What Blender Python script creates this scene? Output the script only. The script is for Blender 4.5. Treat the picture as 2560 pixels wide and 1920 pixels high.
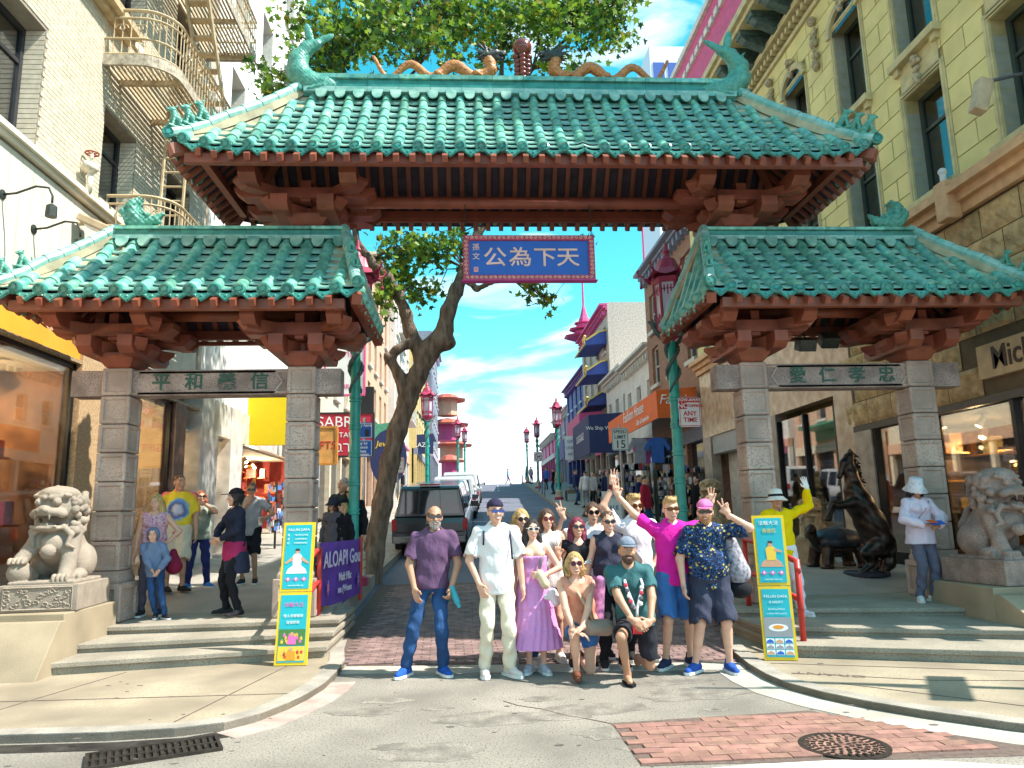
import bpy, math, random
import numpy as np
from mathutils import Vector, Matrix
random.seed(7)
for _o in list(bpy.data.objects): bpy.data.objects.remove(_o)
SC = bpy.context.scene
COL = SC.collection
R = math.radians
# ------------------------------------------------------------------ camera
FPX, PIT, ROL, YAW = 1849.0, R(10.14), R(1.27), R(3.55)
CAM = Vector((-0.914, 0.0, 1.62))
_rt = Vector((math.cos(YAW), -math.sin(YAW), 0))
_fh = Vector((math.sin(YAW), math.cos(YAW), 0))
_fw = _fh*math.cos(PIT) + Vector((0, 0, math.sin(PIT)))
_up = -_fh*math.sin(PIT) + Vector((0, 0, math.cos(PIT)))
IR = _rt*math.cos(ROL) - _up*math.sin(ROL)
IU = _rt*math.sin(ROL) + _up*math.cos(ROL)
cd = bpy.data.cameras.new('camera'); cd.lens = 26.0; cd.sensor_width = 36.0
cd.clip_start = 0.1; cd.clip_end = 3000
cam = bpy.data.objects.new('camera', cd); COL.objects.link(cam)
cam.matrix_world = Matrix(((IR.x, IU.x, -_fw.x, CAM.x), (IR.y, IU.y, -_fw.y, CAM.y), (IR.z, IU.z, -_fw.z, CAM.z), (0, 0, 0, 1)))
SC.camera = cam
def ray(u, v):
    a, b = u*1.15733-1280, v*1.15733-960
    return _fw + IR*(a/FPX) - IU*(b/FPX)
def atY(u, v, Y): d = ray(u, v); return CAM + d*(Y/d.y)
def atX(u, v, X): d = ray(u, v); return CAM + d*((X-CAM.x)/d.x)
def atZ(u, v, Z): d = ray(u, v); return CAM + d*((Z-CAM.z)/d.z)
# ------------------------------------------------------------------ sun, sky, exposure
SUN_EL, SUN_AZ = R(53), R(17)          # sun stands to the right, a little behind the camera
SD = Vector((math.cos(SUN_EL)*math.cos(SUN_AZ), -math.cos(SUN_EL)*math.sin(SUN_AZ), math.sin(SUN_EL)))
sl = bpy.data.lights.new('sun', 'SUN'); sl.energy = 5.0; sl.angle = R(0.53); sl.color = (1.0, 0.95, 0.86)
sun = bpy.data.objects.new('sun', sl); COL.objects.link(sun)
sun.rotation_euler = SD.to_track_quat('Z', 'Y').to_euler(); sun.location = (20, -10, 40)
W = bpy.data.worlds.new('World'); SC.world = W; W.use_nodes = True
nt = W.node_tree; nt.nodes.clear()
def N(t, **k):
    n = nt.nodes.new(t)
    for a, b in k.items(): setattr(n, a, b)
    return n
out = N('ShaderNodeOutputWorld'); bg = N('ShaderNodeBackground'); bg.inputs[1].default_value = 0.10
sky = N('ShaderNodeTexSky', sky_type='NISHITA', sun_disc=False)
sky.sun_elevation = SUN_EL; sky.sun_rotation = math.atan2(SD.x, SD.y); sky.air_density = 1.0; sky.dust_density = 0.6; sky.ozone_density = 1.0
hsv = N('ShaderNodeHueSaturation'); hsv.inputs['Hue'].default_value = 0.443; hsv.inputs['Saturation'].default_value = 1.45; hsv.inputs['Value'].default_value = 1.6
tc = N('ShaderNodeTexCoord'); mp = N('ShaderNodeMapping'); mp.inputs['Scale'].default_value = (1.0, 1.0, 2.6)
mp.inputs['Location'].default_value = (3.1, 1.75, 0.35)
no = N('ShaderNodeTexNoise'); no.inputs['Scale'].default_value = 4.2; no.inputs['Detail'].default_value = 8; no.inputs['Roughness'].default_value = 0.55; no.inputs['Distortion'].default_value = 0.7
rp = N('ShaderNodeValToRGB'); rp.color_ramp.elements[0].position = 0.49; rp.color_ramp.elements[1].position = 0.67
sep = N('ShaderNodeSeparateXYZ')
hz = N('ShaderNodeMapRange'); hz.inputs[1].default_value = 0.26; hz.inputs[2].default_value = 0.03; hz.inputs[3].default_value = -0.07; hz.inputs[4].default_value = 0.30
ad = N('ShaderNodeMath', operation='ADD'); mx = N('ShaderNodeMix', data_type='RGBA')
mx.inputs['B'].default_value = (9.5, 9.6, 9.8, 1)
for a, b in ((tc.outputs['Generated'], mp.inputs[0]), (mp.outputs[0], no.inputs[0]), (tc.outputs['Generated'], sep.inputs[0]), (sep.outputs[2], hz.inputs[0]),
             (no.outputs[0], ad.inputs[0]), (hz.outputs[0], ad.inputs[1]), (ad.outputs[0], rp.inputs[0]), (sky.outputs[0], hsv.inputs['Color']),
             (rp.outputs[0], mx.inputs['Factor']), (hsv.outputs[0], mx.inputs['A']), (mx.outputs['Result'], bg.inputs[0]), (bg.outputs[0], out.inputs[0])):
    nt.links.new(a, b)
VS = SC.view_settings; VS.view_transform = 'Standard'; VS.look = 'None'; VS.exposure = 0.95; VS.gamma = 1.0; VS.use_curve_mapping = False
SC.cycles.max_bounces = 6; SC.cycles.transparent_max_bounces = 12; SC.cycles.use_denoising = True
SC.cycles.sample_clamp_indirect = 6.0
# ------------------------------------------------------------------ materials
MATS = {}
def mat(name, col, rough=.6, metal=0., var=.12, scale=6., bump=.0, bscale=60., col2=None, rnd=0., emit=0., spec=.5, speck=0., speckcol=(.04, .04, .04), kind='noise', trans=0., coat=0., stretch=0., bdist=.02):
    """one procedural surface: base colour broken up by noise, optional specks, per-object variation and fine relief"""
    if name in MATS: return MATS[name]
    m = bpy.data.materials.new(name); m.use_nodes = True; t = m.node_tree; n = t.nodes; L = t.links.new
    p = n['Principled BSDF']; p.inputs['Roughness'].default_value = rough; p.inputs['Metallic'].default_value = metal
    p.inputs['Specular IOR Level'].default_value = spec
    if coat: p.inputs['Coat Weight'].default_value = coat; p.inputs['Coat Roughness'].default_value = .12
    if trans: p.inputs['Transmission Weight'].default_value = trans
    g = n.new('ShaderNodeNewGeometry'); POS = g.outputs['Position']
    if stretch: mpp = n.new('ShaderNodeMapping'); mpp.inputs['Scale'].default_value = (1, 1, stretch); L(POS, mpp.inputs[0]); POS = mpp.outputs[0]
    c2 = col2 or tuple(c*(1-2.2*var) for c in col)
    nz = n.new('ShaderNodeTexNoise'); nz.inputs['Scale'].default_value = scale; nz.inputs['Detail'].default_value = 6; L(POS, nz.inputs['Vector'])
    mr = n.new('ShaderNodeMapRange'); mr.inputs[1].default_value = .33; mr.inputs[2].default_value = .68; L(nz.outputs[0], mr.inputs[0])
    mix = n.new('ShaderNodeMix'); mix.data_type = 'RGBA'; mix.inputs['A'].default_value = (*c2, 1); mix.inputs['B'].default_value = (*col, 1); L(mr.outputs[0], mix.inputs['Factor'])
    c = mix.outputs['Result']
    if rnd:
        oi = n.new('ShaderNodeObjectInfo'); hs = n.new('ShaderNodeHueSaturation'); r1 = n.new('ShaderNodeMapRange'); r1.inputs[3].default_value = 1-rnd; r1.inputs[4].default_value = 1+rnd
        r2 = n.new('ShaderNodeMapRange'); r2.inputs[3].default_value = .5-rnd*.05; r2.inputs[4].default_value = .5+rnd*.05
        mu = n.new('ShaderNodeMath'); mu.operation = 'FRACT'; m2 = n.new('ShaderNodeMath'); m2.operation = 'MULTIPLY'; m2.inputs[1].default_value = 7.31
        L(oi.outputs['Random'], r1.inputs[0]); L(oi.outputs['Random'], m2.inputs[0]); L(m2.outputs[0], mu.inputs[0]); L(mu.outputs[0], r2.inputs[0])
        L(r1.outputs[0], hs.inputs['Value']); L(r2.outputs[0], hs.inputs['Hue']); L(c, hs.inputs['Color']); c = hs.outputs[0]
    if speck:
        vz = n.new('ShaderNodeTexNoise'); vz.inputs['Scale'].default_value = speck; vz.inputs['Detail'].default_value = 2; L(g.outputs['Position'], vz.inputs['Vector'])
        vr = n.new('ShaderNodeMapRange'); vr.inputs[1].default_value = .36; vr.inputs[2].default_value = .47; L(vz.outputs[0], vr.inputs[0])
        mm = n.new('ShaderNodeMix'); mm.data_type = 'RGBA'; mm.inputs['A'].default_value = (*speckcol, 1); L(c, mm.inputs['B']); L(vr.outputs[0], mm.inputs['Factor']); c = mm.outputs['Result']
    L(c, p.inputs['Base Color'])
    if emit: p.inputs['Emission Strength'].default_value = emit; L(c, p.inputs['Emission Color'])
    if bump:
        bn = n.new('ShaderNodeTexNoise'); bn.inputs['Scale'].default_value = bscale; bn.inputs['Detail'].default_value = 5; L(POS, bn.inputs['Vector'])
        bp = n.new('ShaderNodeBump'); bp.inputs['Strength'].default_value = bump; bp.inputs['Distance'].default_value = bdist; L(bn.outputs[0], bp.inputs['Height']); L(bp.outputs[0], p.inputs['Normal'])
    MATS[name] = m; return m
def glass(name, tint=(.75, .8, .8), refl=.25, rough=.02):
    if name in MATS: return MATS[name]
    m = bpy.data.materials.new(name); m.use_nodes = True; t = m.node_tree; n = t.nodes; L = t.links.new; n.clear()
    o = n.new('ShaderNodeOutputMaterial'); tr = n.new('ShaderNodeBsdfTransparent'); tr.inputs[0].default_value = (*tint, 1)
    gl = n.new('ShaderNodeBsdfGlossy'); gl.inputs['Roughness'].default_value = rough; lw = n.new('ShaderNodeLayerWeight'); lw.inputs[0].default_value = .35
    mr = n.new('ShaderNodeMapRange'); mr.inputs[3].default_value = refl; mr.inputs[4].default_value = .6; mi = n.new('ShaderNodeMixShader')
    L(lw.outputs['Fresnel'], mr.inputs[0]); L(mr.outputs[0], mi.inputs[0]); L(tr.outputs[0], mi.inputs[1]); L(gl.outputs[0], mi.inputs[2]); L(mi.outputs[0], o.inputs[0])
    MATS[name] = m; return m
def flat(name, col, rough=.5, **k): return mat(name, col, rough, var=k.pop('var', .03), **k)
# ------------------------------------------------------------------ mesh helpers
def newobj(name, me, parent=None, loc=None, rot=None, scale=None):
    o = bpy.data.objects.new(name, me); COL.objects.link(o)
    if parent is not None: o.parent = parent
    if loc is not None: o.location = loc
    if rot is not None: o.rotation_euler = rot
    if scale is not None: o.scale = scale
    return o
def tag(o, label, cat, group=None, kind=None):
    o['label'] = label; o['category'] = cat
    if group: o['group'] = group
    if kind: o['kind'] = kind
    return o
def struct(o): o['kind'] = 'structure'; return o
def stuff(o): o['kind'] = 'stuff'; return o
def thing(name, label, cat, loc=(0, 0, 0), rotz=0., group=None):
    return tag(newobj(name, None, None, loc, (0, 0, rotz)), label, cat, group)
class MB:
    """collects solids; build() links them as one mesh object"""
    def __init__(s): s.v = []; s.f = []; s.m = []; s.mi = 0
    def add(s, vs, fs):
        b = len(s.v); s.v += [tuple(v) for v in vs]; s.f += [tuple(b+i for i in f) for f in fs]; s.m += [s.mi]*len(fs); return s
    def box(s, x0, x1, y0, y1, z0, z1):
        return s.add([(x, y, z) for x in (x0, x1) for y in (y0, y1) for z in (z0, z1)],
                     [(0, 1, 3, 2), (4, 6, 7, 5), (0, 4, 5, 1), (2, 3, 7, 6), (0, 2, 6, 4), (1, 5, 7, 3)])
    def cbox(s, c, h, M=None):
        vs = [Vector((x*h[0], y*h[1], z*h[2])) for x in (-1, 1) for y in (-1, 1) for z in (-1, 1)]
        vs = [(M @ v if M else v)+Vector(c) for v in vs]
        return s.add(vs, [(0, 1, 3, 2), (4, 6, 7, 5), (0, 4, 5, 1), (2, 3, 7, 6), (0, 2, 6, 4), (1, 5, 7, 3)])
    def beam(s, a, b, w, h, up=(0, 0, 1)):
        a, b = Vector(a), Vector(b); d = b-a; l = d.length
        if l < 1e-6: return s
        d /= l; x = d.cross(Vector(up))
        if x.length < 1e-4: x = d.cross(Vector((1, 0, 0)))
        x.normalize(); z = x.cross(d)
        return s.cbox((a+b)/2, (w/2, l/2, h/2), Matrix((x, d, z)).transposed())
    def tube(s, pts, rad, n=8, caps=True, squash=1.):
        pts = [Vector(p) for p in pts]; k = len(pts)
        if not hasattr(rad, '__len__'): rad = [rad]*k
        vs = []; t0 = None; xa = None
        for i, p in enumerate(pts):
            t = (pts[min(i+1, k-1)]-pts[max(i-1, 0)]).normalized()
            if xa is None:
                xa = t.cross(Vector((0, 0, 1)))
                if xa.length < .1: xa = t.cross(Vector((0, 1, 0)))
                xa.normalize()
            else: xa = (xa - t*xa.dot(t)).normalized()
            ya = t.cross(xa)
            for j in range(n):
                a = 2*math.pi*j/n; vs.append(p+(xa*math.cos(a)+ya*math.sin(a)*squash)*rad[i])
        fs = [(i*n+j, i*n+(j+1) % n, (i+1)*n+(j+1) % n, (i+1)*n+j) for i in range(k-1) for j in range(n)]
        if caps: fs += [tuple(range(n-1, -1, -1)), tuple((k-1)*n+j for j in range(n))]
        return s.add(vs, fs)
    def lathe(s, prof, n=16, c=(0, 0, 0), sx=1., sy=1., ax=None, twist=0.):
        vs = []
        for i, (r, z) in enumerate(prof):
            for j in range(n):
                a = 2*math.pi*(j+.5)/n+twist*i; v = Vector((r*math.cos(a)*sx, r*math.sin(a)*sy, z)); vs.append((ax @ v if ax else v)+Vector(c))
        k = len(prof); fs = [(i*n+j, i*n+(j+1) % n, (i+1)*n+(j+1) % n, (i+1)*n+j) for i in range(k-1) for j in range(n)]
        fs += [tuple(range(n-1, -1, -1)), tuple((k-1)*n+j for j in range(n))]
        return s.add(vs, fs)
    def prism(s, poly, f0, f1):
        """poly 2-D points; f0, f1 map a 2-D point to 3-D for the two ends"""
        n = len(poly); vs = [f0(*p) for p in poly]+[f1(*p) for p in poly]
        return s.add(vs, [tuple(range(n-1, -1, -1)), tuple(range(n, 2*n))]+[(i, (i+1) % n, n+(i+1) % n, n+i) for i in range(n)])
    def slab(s, poly, z0, z1):
        return s.prism(poly, lambda x, y: (x, y, z0(x, y) if callable(z0) else z0), lambda x, y: (x, y, z1(x, y) if callable(z1) else z1))
    def ball(s, c, r, n=10, m=7, sq=(1, 1, 1)):
        pr = [(math.sin(math.pi*i/m)*r+1e-4, -math.cos(math.pi*i/m)*r) for i in range(m+1)]
        vs = []; c = Vector(c)
        for rr, z in pr:
            for j in range(n): a = 2*math.pi*j/n; vs.append(c+Vector((rr*math.cos(a)*sq[0], rr*math.sin(a)*sq[1], z*sq[2])))
        return s.add(vs, [(i*n+j, i*n+(j+1) % n, (i+1)*n+(j+1) % n, (i+1)*n+j) for i in range(m) for j in range(n)])
    def mesh(s, name, mats, smooth=False):
        me = bpy.data.meshes.new(name); me.from_pydata(s.v, [], s.f)
        for m in (mats if isinstance(mats, (list, tuple)) else [mats]): me.materials.append(m)
        if isinstance(mats, (list, tuple)): me.polygons.foreach_set('material_index', s.m)
        if smooth: me.polygons.foreach_set('use_smooth', [True]*len(s.f))
        return me
    def build(s, name, mats, parent=None, smooth=False, loc=None, rot=None, bevel=0.):
        me = s.mesh(name, mats, smooth); o = newobj(name, me, parent, loc, rot)
        import bmesh
        b = bmesh.new(); b.from_mesh(me); bmesh.ops.recalc_face_normals(b, faces=b.faces); b.to_mesh(me); b.free()
        if bevel: d = o.modifiers.new('bevel', 'BEVEL'); d.width = bevel; d.segments = 2; d.limit_method = 'ANGLE'
        return o
def smooth_angle(o, a=40): 
    o.data.polygons.foreach_set('use_smooth', [True]*len(o.data.polygons)); o.data.set_sharp_from_angle(angle=R(a)); return o
def text(s, size, m, parent, loc, rot=(R(90), 0, 0), ext=.004, name='lettering', align='CENTER', sx=1., shear=0., bold=0., spacing=1.):
    cu = bpy.data.curves.new(name, 'FONT'); cu.body = s; cu.size = size; cu.extrude = ext; cu.align_x = align; cu.align_y = 'CENTER'
    cu.shear = shear; cu.offset = bold; cu.space_character = spacing; cu.resolution_u = 3
    cu.materials.append(m); t = bpy.data.objects.new(name, cu); me = bpy.data.meshes.new_from_object(t); bpy.data.objects.remove(t)
    if not me.materials: me.materials.append(m)
    o = newobj(name, me, parent, loc, rot); o.scale = (sx, 1, 1); return o
# ------------------------------------------------------------------ implicit surfaces (sculpted figures)
class SDF:
    def __init__(s): s.p = []; s.cuts = []
    def c(s, a, b, ra, rb=None, k=.03, sub=False, sq=None, qd=None):
        s.p.append(('c', np.array(a, np.float32), np.array(b, np.float32), ra, ra if rb is None else rb, k, sub, sq, None if qd is None else np.array(qd, np.float32))); return s
    def e(s, c, r, k=.03, M=None, sub=False):
        r = (r, r, r) if not hasattr(r, '__len__') else r
        s.p.append(('e', np.array(c, np.float32), np.array(r, np.float32), None if M is None else np.array(M, np.float32), 0, k, sub)); return s
    def b(s, c, h, r=.01, k=.01, M=None, sub=False):
        s.p.append(('b', np.array(c, np.float32), np.array(h, np.float32), None if M is None else np.array(M, np.float32), r, k, sub)); return s
    def cut(s, p, n): s.cuts.append((np.array(p, np.float32), np.array(n, np.float32))); return s
    def bounds(s, q):
        if q[0] == 'c': r = max(q[3], q[4])*(max(1., q[7]) if q[7] else 1); return np.minimum(q[1], q[2])-r, np.maximum(q[1], q[2])+r
        r = float(np.max(q[2])) if q[3] is not None else q[2]
        if q[0] == 'b' and q[3] is not None: r = float(np.linalg.norm(q[2]))
        return q[1]-r, q[1]+r
    def arrays(s, vox, noise=None):
        bb = [s.bounds(q) for q in s.p if not q[6]]
        lo = np.min([b[0] for b in bb], 0)-vox*3; hi = np.max([b[1] for b in bb], 0)+vox*3
        n = np.ceil((hi-lo)/vox).astype(int)+1
        ax = [(lo[i]+vox*np.arange(n[i])).astype(np.float32) for i in range(3)]
        f = np.full(n, 1., np.float32)
        for q in s.p:
            k = q[5]; b0, b1 = s.bounds(q); mg = k+2.5*vox
            i0 = np.clip(np.floor((b0-mg-lo)/vox).astype(int), 0, n); i1 = np.clip(np.ceil((b1+mg-lo)/vox).astype(int)+1, 0, n)
            if (i1 <= i0).any(): continue
            X = ax[0][i0[0]:i1[0]][:, None, None]; Y = ax[1][i0[1]:i1[1]][None, :, None]; Z = ax[2][i0[2]:i1[2]][None, None, :]
            if q[0] == 'c':
                a, b = q[1], q[2]; d = b-a; dd = float(d@d)+1e-9
                px, py, pz = X-a[0], Y-a[1], Z-a[2]
                t = np.clip((px*d[0]+py*d[1]+pz*d[2])/dd, 0, 1); px = px-t*d[0]; py = py-t*d[1]; pz = pz-t*d[2]
                if q[7]:
                    u = q[8]; w = (px*u[0]+py*u[1]+pz*u[2])*(1/q[7]-1); px = px+w*u[0]; py = py+w*u[1]; pz = pz+w*u[2]
                d = np.sqrt(px*px+py*py+pz*pz)-(q[3]+t*(q[4]-q[3]))
            else:
                px, py, pz = X-q[1][0], Y-q[1][1], Z-q[1][2]
                if q[3] is not None:
                    M = q[3]; px, py, pz = (M[0, 0]*px+M[1, 0]*py+M[2, 0]*pz), (M[0, 1]*px+M[1, 1]*py+M[2, 1]*pz), (M[0, 2]*px+M[1, 2]*py+M[2, 2]*pz)
                r = q[2]
                if q[0] == 'e':
                    k0 = np.sqrt((px/r[0])**2+(py/r[1])**2+(pz/r[2])**2); k1 = np.sqrt((px/r[0]**2)**2+(py/r[1]**2)**2+(pz/r[2]**2)**2)+1e-6
                    d = k0*(k0-1)/k1
                else:
                    rr = q[4]; ux, uy, uz = np.abs(px)-r[0]+rr, np.abs(py)-r[1]+rr, np.abs(pz)-r[2]+rr
                    d = np.sqrt(np.maximum(ux, 0)**2+np.maximum(uy, 0)**2+np.maximum(uz, 0)**2)+np.minimum(np.maximum(ux, np.maximum(uy, uz)), 0)-rr
            S = np.s_[i0[0]:i1[0], i0[1]:i1[1], i0[2]:i1[2]]; g = f[S]
            if q[6]:
                d = -d; h = np.maximum(k-np.abs(g-d), 0)/max(k, 1e-6); f[S] = np.maximum(g, d)+h*h*k*.25
            else:
                h = np.maximum(k-np.abs(g-d), 0)/max(k, 1e-6); f[S] = np.minimum(g, d)-h*h*k*.25
        X, Y, Z = ax[0][:, None, None], ax[1][None, :, None], ax[2][None, None, :]
        if noise is not None: f += noise(X, Y, Z)
        for p, nn in s.cuts: f = np.maximum(f, (X-p[0])*nn[0]+(Y-p[1])*nn[1]+(Z-p[2])*nn[2])
        for a in range(3):
            ix = [slice(None)]*3; ix[a] = 0; f[tuple(ix)] = 1; ix[a] = -1; f[tuple(ix)] = 1
        return nets(f, lo, vox)
    def obj(s, name, m, parent=None, vox=.012, noise=None, loc=None, extra=()):
        V, Q = s.arrays(vox, noise)
        for e in extra:
            v2, q2 = e; Q = np.concatenate([Q, q2+len(V)]); V = np.concatenate([V, v2])
        return newobj(name, npmesh(name, V, Q, m), parent, loc)
def npmesh(name, V, Q, m):
    me = bpy.data.meshes.new(name); me.from_pydata(V.tolist(), [], Q.tolist())
    for q in (m if isinstance(m, (list, tuple)) else [m]): me.materials.append(q)
    me.polygons.foreach_set('use_smooth', np.ones(len(Q), bool)); return me
def nets(f, lo, vox):
    s = f < 0; c = s.astype(np.int8)
    cnt = sum(c[i:c.shape[0]-1+i, j:c.shape[1]-1+j, k:c.shape[2]-1+k] for i in (0, 1) for j in (0, 1) for k in (0, 1))
    act = (cnt > 0) & (cnt < 8); I, J, K = np.nonzero(act); n = len(I)
    idx = np.full(act.shape, -1, np.int64); idx[I, J, K] = np.arange(n)
    acc = np.zeros((n, 3), np.float32); num = np.zeros(n, np.float32)
    cor = [(i, j, k) for i in (0, 1) for j in (0, 1) for k in (0, 1)]
    vals = {q: f[I+q[0], J+q[1], K+q[2]] for q in cor}
    for a in cor:
        for ax in range(3):
            if a[ax]: continue
            b = list(a); b[ax] = 1; b = tuple(b); fa, fb = vals[a], vals[b]; m = (fa < 0) != (fb < 0)
            t = np.where(m, fa/np.where(m, fa-fb, 1), 0)
            for q in range(3): acc[:, q] += np.where(m, (a[q]+t*(b[q]-a[q])), 0)
            num += m
    V = lo+vox*(np.stack([I, J, K], 1)+acc/num[:, None]); Q = []
    for ax in range(3):
        u, w = (ax+1) % 3, (ax+2) % 3
        sl0 = [slice(None)]*3; sl1 = [slice(None)]*3; sl0[ax] = slice(0, -1); sl1[ax] = slice(1, None)
        for q in (sl0, sl1): q[u] = slice(1, -1); q[w] = slice(1, -1)
        A, B = s[tuple(sl0)], s[tuple(sl1)]; P = np.stack(np.nonzero(A != B), 1)
        if not len(P): continue
        ins = A[P[:, 0], P[:, 1], P[:, 2]]; P = P.copy(); P[:, u] += 1; P[:, w] += 1
        def cell(du, dw):
            T = P.copy(); T[:, u] -= du; T[:, w] -= dw; return idx[T[:, 0], T[:, 1], T[:, 2]]
        q = np.stack([cell(1, 1), cell(0, 1), cell(0, 0), cell(1, 0)], 1); q[~ins] = q[~ins][:, ::-1]; Q.append(q)
    return V.astype(np.float32), np.concatenate(Q)
# ------------------------------------------------------------------ ground
def zr(y):
    if y < 8.1: return 0.
    if y < 11.1: return .072*(y-8.1)**2/6
    if y < 80: return .072*(y-9.6)
    return .072*70.4+.05*(1-math.exp(-(y-80)/4))-.03*max(0, y-86)
def sx(y): return .035*max(0., y-16)
ZP = .387
def zs(y): return max(ZP, zr(y)+.15, min(ZP+.15*max(0., y-11.0), .57))
def atG(u, v, f=None):
    f = f or zs; Y = 12.
    for _ in range(40): p = atZ(u, v, f(Y)); Y += .5*(max(5, min(p.y, 90))-Y)
    return atZ(u, v, f(Y))
aggr = mat('exposed_aggregate_concrete', (.35, .315, .265), .9, var=.2, scale=1.0, bump=.6, bscale=110, speck=60, speckcol=(.14, .12, .10))
walkm = mat('sidewalk_concrete', (.40, .335, .235), .9, var=.22, scale=1.1, bump=.25, bscale=120, speck=90, speckcol=(.24, .19, .14))
stepm = mat('aggregate_step_concrete', (.40, .355, .28), .92, var=.14, scale=2.3, bump=.6, bscale=110, speck=70, speckcol=(.22, .19, .15))
curbm = mat('curb_concrete', (.44, .40, .34), .9, var=.2, scale=3, bump=.3, bscale=90, speck=120, speckcol=(.2, .17, .14))
asph = mat('asphalt', (.17, .18, .24), .9, var=.14, scale=.7, bump=.4, bscale=120, speck=80, speckcol=(.07, .07, .075))
whitec = mat('pale_gutter_concrete', (.50, .46, .39), .85, var=.16, scale=2.2, bump=.2, bscale=100)
brickr = mat('red_paving_brick', (.36, .19, .15), .9, var=.2, scale=9, bump=.4, bscale=140, rnd=.22, speck=120, speckcol=(.3, .16, .11))
mort = mat('dark_joint_sand', (.16, .11, .09), .95, var=.2, scale=20)
iron = mat('worn_cast_iron', (.07, .055, .045), .55, metal=.6, var=.25, scale=14, bump=.2)
MB().add([(-700, -700, -.6), (700, -700, -.6), (700, 700, -.6), (-700, 700, -.6)], [(0, 1, 2, 3)]).build('ground', asph)['kind'] = 'structure'
m = MB(); m.add([(-60, -14, 0), (60, -14, 0), (60, 9, 0), (-60, 9, 0)], [(0, 1, 2, 3)])
struct(m.build('road', aggr))
m = MB(); ys = [9+.5*i for i in range(8)]+[13+2*i for i in range(62)]
vs = []
for y in ys: vs += [(sx(y)-3.0, y, zr(y)), (sx(y)+3.05, y, zr(y))]
m.add(vs, [(2*i, 2*i+1, 2*i+3, 2*i+2) for i in range(len(ys)-1)]); struct(m.build('street', asph))
LC = [(-2.53, 10.3), (-2.45, 9.6), (-2.32, 8.83), (-2.31, 8.2), (-2.33, 7.7), (-2.40, 7.3), (-2.50, 6.95), (-2.65, 6.6), (-2.86, 6.36), (-3.2, 6.24), (-3.7, 6.2), (-4.6, 6.24), (-7, 6.3), (-24, 6.4)]
RC = [(2.48, 10.3), (2.23, 9.5), (2.06, 8.6), (1.97, 7.9), (1.95, 7.4), (1.99, 7.0), (2.14, 6.6), (2.36, 6.22), (2.62, 5.9), (3.02, 5.5), (3.6, 5.1), (5, 4.6), (24, 4.2)]
WZ = .06
m = MB(); m.slab(LC+[(-24, 10.9), (-2.6, 10.9)], -.1, WZ); lw = struct(m.build('sidewalk', walkm))
m = MB(); m.slab([(2.55, 10.9), (24, 10.9)]+RC[::-1], -.1, WZ); rw = struct(m.build('sidewalk', walkm))
def kerb(pts, wd, z, zt, name, mt, side, parent=None):
    """a band of width wd along a polyline"""
    P = [Vector((*p, 0)) for p in pts]; a = []; b = []
    for i, p in enumerate(P):
        t = (P[min(i+1, len(P)-1)]-P[max(i-1, 0)]).normalized(); n = Vector((-t.y, t.x, 0))*side; a.append(p); b.append(p+n*wd)
    m = MB(); n = len(P); vs = [(q.x, q.y, z) for q in a+b]+[(q.x, q.y, zt) for q in a+b]
    fs = []
    for i in range(n-1):
        fs += [(2*n+i, 2*n+i+1, 3*n+i+1, 3*n+i), (i, i+1, 2*n+i+1, 2*n+i), (n+i, 3*n+i, 3*n+i+1, n+i+1)]
    fs += [(0, 2*n, 3*n, n), (n-1, 2*n-1, 4*n-1, 3*n-1)]
    m.add(vs, fs); return m.build(name, mt, parent)
struct(kerb(LC, .17, -.08, WZ+.008, 'curb', curbm, -1)); struct(kerb(RC, .17, -.08, WZ+.008, 'curb', curbm, 1))
kerb(RC[3:], .34, -.05, .005, 'gutter', whitec, -1)['kind'] = 'structure'
kerb([(-2.33, 8.0), (-2.35, 7.65), (-2.42, 7.25), (-2.53, 6.9), (-2.68, 6.55), (-2.9, 6.3)], .26, -.05, .005, 'gutter', mat('pink_stained_gutter', (.55, .40, .34), .9, var=.2, scale=4, speck=140, speckcol=(.32, .24, .2)), 1)['kind'] = 'structure'
# scored joints in the walks
m = MB()
for a, b in (((-5.2, 6.35), (-4.6, 8.6)), ((-2.55, 7.3), (-7, 7.45)), ((-3.3, 6.3), (-2.9, 8.7))): m.beam((*a, WZ+.002), (*b, WZ+.002), .012, .004)
m.build('scored_joint', mort, lw)
m = MB()
for a, b in (((2.2, 7.4), (3.3, 6.9)), ((3.3, 6.9), (7, 6.2)), ((2.45, 6.9), (4.2, 5.2)), ((2.2, 7.9), (5.5, 6.7))): m.beam((*a, WZ+.002), (*b, WZ+.002), .012, .004)
m.build('scored_joint', mort, rw)
text('GRANT', .17, mort, rw, (2.52, 7.28, WZ+.001), (0, 0, R(152)), .001, name='stamped_street_name', sx=1.15)
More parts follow.
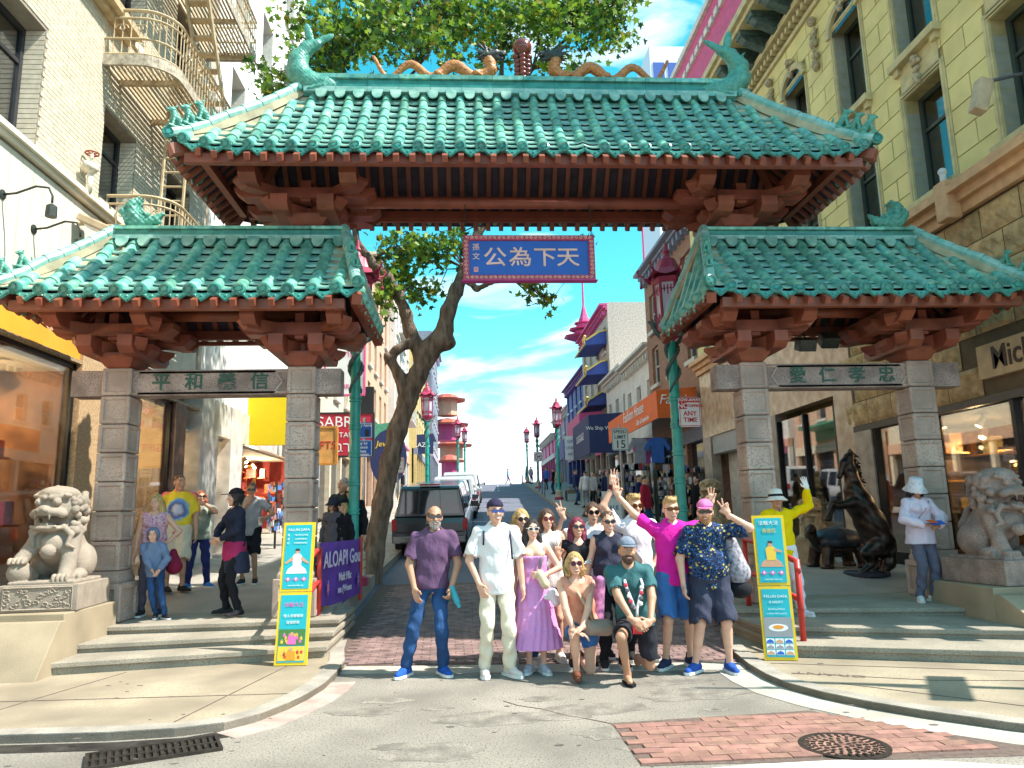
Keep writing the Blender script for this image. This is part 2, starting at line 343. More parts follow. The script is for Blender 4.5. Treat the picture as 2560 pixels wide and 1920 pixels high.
# pale band in front of the gate, brick paving behind it
m = MB(); m.slab([(-2.3, 8.42), (1.95, 7.92), (2.05, 8.3), (-2.3, 8.8)], -.05, .006); struct(m.build('concrete_band', whitec))
m = MB(); m.slab([(-2.28, 8.8), (2.05, 8.3), (2.5, 10.2), (2.7, 13.6), (-2.75, 13.6), (-2.5, 10.2)], lambda x, y: zr(y)-.03, lambda x, y: zr(y)+.004)
bp = struct(MB().add([(-2.28, 8.8, .004), (2.05, 8.3, .004), (2.3, 9.2, .006), (-2.4, 9.2, .006)], [(0, 1, 2, 3)]).build('brick_paving', mort))
m = MB()
y = 8.35; row = 0
while y < 14.5:
    x = -2.4-.03*(y-9)*(y < 11)+(row % 2)*.105
    while x < 2.45:
        yl = 8.8-(x+2.28)*.1155 if y < 9 else 0
        if y > yl+.01 and x > -2.62:
            h = .010+random.random()*.004; m.box(x+.004, x+.196, y+.003, y+.095, 0, 0)
            k = len(m.v)-8
            for i in range(8): vx = m.v[k+i]; m.v[k+i] = (vx[0], vx[1], zr(vx[1])+(h if i % 2 else -.01))
        x += .204
    y += .101; row += 1
stuff(m.build('brick', mat('shade_violet_paving_brick', (.31, .20, .185), .9, var=.25, scale=5, bump=.3, bscale=140), bp))  # violet-grey of shaded paving is put into this brick colour
m = MB()
for y in np.arange(9.2, 14.4, .4): m.add([(-2.62, y, zr(y)+.003), (2.62, y, zr(y)+.003), (2.62, y+.4, zr(y+.4)+.003), (-2.62, y+.4, zr(y+.4)+.003)], [(0, 1, 2, 3)])
m.build('joint_bed', mort, bp)
# brick crosswalk corner, every brick its own piece
cw = struct(MB().slab([(.19, 5.12), (3.05, 4.98), (2.72, 5.35), (2.25, 5.85), (1.85, 6.28), (.19, 6.14)], -.05, .003).build('brick_crosswalk', mort))
bm_ = MB().box(0, .198, 0, .098, -.01, .012).mesh('brick', brickr)
y = 5.14; row = 0
while y < 6.22:
    x = .2+(row % 2)*.1
    while x < 3.0:
        xr_ = 2.62-.62*(y-5.35)*1.15
        if x+.2 < xr_ and y+.1 < 6.13+.09*(x-.2): 
            o = newobj('brick', bm_, cw, (x, y, random.uniform(-.003, .003)), (random.uniform(-.008, .008), random.uniform(-.006, .006), random.uniform(-.01, .01)))
        x += .204
    y += .104; row += 1
struct(kerb([(.4, 4.98), (.9, 5.05), (1.5, 5.06), (2.1, 4.96), (2.8, 4.72), (4, 4.2)], .16, -.05, .007, 'crosswalk_border', mat('worn_white_paint', (.62, .59, .54), .8, var=.2, scale=5, col2=(.5, .45, .4)), -1))
cw2 = struct(MB().slab([(.19, 3.2), (.19, 5.08), (-.5, 5.1), (-1.2, 5.0), (-1.2, 4.9), (.1, 4.9), (.1, 3.2)], -.05, .004).build('brick_border', brickr))
struct(MB().slab([(1.3, 3.9), (2.6, 3.6), (2.3, 4.62), (1.5, 4.84)], -.05, .005).build('ramp_brick_band', mat('orange_ramp_brick', (.62, .22, .1), .9, var=.15, scale=7)))
# crack lines and gum spots in the concrete are dirt
m = MB()
pts = [(-.62, 6.98), (-.5, 6.8), (-.3, 6.65), (-.12, 6.4), (.02, 6.3), (.19, 6.13), (.22, 5.6), (.26, 5.1)]
for a, b in zip(pts, pts[1:]): m.beam((*a, .002), (*b, .002), .014, .003)
m.build('crack', mort, bpy.data.objects['road'])
m = MB()
for i in range(46):
    x, y = random.uniform(-4.6, 3.2), random.uniform(5.2, 8.2); z = .002 if (-2.3 < x < 1.9) else WZ+.001
    rr = random.uniform(.006, .022); m.slab([(x+rr*1.8*math.cos(a), y+rr*math.sin(a)) for a in np.arange(0, 6.2, 1.05)], z, z+.002)
stuff(m.build('gum_spot', mat('dirt_spot', (.12, .1, .09), .9)))
# manhole cover and drain grate
mh = tag(newobj('manhole_cover', None, None, (1.66, 5.33, .012)), 'round iron manhole cover set in the brick crosswalk', 'manhole')
MB().lathe([(.30, -.02), (.30, .004), (.26, .004), (.255, -.004), (.02, -.004), (.001, -.004)], 40).build('rim', iron, mh)
m = MB()
for rr, nn in ((.05, 6), (.10, 12), (.15, 18), (.2, 24), (.24, 30)):
    for i in range(nn):
        a = 6.283*i/nn+rr*9; m.cbox((rr*math.cos(a), rr*math.sin(a), .0), (.016, .011, .005), Matrix.Rotation(a, 3, 'Z'))
stuff(m.build('tread_stud', iron, mh))
dg = tag(newobj('drain_grate', None, None, (-3.18, 5.83, .012), (0, 0, R(24))), 'rusty iron drain grate in the gutter below the curb', 'drain grate')
m = MB(); m.box(-.44, .44, -.19, -.165, -.03, .012).box(-.44, .44, .165, .19, -.03, .012).box(-.44, -.415, -.165, .165, -.03, .012).box(.415, .44, -.165, .165, -.03, .012).box(-.415, .415, -.012, .012, -.03, .01)
m.build('frame', iron, dg); bar = MB().box(-.012, .012, -.165, .165, -.025, .008).mesh('bar', iron)
for i in range(17): newobj('bar', bar, dg, (-.385+i*.048, 0, 0))
MB().box(-.43, .43, -.18, .18, -.013, -.0085).build('sump_shade', mat('black_void', (.01, .01, .01), .9), dg)  # thin black sheet paints the darkness of the pit below the bars
# ------------------------------------------------------------------ steps, platforms, pavements on the slope
def lerp(a, b, t): return a+(b-a)*t
def step_set(name, rows, x0, x1, back, mt):
    for k, (ya, yb, z0, z1) in enumerate(rows):
        f = lambda x: lerp(ya, yb, (x-x0)/(x1-x0))
        e = .03 if k else .03
        m = MB(); m.slab([(x0+e, f(x0)+.035), (x1-e, f(x1)+.035), (x1-e, back), (x0+e, back)], z0-.05, z1-.055)
        m.slab([(x0, f(x0)), (x1, f(x1)), (x1, back), (x0, back)], z1-.055, z1); o = struct(m.build('step', mt, bevel=.008))
step_set('step', [(8.38, 9.05, WZ, .19), (8.98, 9.45, .19, .29), (9.75, 9.85, .29, ZP)], -6.1, -2.56, 11.2, stepm)
step_set('step', [(8.17, 6.5, WZ, .19), (8.85, 7.35, .19, .29), (9.66, 8.82, .29, ZP)], 2.5, 6.9, 11.2, stepm)
plat = mat('platform_concrete', (.40, .37, .33), .9, var=.15, scale=1.3, bump=.2, bscale=90, speck=130, speckcol=(.22, .2, .17))
def pavement(name, x0f, x1f, mt, y0=11.0):
    ys = [y0+.0, 11.6]+[12.22]+[13+1*i for i in range(8)]+[22+3*i for i in range(36)]; m = MB(); vs = []; fs = []
    for y in ys: vs += [(x0f(y), y, zs(y)+.003), (x1f(y), y, zs(y)+.003), (x1f(y), y, zr(y)-.3), (x0f(y), y, zr(y)-.3)]
    for i in range(len(ys)-1): fs += [(4*i, 4*i+1, 4*i+5, 4*i+4), (4*i+1, 4*i+2, 4*i+6, 4*i+5), (4*i+3, 4*i, 4*i+4, 4*i+7)]
    fs.append((0, 3, 2, 1)); m.add(vs, fs); return struct(m.build(name, mt))
pavement('sidewalk', lambda y: -9.5+sx(y), lambda y: -2.72+sx(y), plat)
pavement('sidewalk', lambda y: 2.75+sx(y), lambda y: 9.5+sx(y), plat)
kerbl = MB(); kerbr = MB()
for m_, s_ in ((kerbl, -2.73), (kerbr, 2.74)):
    for y in np.arange(10.2, 84, 1.6):
        e = .02 if s_ < 0 else -.02; x0 = s_+sx(y); w = .16*(1 if s_ > 0 else -1)
        m_.add([(x0-e, y+.006, zr(y)-.1), (x0+w, y+.006, zr(y)-.1), (x0+w, y+1.59, zr(y+1.6)-.1), (x0-e, y+1.59, zr(y+1.6)-.1), (x0-e, y+.006, zs(y)+.012), (x0+w, y+.006, zs(y)+.012), (x0+w, y+1.59, zs(y+1.6)+.012), (x0-e, y+1.59, zs(y+1.6)+.012)],
               [(3, 2, 1, 0), (4, 5, 6, 7), (0, 1, 5, 4), (1, 2, 6, 5), (2, 3, 7, 6), (3, 0, 4, 7)])
struct(kerbl.build('curb', curbm)); struct(kerbr.build('curb', curbm))
m = MB()
for y in (22, 27, 32, 60, 66, 72, 78): m.add([(sx(y)-.06, y, zr(y)+.006), (sx(y)+.06, y, zr(y)+.006), (sx(y+2)+.06, y+2, zr(y+2)+.006), (sx(y+2)-.06, y+2, zr(y+2)+.006)], [(0, 1, 2, 3)])
for y in (18.5, 24, 29.5): m.add([(-.75, y, zr(y)+.006), (.0, y, zr(y)+.006), (.0, y+.12, zr(y+.12)+.006), (-.75, y+.12, zr(y+.12)+.006)], [(0, 1, 2, 3)])
struct(m.build('road_marking', mat('road_paint', (.7, .72, .74), .7, var=.2, scale=6)))

# soot and wet stains along the gutter
struct(kerb([(-2.75, 6.42), (-3.1, 6.2), (-3.6, 6.15), (-4.6, 6.19), (-7, 6.26)], .2, -.04, .0045, 'gutter_stain', mat('wet_gutter_grime', (.05, .045, .04), .5, var=.4, scale=6), 1))
m = MB()
for i in range(26):
    x, y = random.uniform(-2.0, 1.6), random.uniform(5.2, 8.0); w_ = random.uniform(.1, .5)
    m.slab([(x+w_*math.cos(a)*random.uniform(.7, 1.2), y+w_*.45*math.sin(a)*random.uniform(.7, 1.2)) for a in np.arange(0, 6.2, .5)], .0005, .0016+.00005*i)
oil = mat('faint_oil_stain', (.30, .27, .225), .85, var=.25, scale=5, speck=60, speckcol=(.12, .1, .085)); stuff(m.build('road_stain', oil, bpy.data.objects['road']))
# ------------------------------------------------------------------ dragon gate
GT = thing('dragon_gate', 'stone pillared chinatown gate with three green tiled roofs', 'gate', (0, 0, 0))
stone = mat('gate_granite', (.55, .42, .35), .85, var=.2, scale=2.2, bump=.25, bscale=80, speck=38, speckcol=(.33, .25, .21), rnd=.06)
stone_dk = mat('weathered_lintel_granite', (.45, .345, .30), .85, var=.25, scale=3.5, bump=.25, bscale=70, speck=60, speckcol=(.15, .12, .12))
tile = mat('green_glazed_tile', (.25, .51, .38), .36, var=.16, scale=9, col2=(.05, .26, .22), rnd=.3, bump=.06, bscale=30, coat=.25)
tiled = mat('dark_green_glazed_tile', (.05, .27, .21), .3, var=.2, scale=9, col2=(.03, .17, .14), rnd=.15, coat=.3)
tilep = mat('pan_tile_glaze', (.30, .48, .38), .4, var=.2, scale=6, col2=(.08, .24, .21), rnd=.15)
paleg = mat('pale_weathered_glaze', (.34, .52, .46), .45, var=.2, scale=8, col2=(.14, .38, .33), rnd=.12)
wood = mat('red_brown_painted_timber', (.27, .075, .04), .5, var=.15, scale=5, rnd=.1, bump=.08, bscale=40)
woodd = mat('shade_toned_boarding', (.055, .04, .065), .7, var=.2, scale=6)  # blue-purple shadow below the roofs is put into the board colour
render_ = mat('hip_mortar_render', (.50, .46, .30), .9, var=.2, scale=4, bump=.3, bscale=60)
jade = mat('weathered_jade_glaze', (.10, .36, .27), .4, var=.25, scale=16, col2=(.05, .22, .17), bump=.35, bscale=55, coat=.2)
PY, PW, CH, PT = 10.17, .39, .386, 3.73
PX = (-5.66, -3.19, 3.19, 5.66)
def coffer(w, h, inset, depth, mt, name):
    """a squared stone block whose four sides carry a sunk panel"""
    m = MB(); hw = w/2; g = .006; ch = .012
    for q in range(4):
        Mr = Matrix.Rotation(q*math.pi/2, 3, 'Z')
        def P(x, z, d): return Mr @ Vector((x, -hw+d, z))
        a = [P(x, z, 0) for x, z in ((-hw+ch, g+ch), (hw-ch, g+ch), (hw-ch, h-g-ch), (-hw+ch, h-g-ch))]
        i0 = [P(x, z, 0) for x, z in ((-hw+inset, inset), (hw-inset, inset), (hw-inset, h-inset), (-hw+inset, h-inset))]
        e = inset+.014; i1 = [P(x, z, depth) for x, z in ((-hw+e, e), (hw-e, e), (hw-e, h-e), (-hw+e, h-e))]
        n = [P(x, z, ch) for x, z in ((-hw+ch, g), (hw-ch, g), (hw-ch, h-g), (-hw+ch, h-g))]
        m.add(a+i0+i1, [(0, 1, 5, 4), (1, 2, 6, 5), (2, 3, 7, 6), (3, 0, 4, 7), (4, 5, 9, 8), (5, 6, 10, 9), (6, 7, 11, 10), (7, 4, 8, 11), (8, 9, 10, 11)])
        m.add([a[0], a[1], n[1], n[0]], [(0, 3, 2, 1)]); m.add([a[3], a[2], n[2], n[3]], [(0, 1, 2, 3)])
        m.add([P(hw-ch, g+ch, 0), Mr @ Vector((hw, -hw+ch, g+ch)), Mr @ Vector((hw, -hw+ch, h-g-ch)), P(hw-ch, h-g-ch, 0)], [(0, 1, 2, 3)])
    k = hw-ch
    m.add([(-k, -k, h-g), (k, -k, h-g), (k, k, h-g), (-k, k, h-g)], [(0, 1, 2, 3)])
    return m.mesh(name, mt)
blk = coffer(PW, CH, .05, .02, stone, 'block'); base_blk = coffer(.56, .5, .08, .03, stone, 'pedestal_block')
for x in PX:
    p = MB().box(-PW/2+.035, PW/2-.035, -PW/2+.035, PW/2-.035, ZP+.05, PT).build('pillar', mort, GT, loc=(x, PY+PW/2, 0))
    for i in range(7): newobj('block', blk, p, (0, 0, PT-CH*(i+1)), (0, 0, random.choice((0, 1, 2, 3))*math.pi/2))
    newobj('pedestal_block', base_blk, p, (0, 0, ZP))
    MB().lathe([(.33, .5), (.33, .545), (.30, .59), (.30, PT-CH*7-ZP)], 4, (0, 0, ZP), ax=None).build('pedestal_cap', stone, p, rot=(0, 0, 0))
    if abs(x) < 4: MB().box(-.14, .14, .02, .3, PT, 5.86).build('upper_post', wood, p)
# stone lintels with raised hexagonal panels and carved characters
carve = mat('green_carved_character', (.03, .10, .07), .6)
def lintel(x0, x1, chars, small):
    o = MB().box(x0, x1, PY+.05, PY+PW-.05, 3.345, 3.70).build('lintel', stone_dk, GT, bevel=.006)
    a, b = x0+.62, x1-.62; L = b-a
    for wd, d0, d1, zz in ((.0, .0, .012, 0),):
        for off, th in ((0., .02), (.16, .02)):
            pa = [(a+.02+off, 3.52), (a+.12+off, 3.665), (b-.12-off, 3.665), (b-.02-off, 3.52), (b-.12-off, 3.375), (a+.12+off, 3.375)]
            m = MB()
            for p, q in zip(pa, pa[1:]+pa[:1]): m.beam((p[0], PY+.046, p[1]), (q[0], PY+.046, q[1]), .022, .022, up=(0, 1, 0))
            m.build('panel_moulding', stone, o)
    n = len(chars)
    for i, c in enumerate(chars):
        text(c, .255, carve, o, (a+L*(.24+.185*i), PY+.047, 3.52), ext=.008, name='carved_character', bold=.004)
    return o
lintel(-6.28, -2.66, '平和義信', ''); lintel(2.66, 6.28, '愛仁孝忠', '')
# ---- bracket sets
def chamf(m, a0, a1, z0, z1, w, axis, off, c=.09):
    poly = [(a0+c, z0), (a1-c, z0), (a1, z0+c), (a1, z1), (a0, z1), (a0, z0+c)]
    if axis == 'x': return m.prism(poly, lambda u, z: (u, off-w/2, z), lambda u, z: (u, off+w/2, z))
    return m.prism(poly, lambda u, z: (off-w/2, u, z), lambda u, z: (off+w/2, u, z))
bmesh_ = {}
def _mk(n, m): bmesh_[n] = m
_m = MB(); chamf(_m, -.43, .43, .16, .34, .22, 'x', 0); _m1 = _m.mesh('bracket_arm', wood)
_m = MB(); chamf(_m, -.52, .52, .13, .36, .19, 'y', 0, .08); _m2 = _m.mesh('bracket_arm', wood)
_m = MB(); chamf(_m, -.80, .80, .385, .555, .2, 'x', 0, .1); _m3 = _m.mesh('bracket_arm', wood)
_m = MB(); chamf(_m, -.80, .80, .43, .68, .19, 'y', 0, .1); _m4 = _m.mesh('bracket_arm', wood)
_m = MB(); chamf(_m, -.62, .62, .19, .34, .15, 'y', 0, .1); _m5 = _m.mesh('bracket_arm', wood)
_m = MB(); chamf(_m, -.95, .95, .40, .55, .15, 'y', 0, .1); _m6 = _m.mesh('bracket_arm', wood)
_m = MB().box(-.06, .06, -.06, .06, .34, .70); _m7 = _m.mesh('bracket_post', wood)
def bracket(x, y, z, s=1., wx=1.):
    o = MB().lathe([(.21, 0), (.24, .02), (.36, .16), (.36, .19)], 4).build('bracket_set', wood, GT, loc=(x, y, z)); o.scale = (s*wx, s*1.2 if s == 1. else s*1.08, s if s == 1. else .88)
    def a(me, p=(0, 0, 0), r=0): newobj('bracket_arm', me, o, p, (0, 0, r))
    a(_m1, (0, -.02, 0)); a(_m2, (-.26, 0, 0)); a(_m2, (.26, 0, 0)); a(_m3, (0, -.27, 0)); a(_m3, (0, .27, 0)); a(_m4, (-.55, 0, 0)); a(_m4, (.55, 0, 0))
    for q in (1, -1): a(_m5, (0, 0, .004), q*R(45)); a(_m6, (0, 0, .004), q*R(48))
    newobj('bracket_post', _m7, o, (0, -.27, 0))
for x in PX: bracket(x, PY+PW/2, PT, 1.0)
for x in (-3.19, 3.19): bracket(x, 10.5, 5.82, 1.12, 1.1)
# ---- roofs
def roof(name, ea, eb, ra, rb, yc, fd, ze, zt, s, r, lift, tl, obj_pan_rows, raft):
    RO = MB()
    def zf(t): return ze+(zt-ze)*(.78*t+.22*t*t)
    mid = (ea+eb)/2
    def up(x, t):
        d = max((x-(eb-.9))/.9, ((ea+.9)-x)/.9, 0); return lift*d*d*(1-t)
    def P(x, t, sd=-1, dz=0.): return Vector((x, yc+sd*fd*(1-t), zf(t)+up(x, t)+dz))
    def xl(t): return ea+(ra-ea)*t
    def xr(t): return eb+(rb-eb)*t
    # boarding under the tiles
    nu, nv = 24, 6
    def sheet(fn):
        vs = [fn(i/nu, j/nv) for j in range(nv+1) for i in range(nu+1)]
        RO.add(vs, [(j*(nu+1)+i, j*(nu+1)+i+1, (j+1)*(nu+1)+i+1, (j+1)*(nu+1)+i) for j in range(nv) for i in range(nu)])
    for sd in (-1, 1):
        sheet(lambda u, t, sd=sd: P(lerp(xl(t), xr(t), u), t, sd, -.055))
    for a, f in ((-1, xl), (1, xr)):
        sheet(lambda u, t, f=f: Vector((f(t), yc+fd*(1-t)*(2*u-1), zf(t)-.055+lift*(abs(2*u-1)**6)*(1-t))))
    ro = RO.build(name, woodd, GT)
    L = Vector((0, fd, zt-ze)).length
    def frame(x, t, sd=-1):
        a, b = P(x, max(t-.04, 0), sd), P(x, min(t+.04, 1), sd); d = (b-a).normalized(); return P(x, t, sd), math.atan2(d.z, abs(d.y)), d
    # shared meshes
    m = MB(); n = 8
    for y, rr in ((0, r*1.15), (.1, r*1.10), (1.0, r*.97)):
        m.v += [(rr*math.cos(math.pi*j/n), y*tl*1.04, rr*math.sin(math.pi*j/n)) for j in range(n+1)]
    for q in range(2):
        for j in range(n): m.f.append((q*(n+1)+j, q*(n+1)+j+1, (q+1)*(n+1)+j+1, (q+1)*(n+1)+j)); m.m.append(0)
    m.f.append(tuple(range(n+1))); m.m.append(0)
    tube = m.mesh('tube_tile', tile, True); tube.set_sharp_from_angle(angle=R(50))
    m = MB(); M = Matrix.Rotation(R(90), 3, 'X')
    m.lathe([(r*1.1, -.03), (r*1.1, .02), (r*.86, .03), (r*.82, .018), (r*.5, .018), (r*.42, .03), (.001, .032)], 16, ax=M)
    for q in range(5): a = q*1.2566; m.ball((r*.62*math.cos(a), -.018, r*.62*math.sin(a)), r*.16, 6, 4)
    cap = m.mesh('tile_end_cap', tiled, False)
    g = s*.62; arc = [(-g+2*g*i/8, .035-.075*(1-(abs(i-4)/4)**2)) for i in range(9)]
    low = [(g, .0), (g*.72, -.055), (g*.45, -.085), (g*.2, -.125), (0, -.15), (-g*.2, -.125), (-g*.45, -.085), (-g*.72, -.055), (-g, .0)]
    m = MB(); m.prism(arc+low, lambda x, z: (x, -.012, z), lambda x, z: (x, .012, z)); m.tube([(x*.8, -.016, z*.8-.01) for x, z in low], .008, 4)
    for q in (-.45, 0, .45): m.ball((q*g, -.012, -.055+.03*abs(q)-.02), .018, 6, 4)
    drip = m.mesh('drip_tile', tiled)
    pl = tl*.74; m = MB(); k = 6; w = s*.5
    for y, dz in ((0, .023), (1, -.006)):
        for th in (0, -.012): m.v += [(-w+2*w*i/k, y*pl, dz+th+.035*((abs(i-k/2)/(k/2))**2)) for i in range(k+1)]
    for i in range(k): m.f += [(i, i+1, 2*(k+1)+i+1, 2*(k+1)+i), (k+1+i, k+2+i, i+1, i)]; m.m += [0, 0]
    pan = m.mesh('pan_tile', tilep, True)
    nc = int(round((eb-ea-.1)/s)); x0 = mid-(nc-1)*s/2; cols = [x0+i*s for i in range(nc)]
    def tmax(x): return max(0., min(1., (x-ea)/max(ra-ea, 1e-3), (eb-x)/max(eb-rb, 1e-3)))
    for i, x in enumerate(cols):
        tm = tmax(x)-.02
        nt_ = max(1, int(tm*L/tl+.5))
        p, an, d = frame(x, 0)
        broken = (name == 'upper_roof' and i == int(nc*.585))
        for j in range(nt_):
            t = j*tl/L
            if broken and j == 0: continue
            p, an, d = frame(x, min(t, 1)); ls = min(1.04, max(.2, (tm-t)*L/tl))
            newobj('tube_tile', tube, ro, p+Vector((random.uniform(-.006, .006), 0, .012+random.uniform(-.003, .003))), (an+random.uniform(-.012, .012), random.uniform(-.02, .02), random.uniform(-.018, .018)), (random.uniform(.97, 1.04), ls, random.uniform(.97, 1.04)))
        if not broken:
            p, an, d = frame(x, 0); newobj('tile_end_cap', cap, ro, p+Vector((0, -.02, .02)), (an*.35, random.uniform(0, 3), 0))
    panstuff = MB()
    for i in range(nc+1):
        x = x0+(i-.5)*s
        if x < ea+.05 or x > eb-.05: continue
        tm = min(tmax(x), tmax(x-.0))-.02
        p, an, d = frame(x, 0); newobj('drip_tile', drip, ro, p+Vector((0, -.015, .005)), (R(-8), 0, 0))
        for j in range(max(1, int(tm*L/pl+.4))):
            p, an, d = frame(x, min(j*pl/L, 1))
            if j < obj_pan_rows: newobj('pan_tile', pan, ro, p, (an, 0, 0))
            else:
                Rm = Matrix.Rotation(an, 3, 'X'); panstuff.add([Rm @ Vector(v.co)+p for v in pan.vertices], [tuple(f.vertices) for f in pan.polygons])
    if panstuff.v: o = stuff(panstuff.build('pan_tile', tilep, ro)); o.data.polygons.foreach_set('use_smooth', [True]*len(o.data.polygons))
    # back and side slopes
    bk = MB()
    def run(pts, rr):
        n = 6; pts = [Vector(p) for p in pts]; d = (pts[-1]-pts[0]).normalized(); xa = d.cross(Vector((0, 0, 1))).normalized(); na = xa.cross(d); b = len(bk.v)
        for p in pts: bk.v += [tuple(p+(xa*math.cos(math.pi*j/n)+na*math.sin(math.pi*j/n))*rr) for j in range(n+1)]
        for q in range(len(pts)-1):
            for j in range(n): bk.f.append((b+q*(n+1)+j, b+q*(n+1)+j+1, b+(q+1)*(n+1)+j+1, b+(q+1)*(n+1)+j)); bk.m.append(0)
        bk.f.append(tuple(b+j for j in range(n+1))); bk.m.append(0)
        bk.ball(pts[0]+Vector((0, 0, .02)), rr*1.15, 8, 5)
    for x in cols:
        tm = tmax(x)-.02
        if tm > .05: run([P(x, tm*q/4, 1, .01) for q in range(5)], r)
    ny = int(2*fd/s)
    for a, f in ((-1, xl), (1, xr)):
        for i in range(ny):
            y = -fd+(i+.5)*2*fd/ny; tm = 1-abs(y)/fd-.03
            if tm > .05: run([(f(tm*q/4), yc+y, zf(tm*q/4)+.01+lift*(abs(y)/fd)**6*(1-tm*q/4)) for q in range(5)], r)
            bk.prism([(-g*.8, 0), (-g*.4, -.07), (0, -.13), (g*.4, -.07), (g*.8, 0)], lambda u, z, y=y, f=f, a=a: (f(0)+a*.01, yc+y+s*.5+u, ze+z+lift*(abs(y)/fd)**6), lambda u, z, y=y, f=f, a=a: (f(0)+a*.03, yc+y+s*.5+u, ze+z+lift*(abs(y)/fd)**6))
    vs = [(f(t), yc+fd*(1-t)*(2*u-1), zf(t)-.005+lift*(abs(2*u-1)**6)*(1-t)) for f in (xl, xr) for t in np.linspace(0, 1, 7) for u in np.linspace(0, 1, 11)]
    bk.add(vs, [(h*77+j*11+i, h*77+j*11+i+1, h*77+(j+1)*11+i+1, h*77+(j+1)*11+i) for h in (0, 1) for j in range(6) for i in range(10)])
    vs = [P(lerp(xl(t), xr(t), u), t, 1, -.005) for t in np.linspace(0, 1, 7) for u in np.linspace(0, 1, 21)]
    bk.add(vs, [(j*21+i, j*21+i+1, (j+1)*21+i+1, (j+1)*21+i) for j in range(6) for i in range(20)])
    stuff(bk.build('slope_tiles', tile, ro, smooth=False))
    # rafters
    rm = MB().box(-.036, .036, -.07, 1., -.045, .045).mesh('rafter', wood); rs = MB()
    nr = int((eb-ea-.5)/raft); 
    for i in range(nr+1):
        x = mid+(i-nr/2)*raft; tm = min(tmax(x), .97)
        p, an, d = frame(x, 0); q = P(x, tm)
        l = (q-p).length
        newobj('rafter', rm, ro, p+Vector((0, 0, -.115)), (an*.93, 0, 0), (1, max(l, .1), 1))
        a, b = P(x, 0, 1, -.115), P(x, tm, 1, -.115); rs.beam(a, b, .07, .09)
    for a, f in ((-1, xl), (1, xr)):
        k = int(2*fd/raft)
        for i in range(k+1):
            y = -fd+.12+(2*fd-.24)*i/k; tm = max(.08, 1-abs(y)/fd); lf = lift*(abs(y)/fd)**6
            rs.beam((f(-.05), yc+y, zf(0)-.115+lf), (f(tm), yc+y, zf(tm)-.115), .07, .09)
        for sd in (-1, 1):
            for q in range(3):
                t0, t1 = q*.32, (q+1)*.32; rs.beam((f(t0), yc+sd*fd*(1-t0), zf(t0)-.17+lift*(1-t0)**6), (f(t1), yc+sd*fd*(1-t1), zf(t1)-.17+lift*(1-t1)**6), .12, .14)
    stuff(rs.build('rafters', wood, ro))
    for y, t in ((yc-fd*.92, .08), (yc+fd*.8, .2)):
        MB().box(ea+(.16 if t < .1 else .35), eb-(.16 if t < .1 else .35), y-.05, y+.05, zf(t)-.29, zf(t)-.155).build('purlin', wood, ro, bevel=.006)
    # side purlins
    for a, f in ((-1, xl), (1, xr)): MB().box(f(.2)-.05, f(.2)+.05, yc-fd*.74, yc+fd*.74, zf(.2)-.285, zf(.2)-.16).build('purlin', wood, ro)
    # main ridge in courses of glazed tile
    segs = int(round((rb-ra)/.46)); sl_ = (rb-ra)/segs; H = .31 if name == 'upper_roof' else .2
    cs = ((0, .26*H, .17, paleg), (.28*H, .50*H, .12, tiled), (.52*H, .76*H, .1, tiled), (.78*H, H, .14, tile))
    for (z0, z1, w_, mt) in cs:
        me = MB().box(.003, sl_-.003, -w_, w_, z0, z1).mesh('ridge_tile', mt)
        for i in range(segs): newobj('ridge_tile', me, ro, (ra+i*sl_, yc, zt-.02))
    MB().box(ra, rb, yc-.09, yc+.09, zt-.05, zt+H-.03).build('ridge_core', tiled, ro)
    for i in range(nc+1):
        x = x0+(i-.5)*s
        if ra < x < rb:
            pts = [(-s*.30, .0), (s*.30, .0), (s*.27, -.10), (s*.16, -.16), (0, -.18), (-s*.16, -.16), (-s*.27, -.10)]
            b_ = frame(x, .97)[0]; MB().prism(pts, lambda u, z: (u, -.02, z), lambda u, z: (u, .0, z)).build('ridge_apron_tile', tilep, ro, loc=(x, yc-.165, zt-.0), rot=(R(-20), 0, 0))
    # hip ridges with capping tiles
    for a, f in ((-1, xl), (1, xr)):
        for sd in (-1, 1):
            A = Vector((f(0), yc+sd*fd, zf(0)+lift)); B = Vector((f(1), yc, zf(1))); pts = []
            for i in range(9):
                t = i/8; pts.append(Vector((f(t), yc+sd*fd*(1-t), zf(t)+lift*(1-t)**6+.02)))
            d = (B-A); d.z = 0; side = Vector((-d.y, d.x, 0)).normalized(); hm = MB()
            for i in range(8):
                p, q = pts[i], pts[i+1]
                h0 = .04+.14*min(1, i/3); h1 = .04+.14*min(1, (i+1)/3); w_ = .055
                vs = [p-side*w_, p+side*w_, p+side*w_+Vector((0, 0, h0)), p-side*w_+Vector((0, 0, h0)), q-side*w_, q+side*w_, q+side*w_+Vector((0, 0, h1)), q-side*w_+Vector((0, 0, h1))]
                hm.add(vs, [(0, 1, 2, 3), (4, 7, 6, 5), (0, 4, 5, 1), (3, 2, 6, 7), (1, 5, 6, 2), (0, 3, 7, 4)])
            hp = hm.build('hip_ridge', render_, ro)
            if sd < 0:
                fl = MB(); vs = []
                for i in range(9):
                    t = i/8; vs += [P(f(t), t, -1, .03), P(f(t)-a*min(.34, abs(rb-ra)*.3), t, -1, .002)]
                fl.add(vs, [(2*i, 2*i+1, 2*i+3, 2*i+2) for i in range(8)]); fl.build('hip_fillet', render_, ro)
            for i in range(8):
                p, q = pts[i], pts[i+1]; h0 = .04+.14*min(1, i/3); h1 = .04+.14*min(1, (i+1)/3)
                MB().tube([p+Vector((0, 0, h0+.01)), q+Vector((0, 0, h1+.004))], [.075, .068], 10).build('hip_cap_tile', paleg, hp, smooth=False)
            if sd < 0:
                newobj('tile_end_cap', cap, hp, pts[0]+Vector((a*.02, -.04, .03)), (0, 0, R(-a*20)))
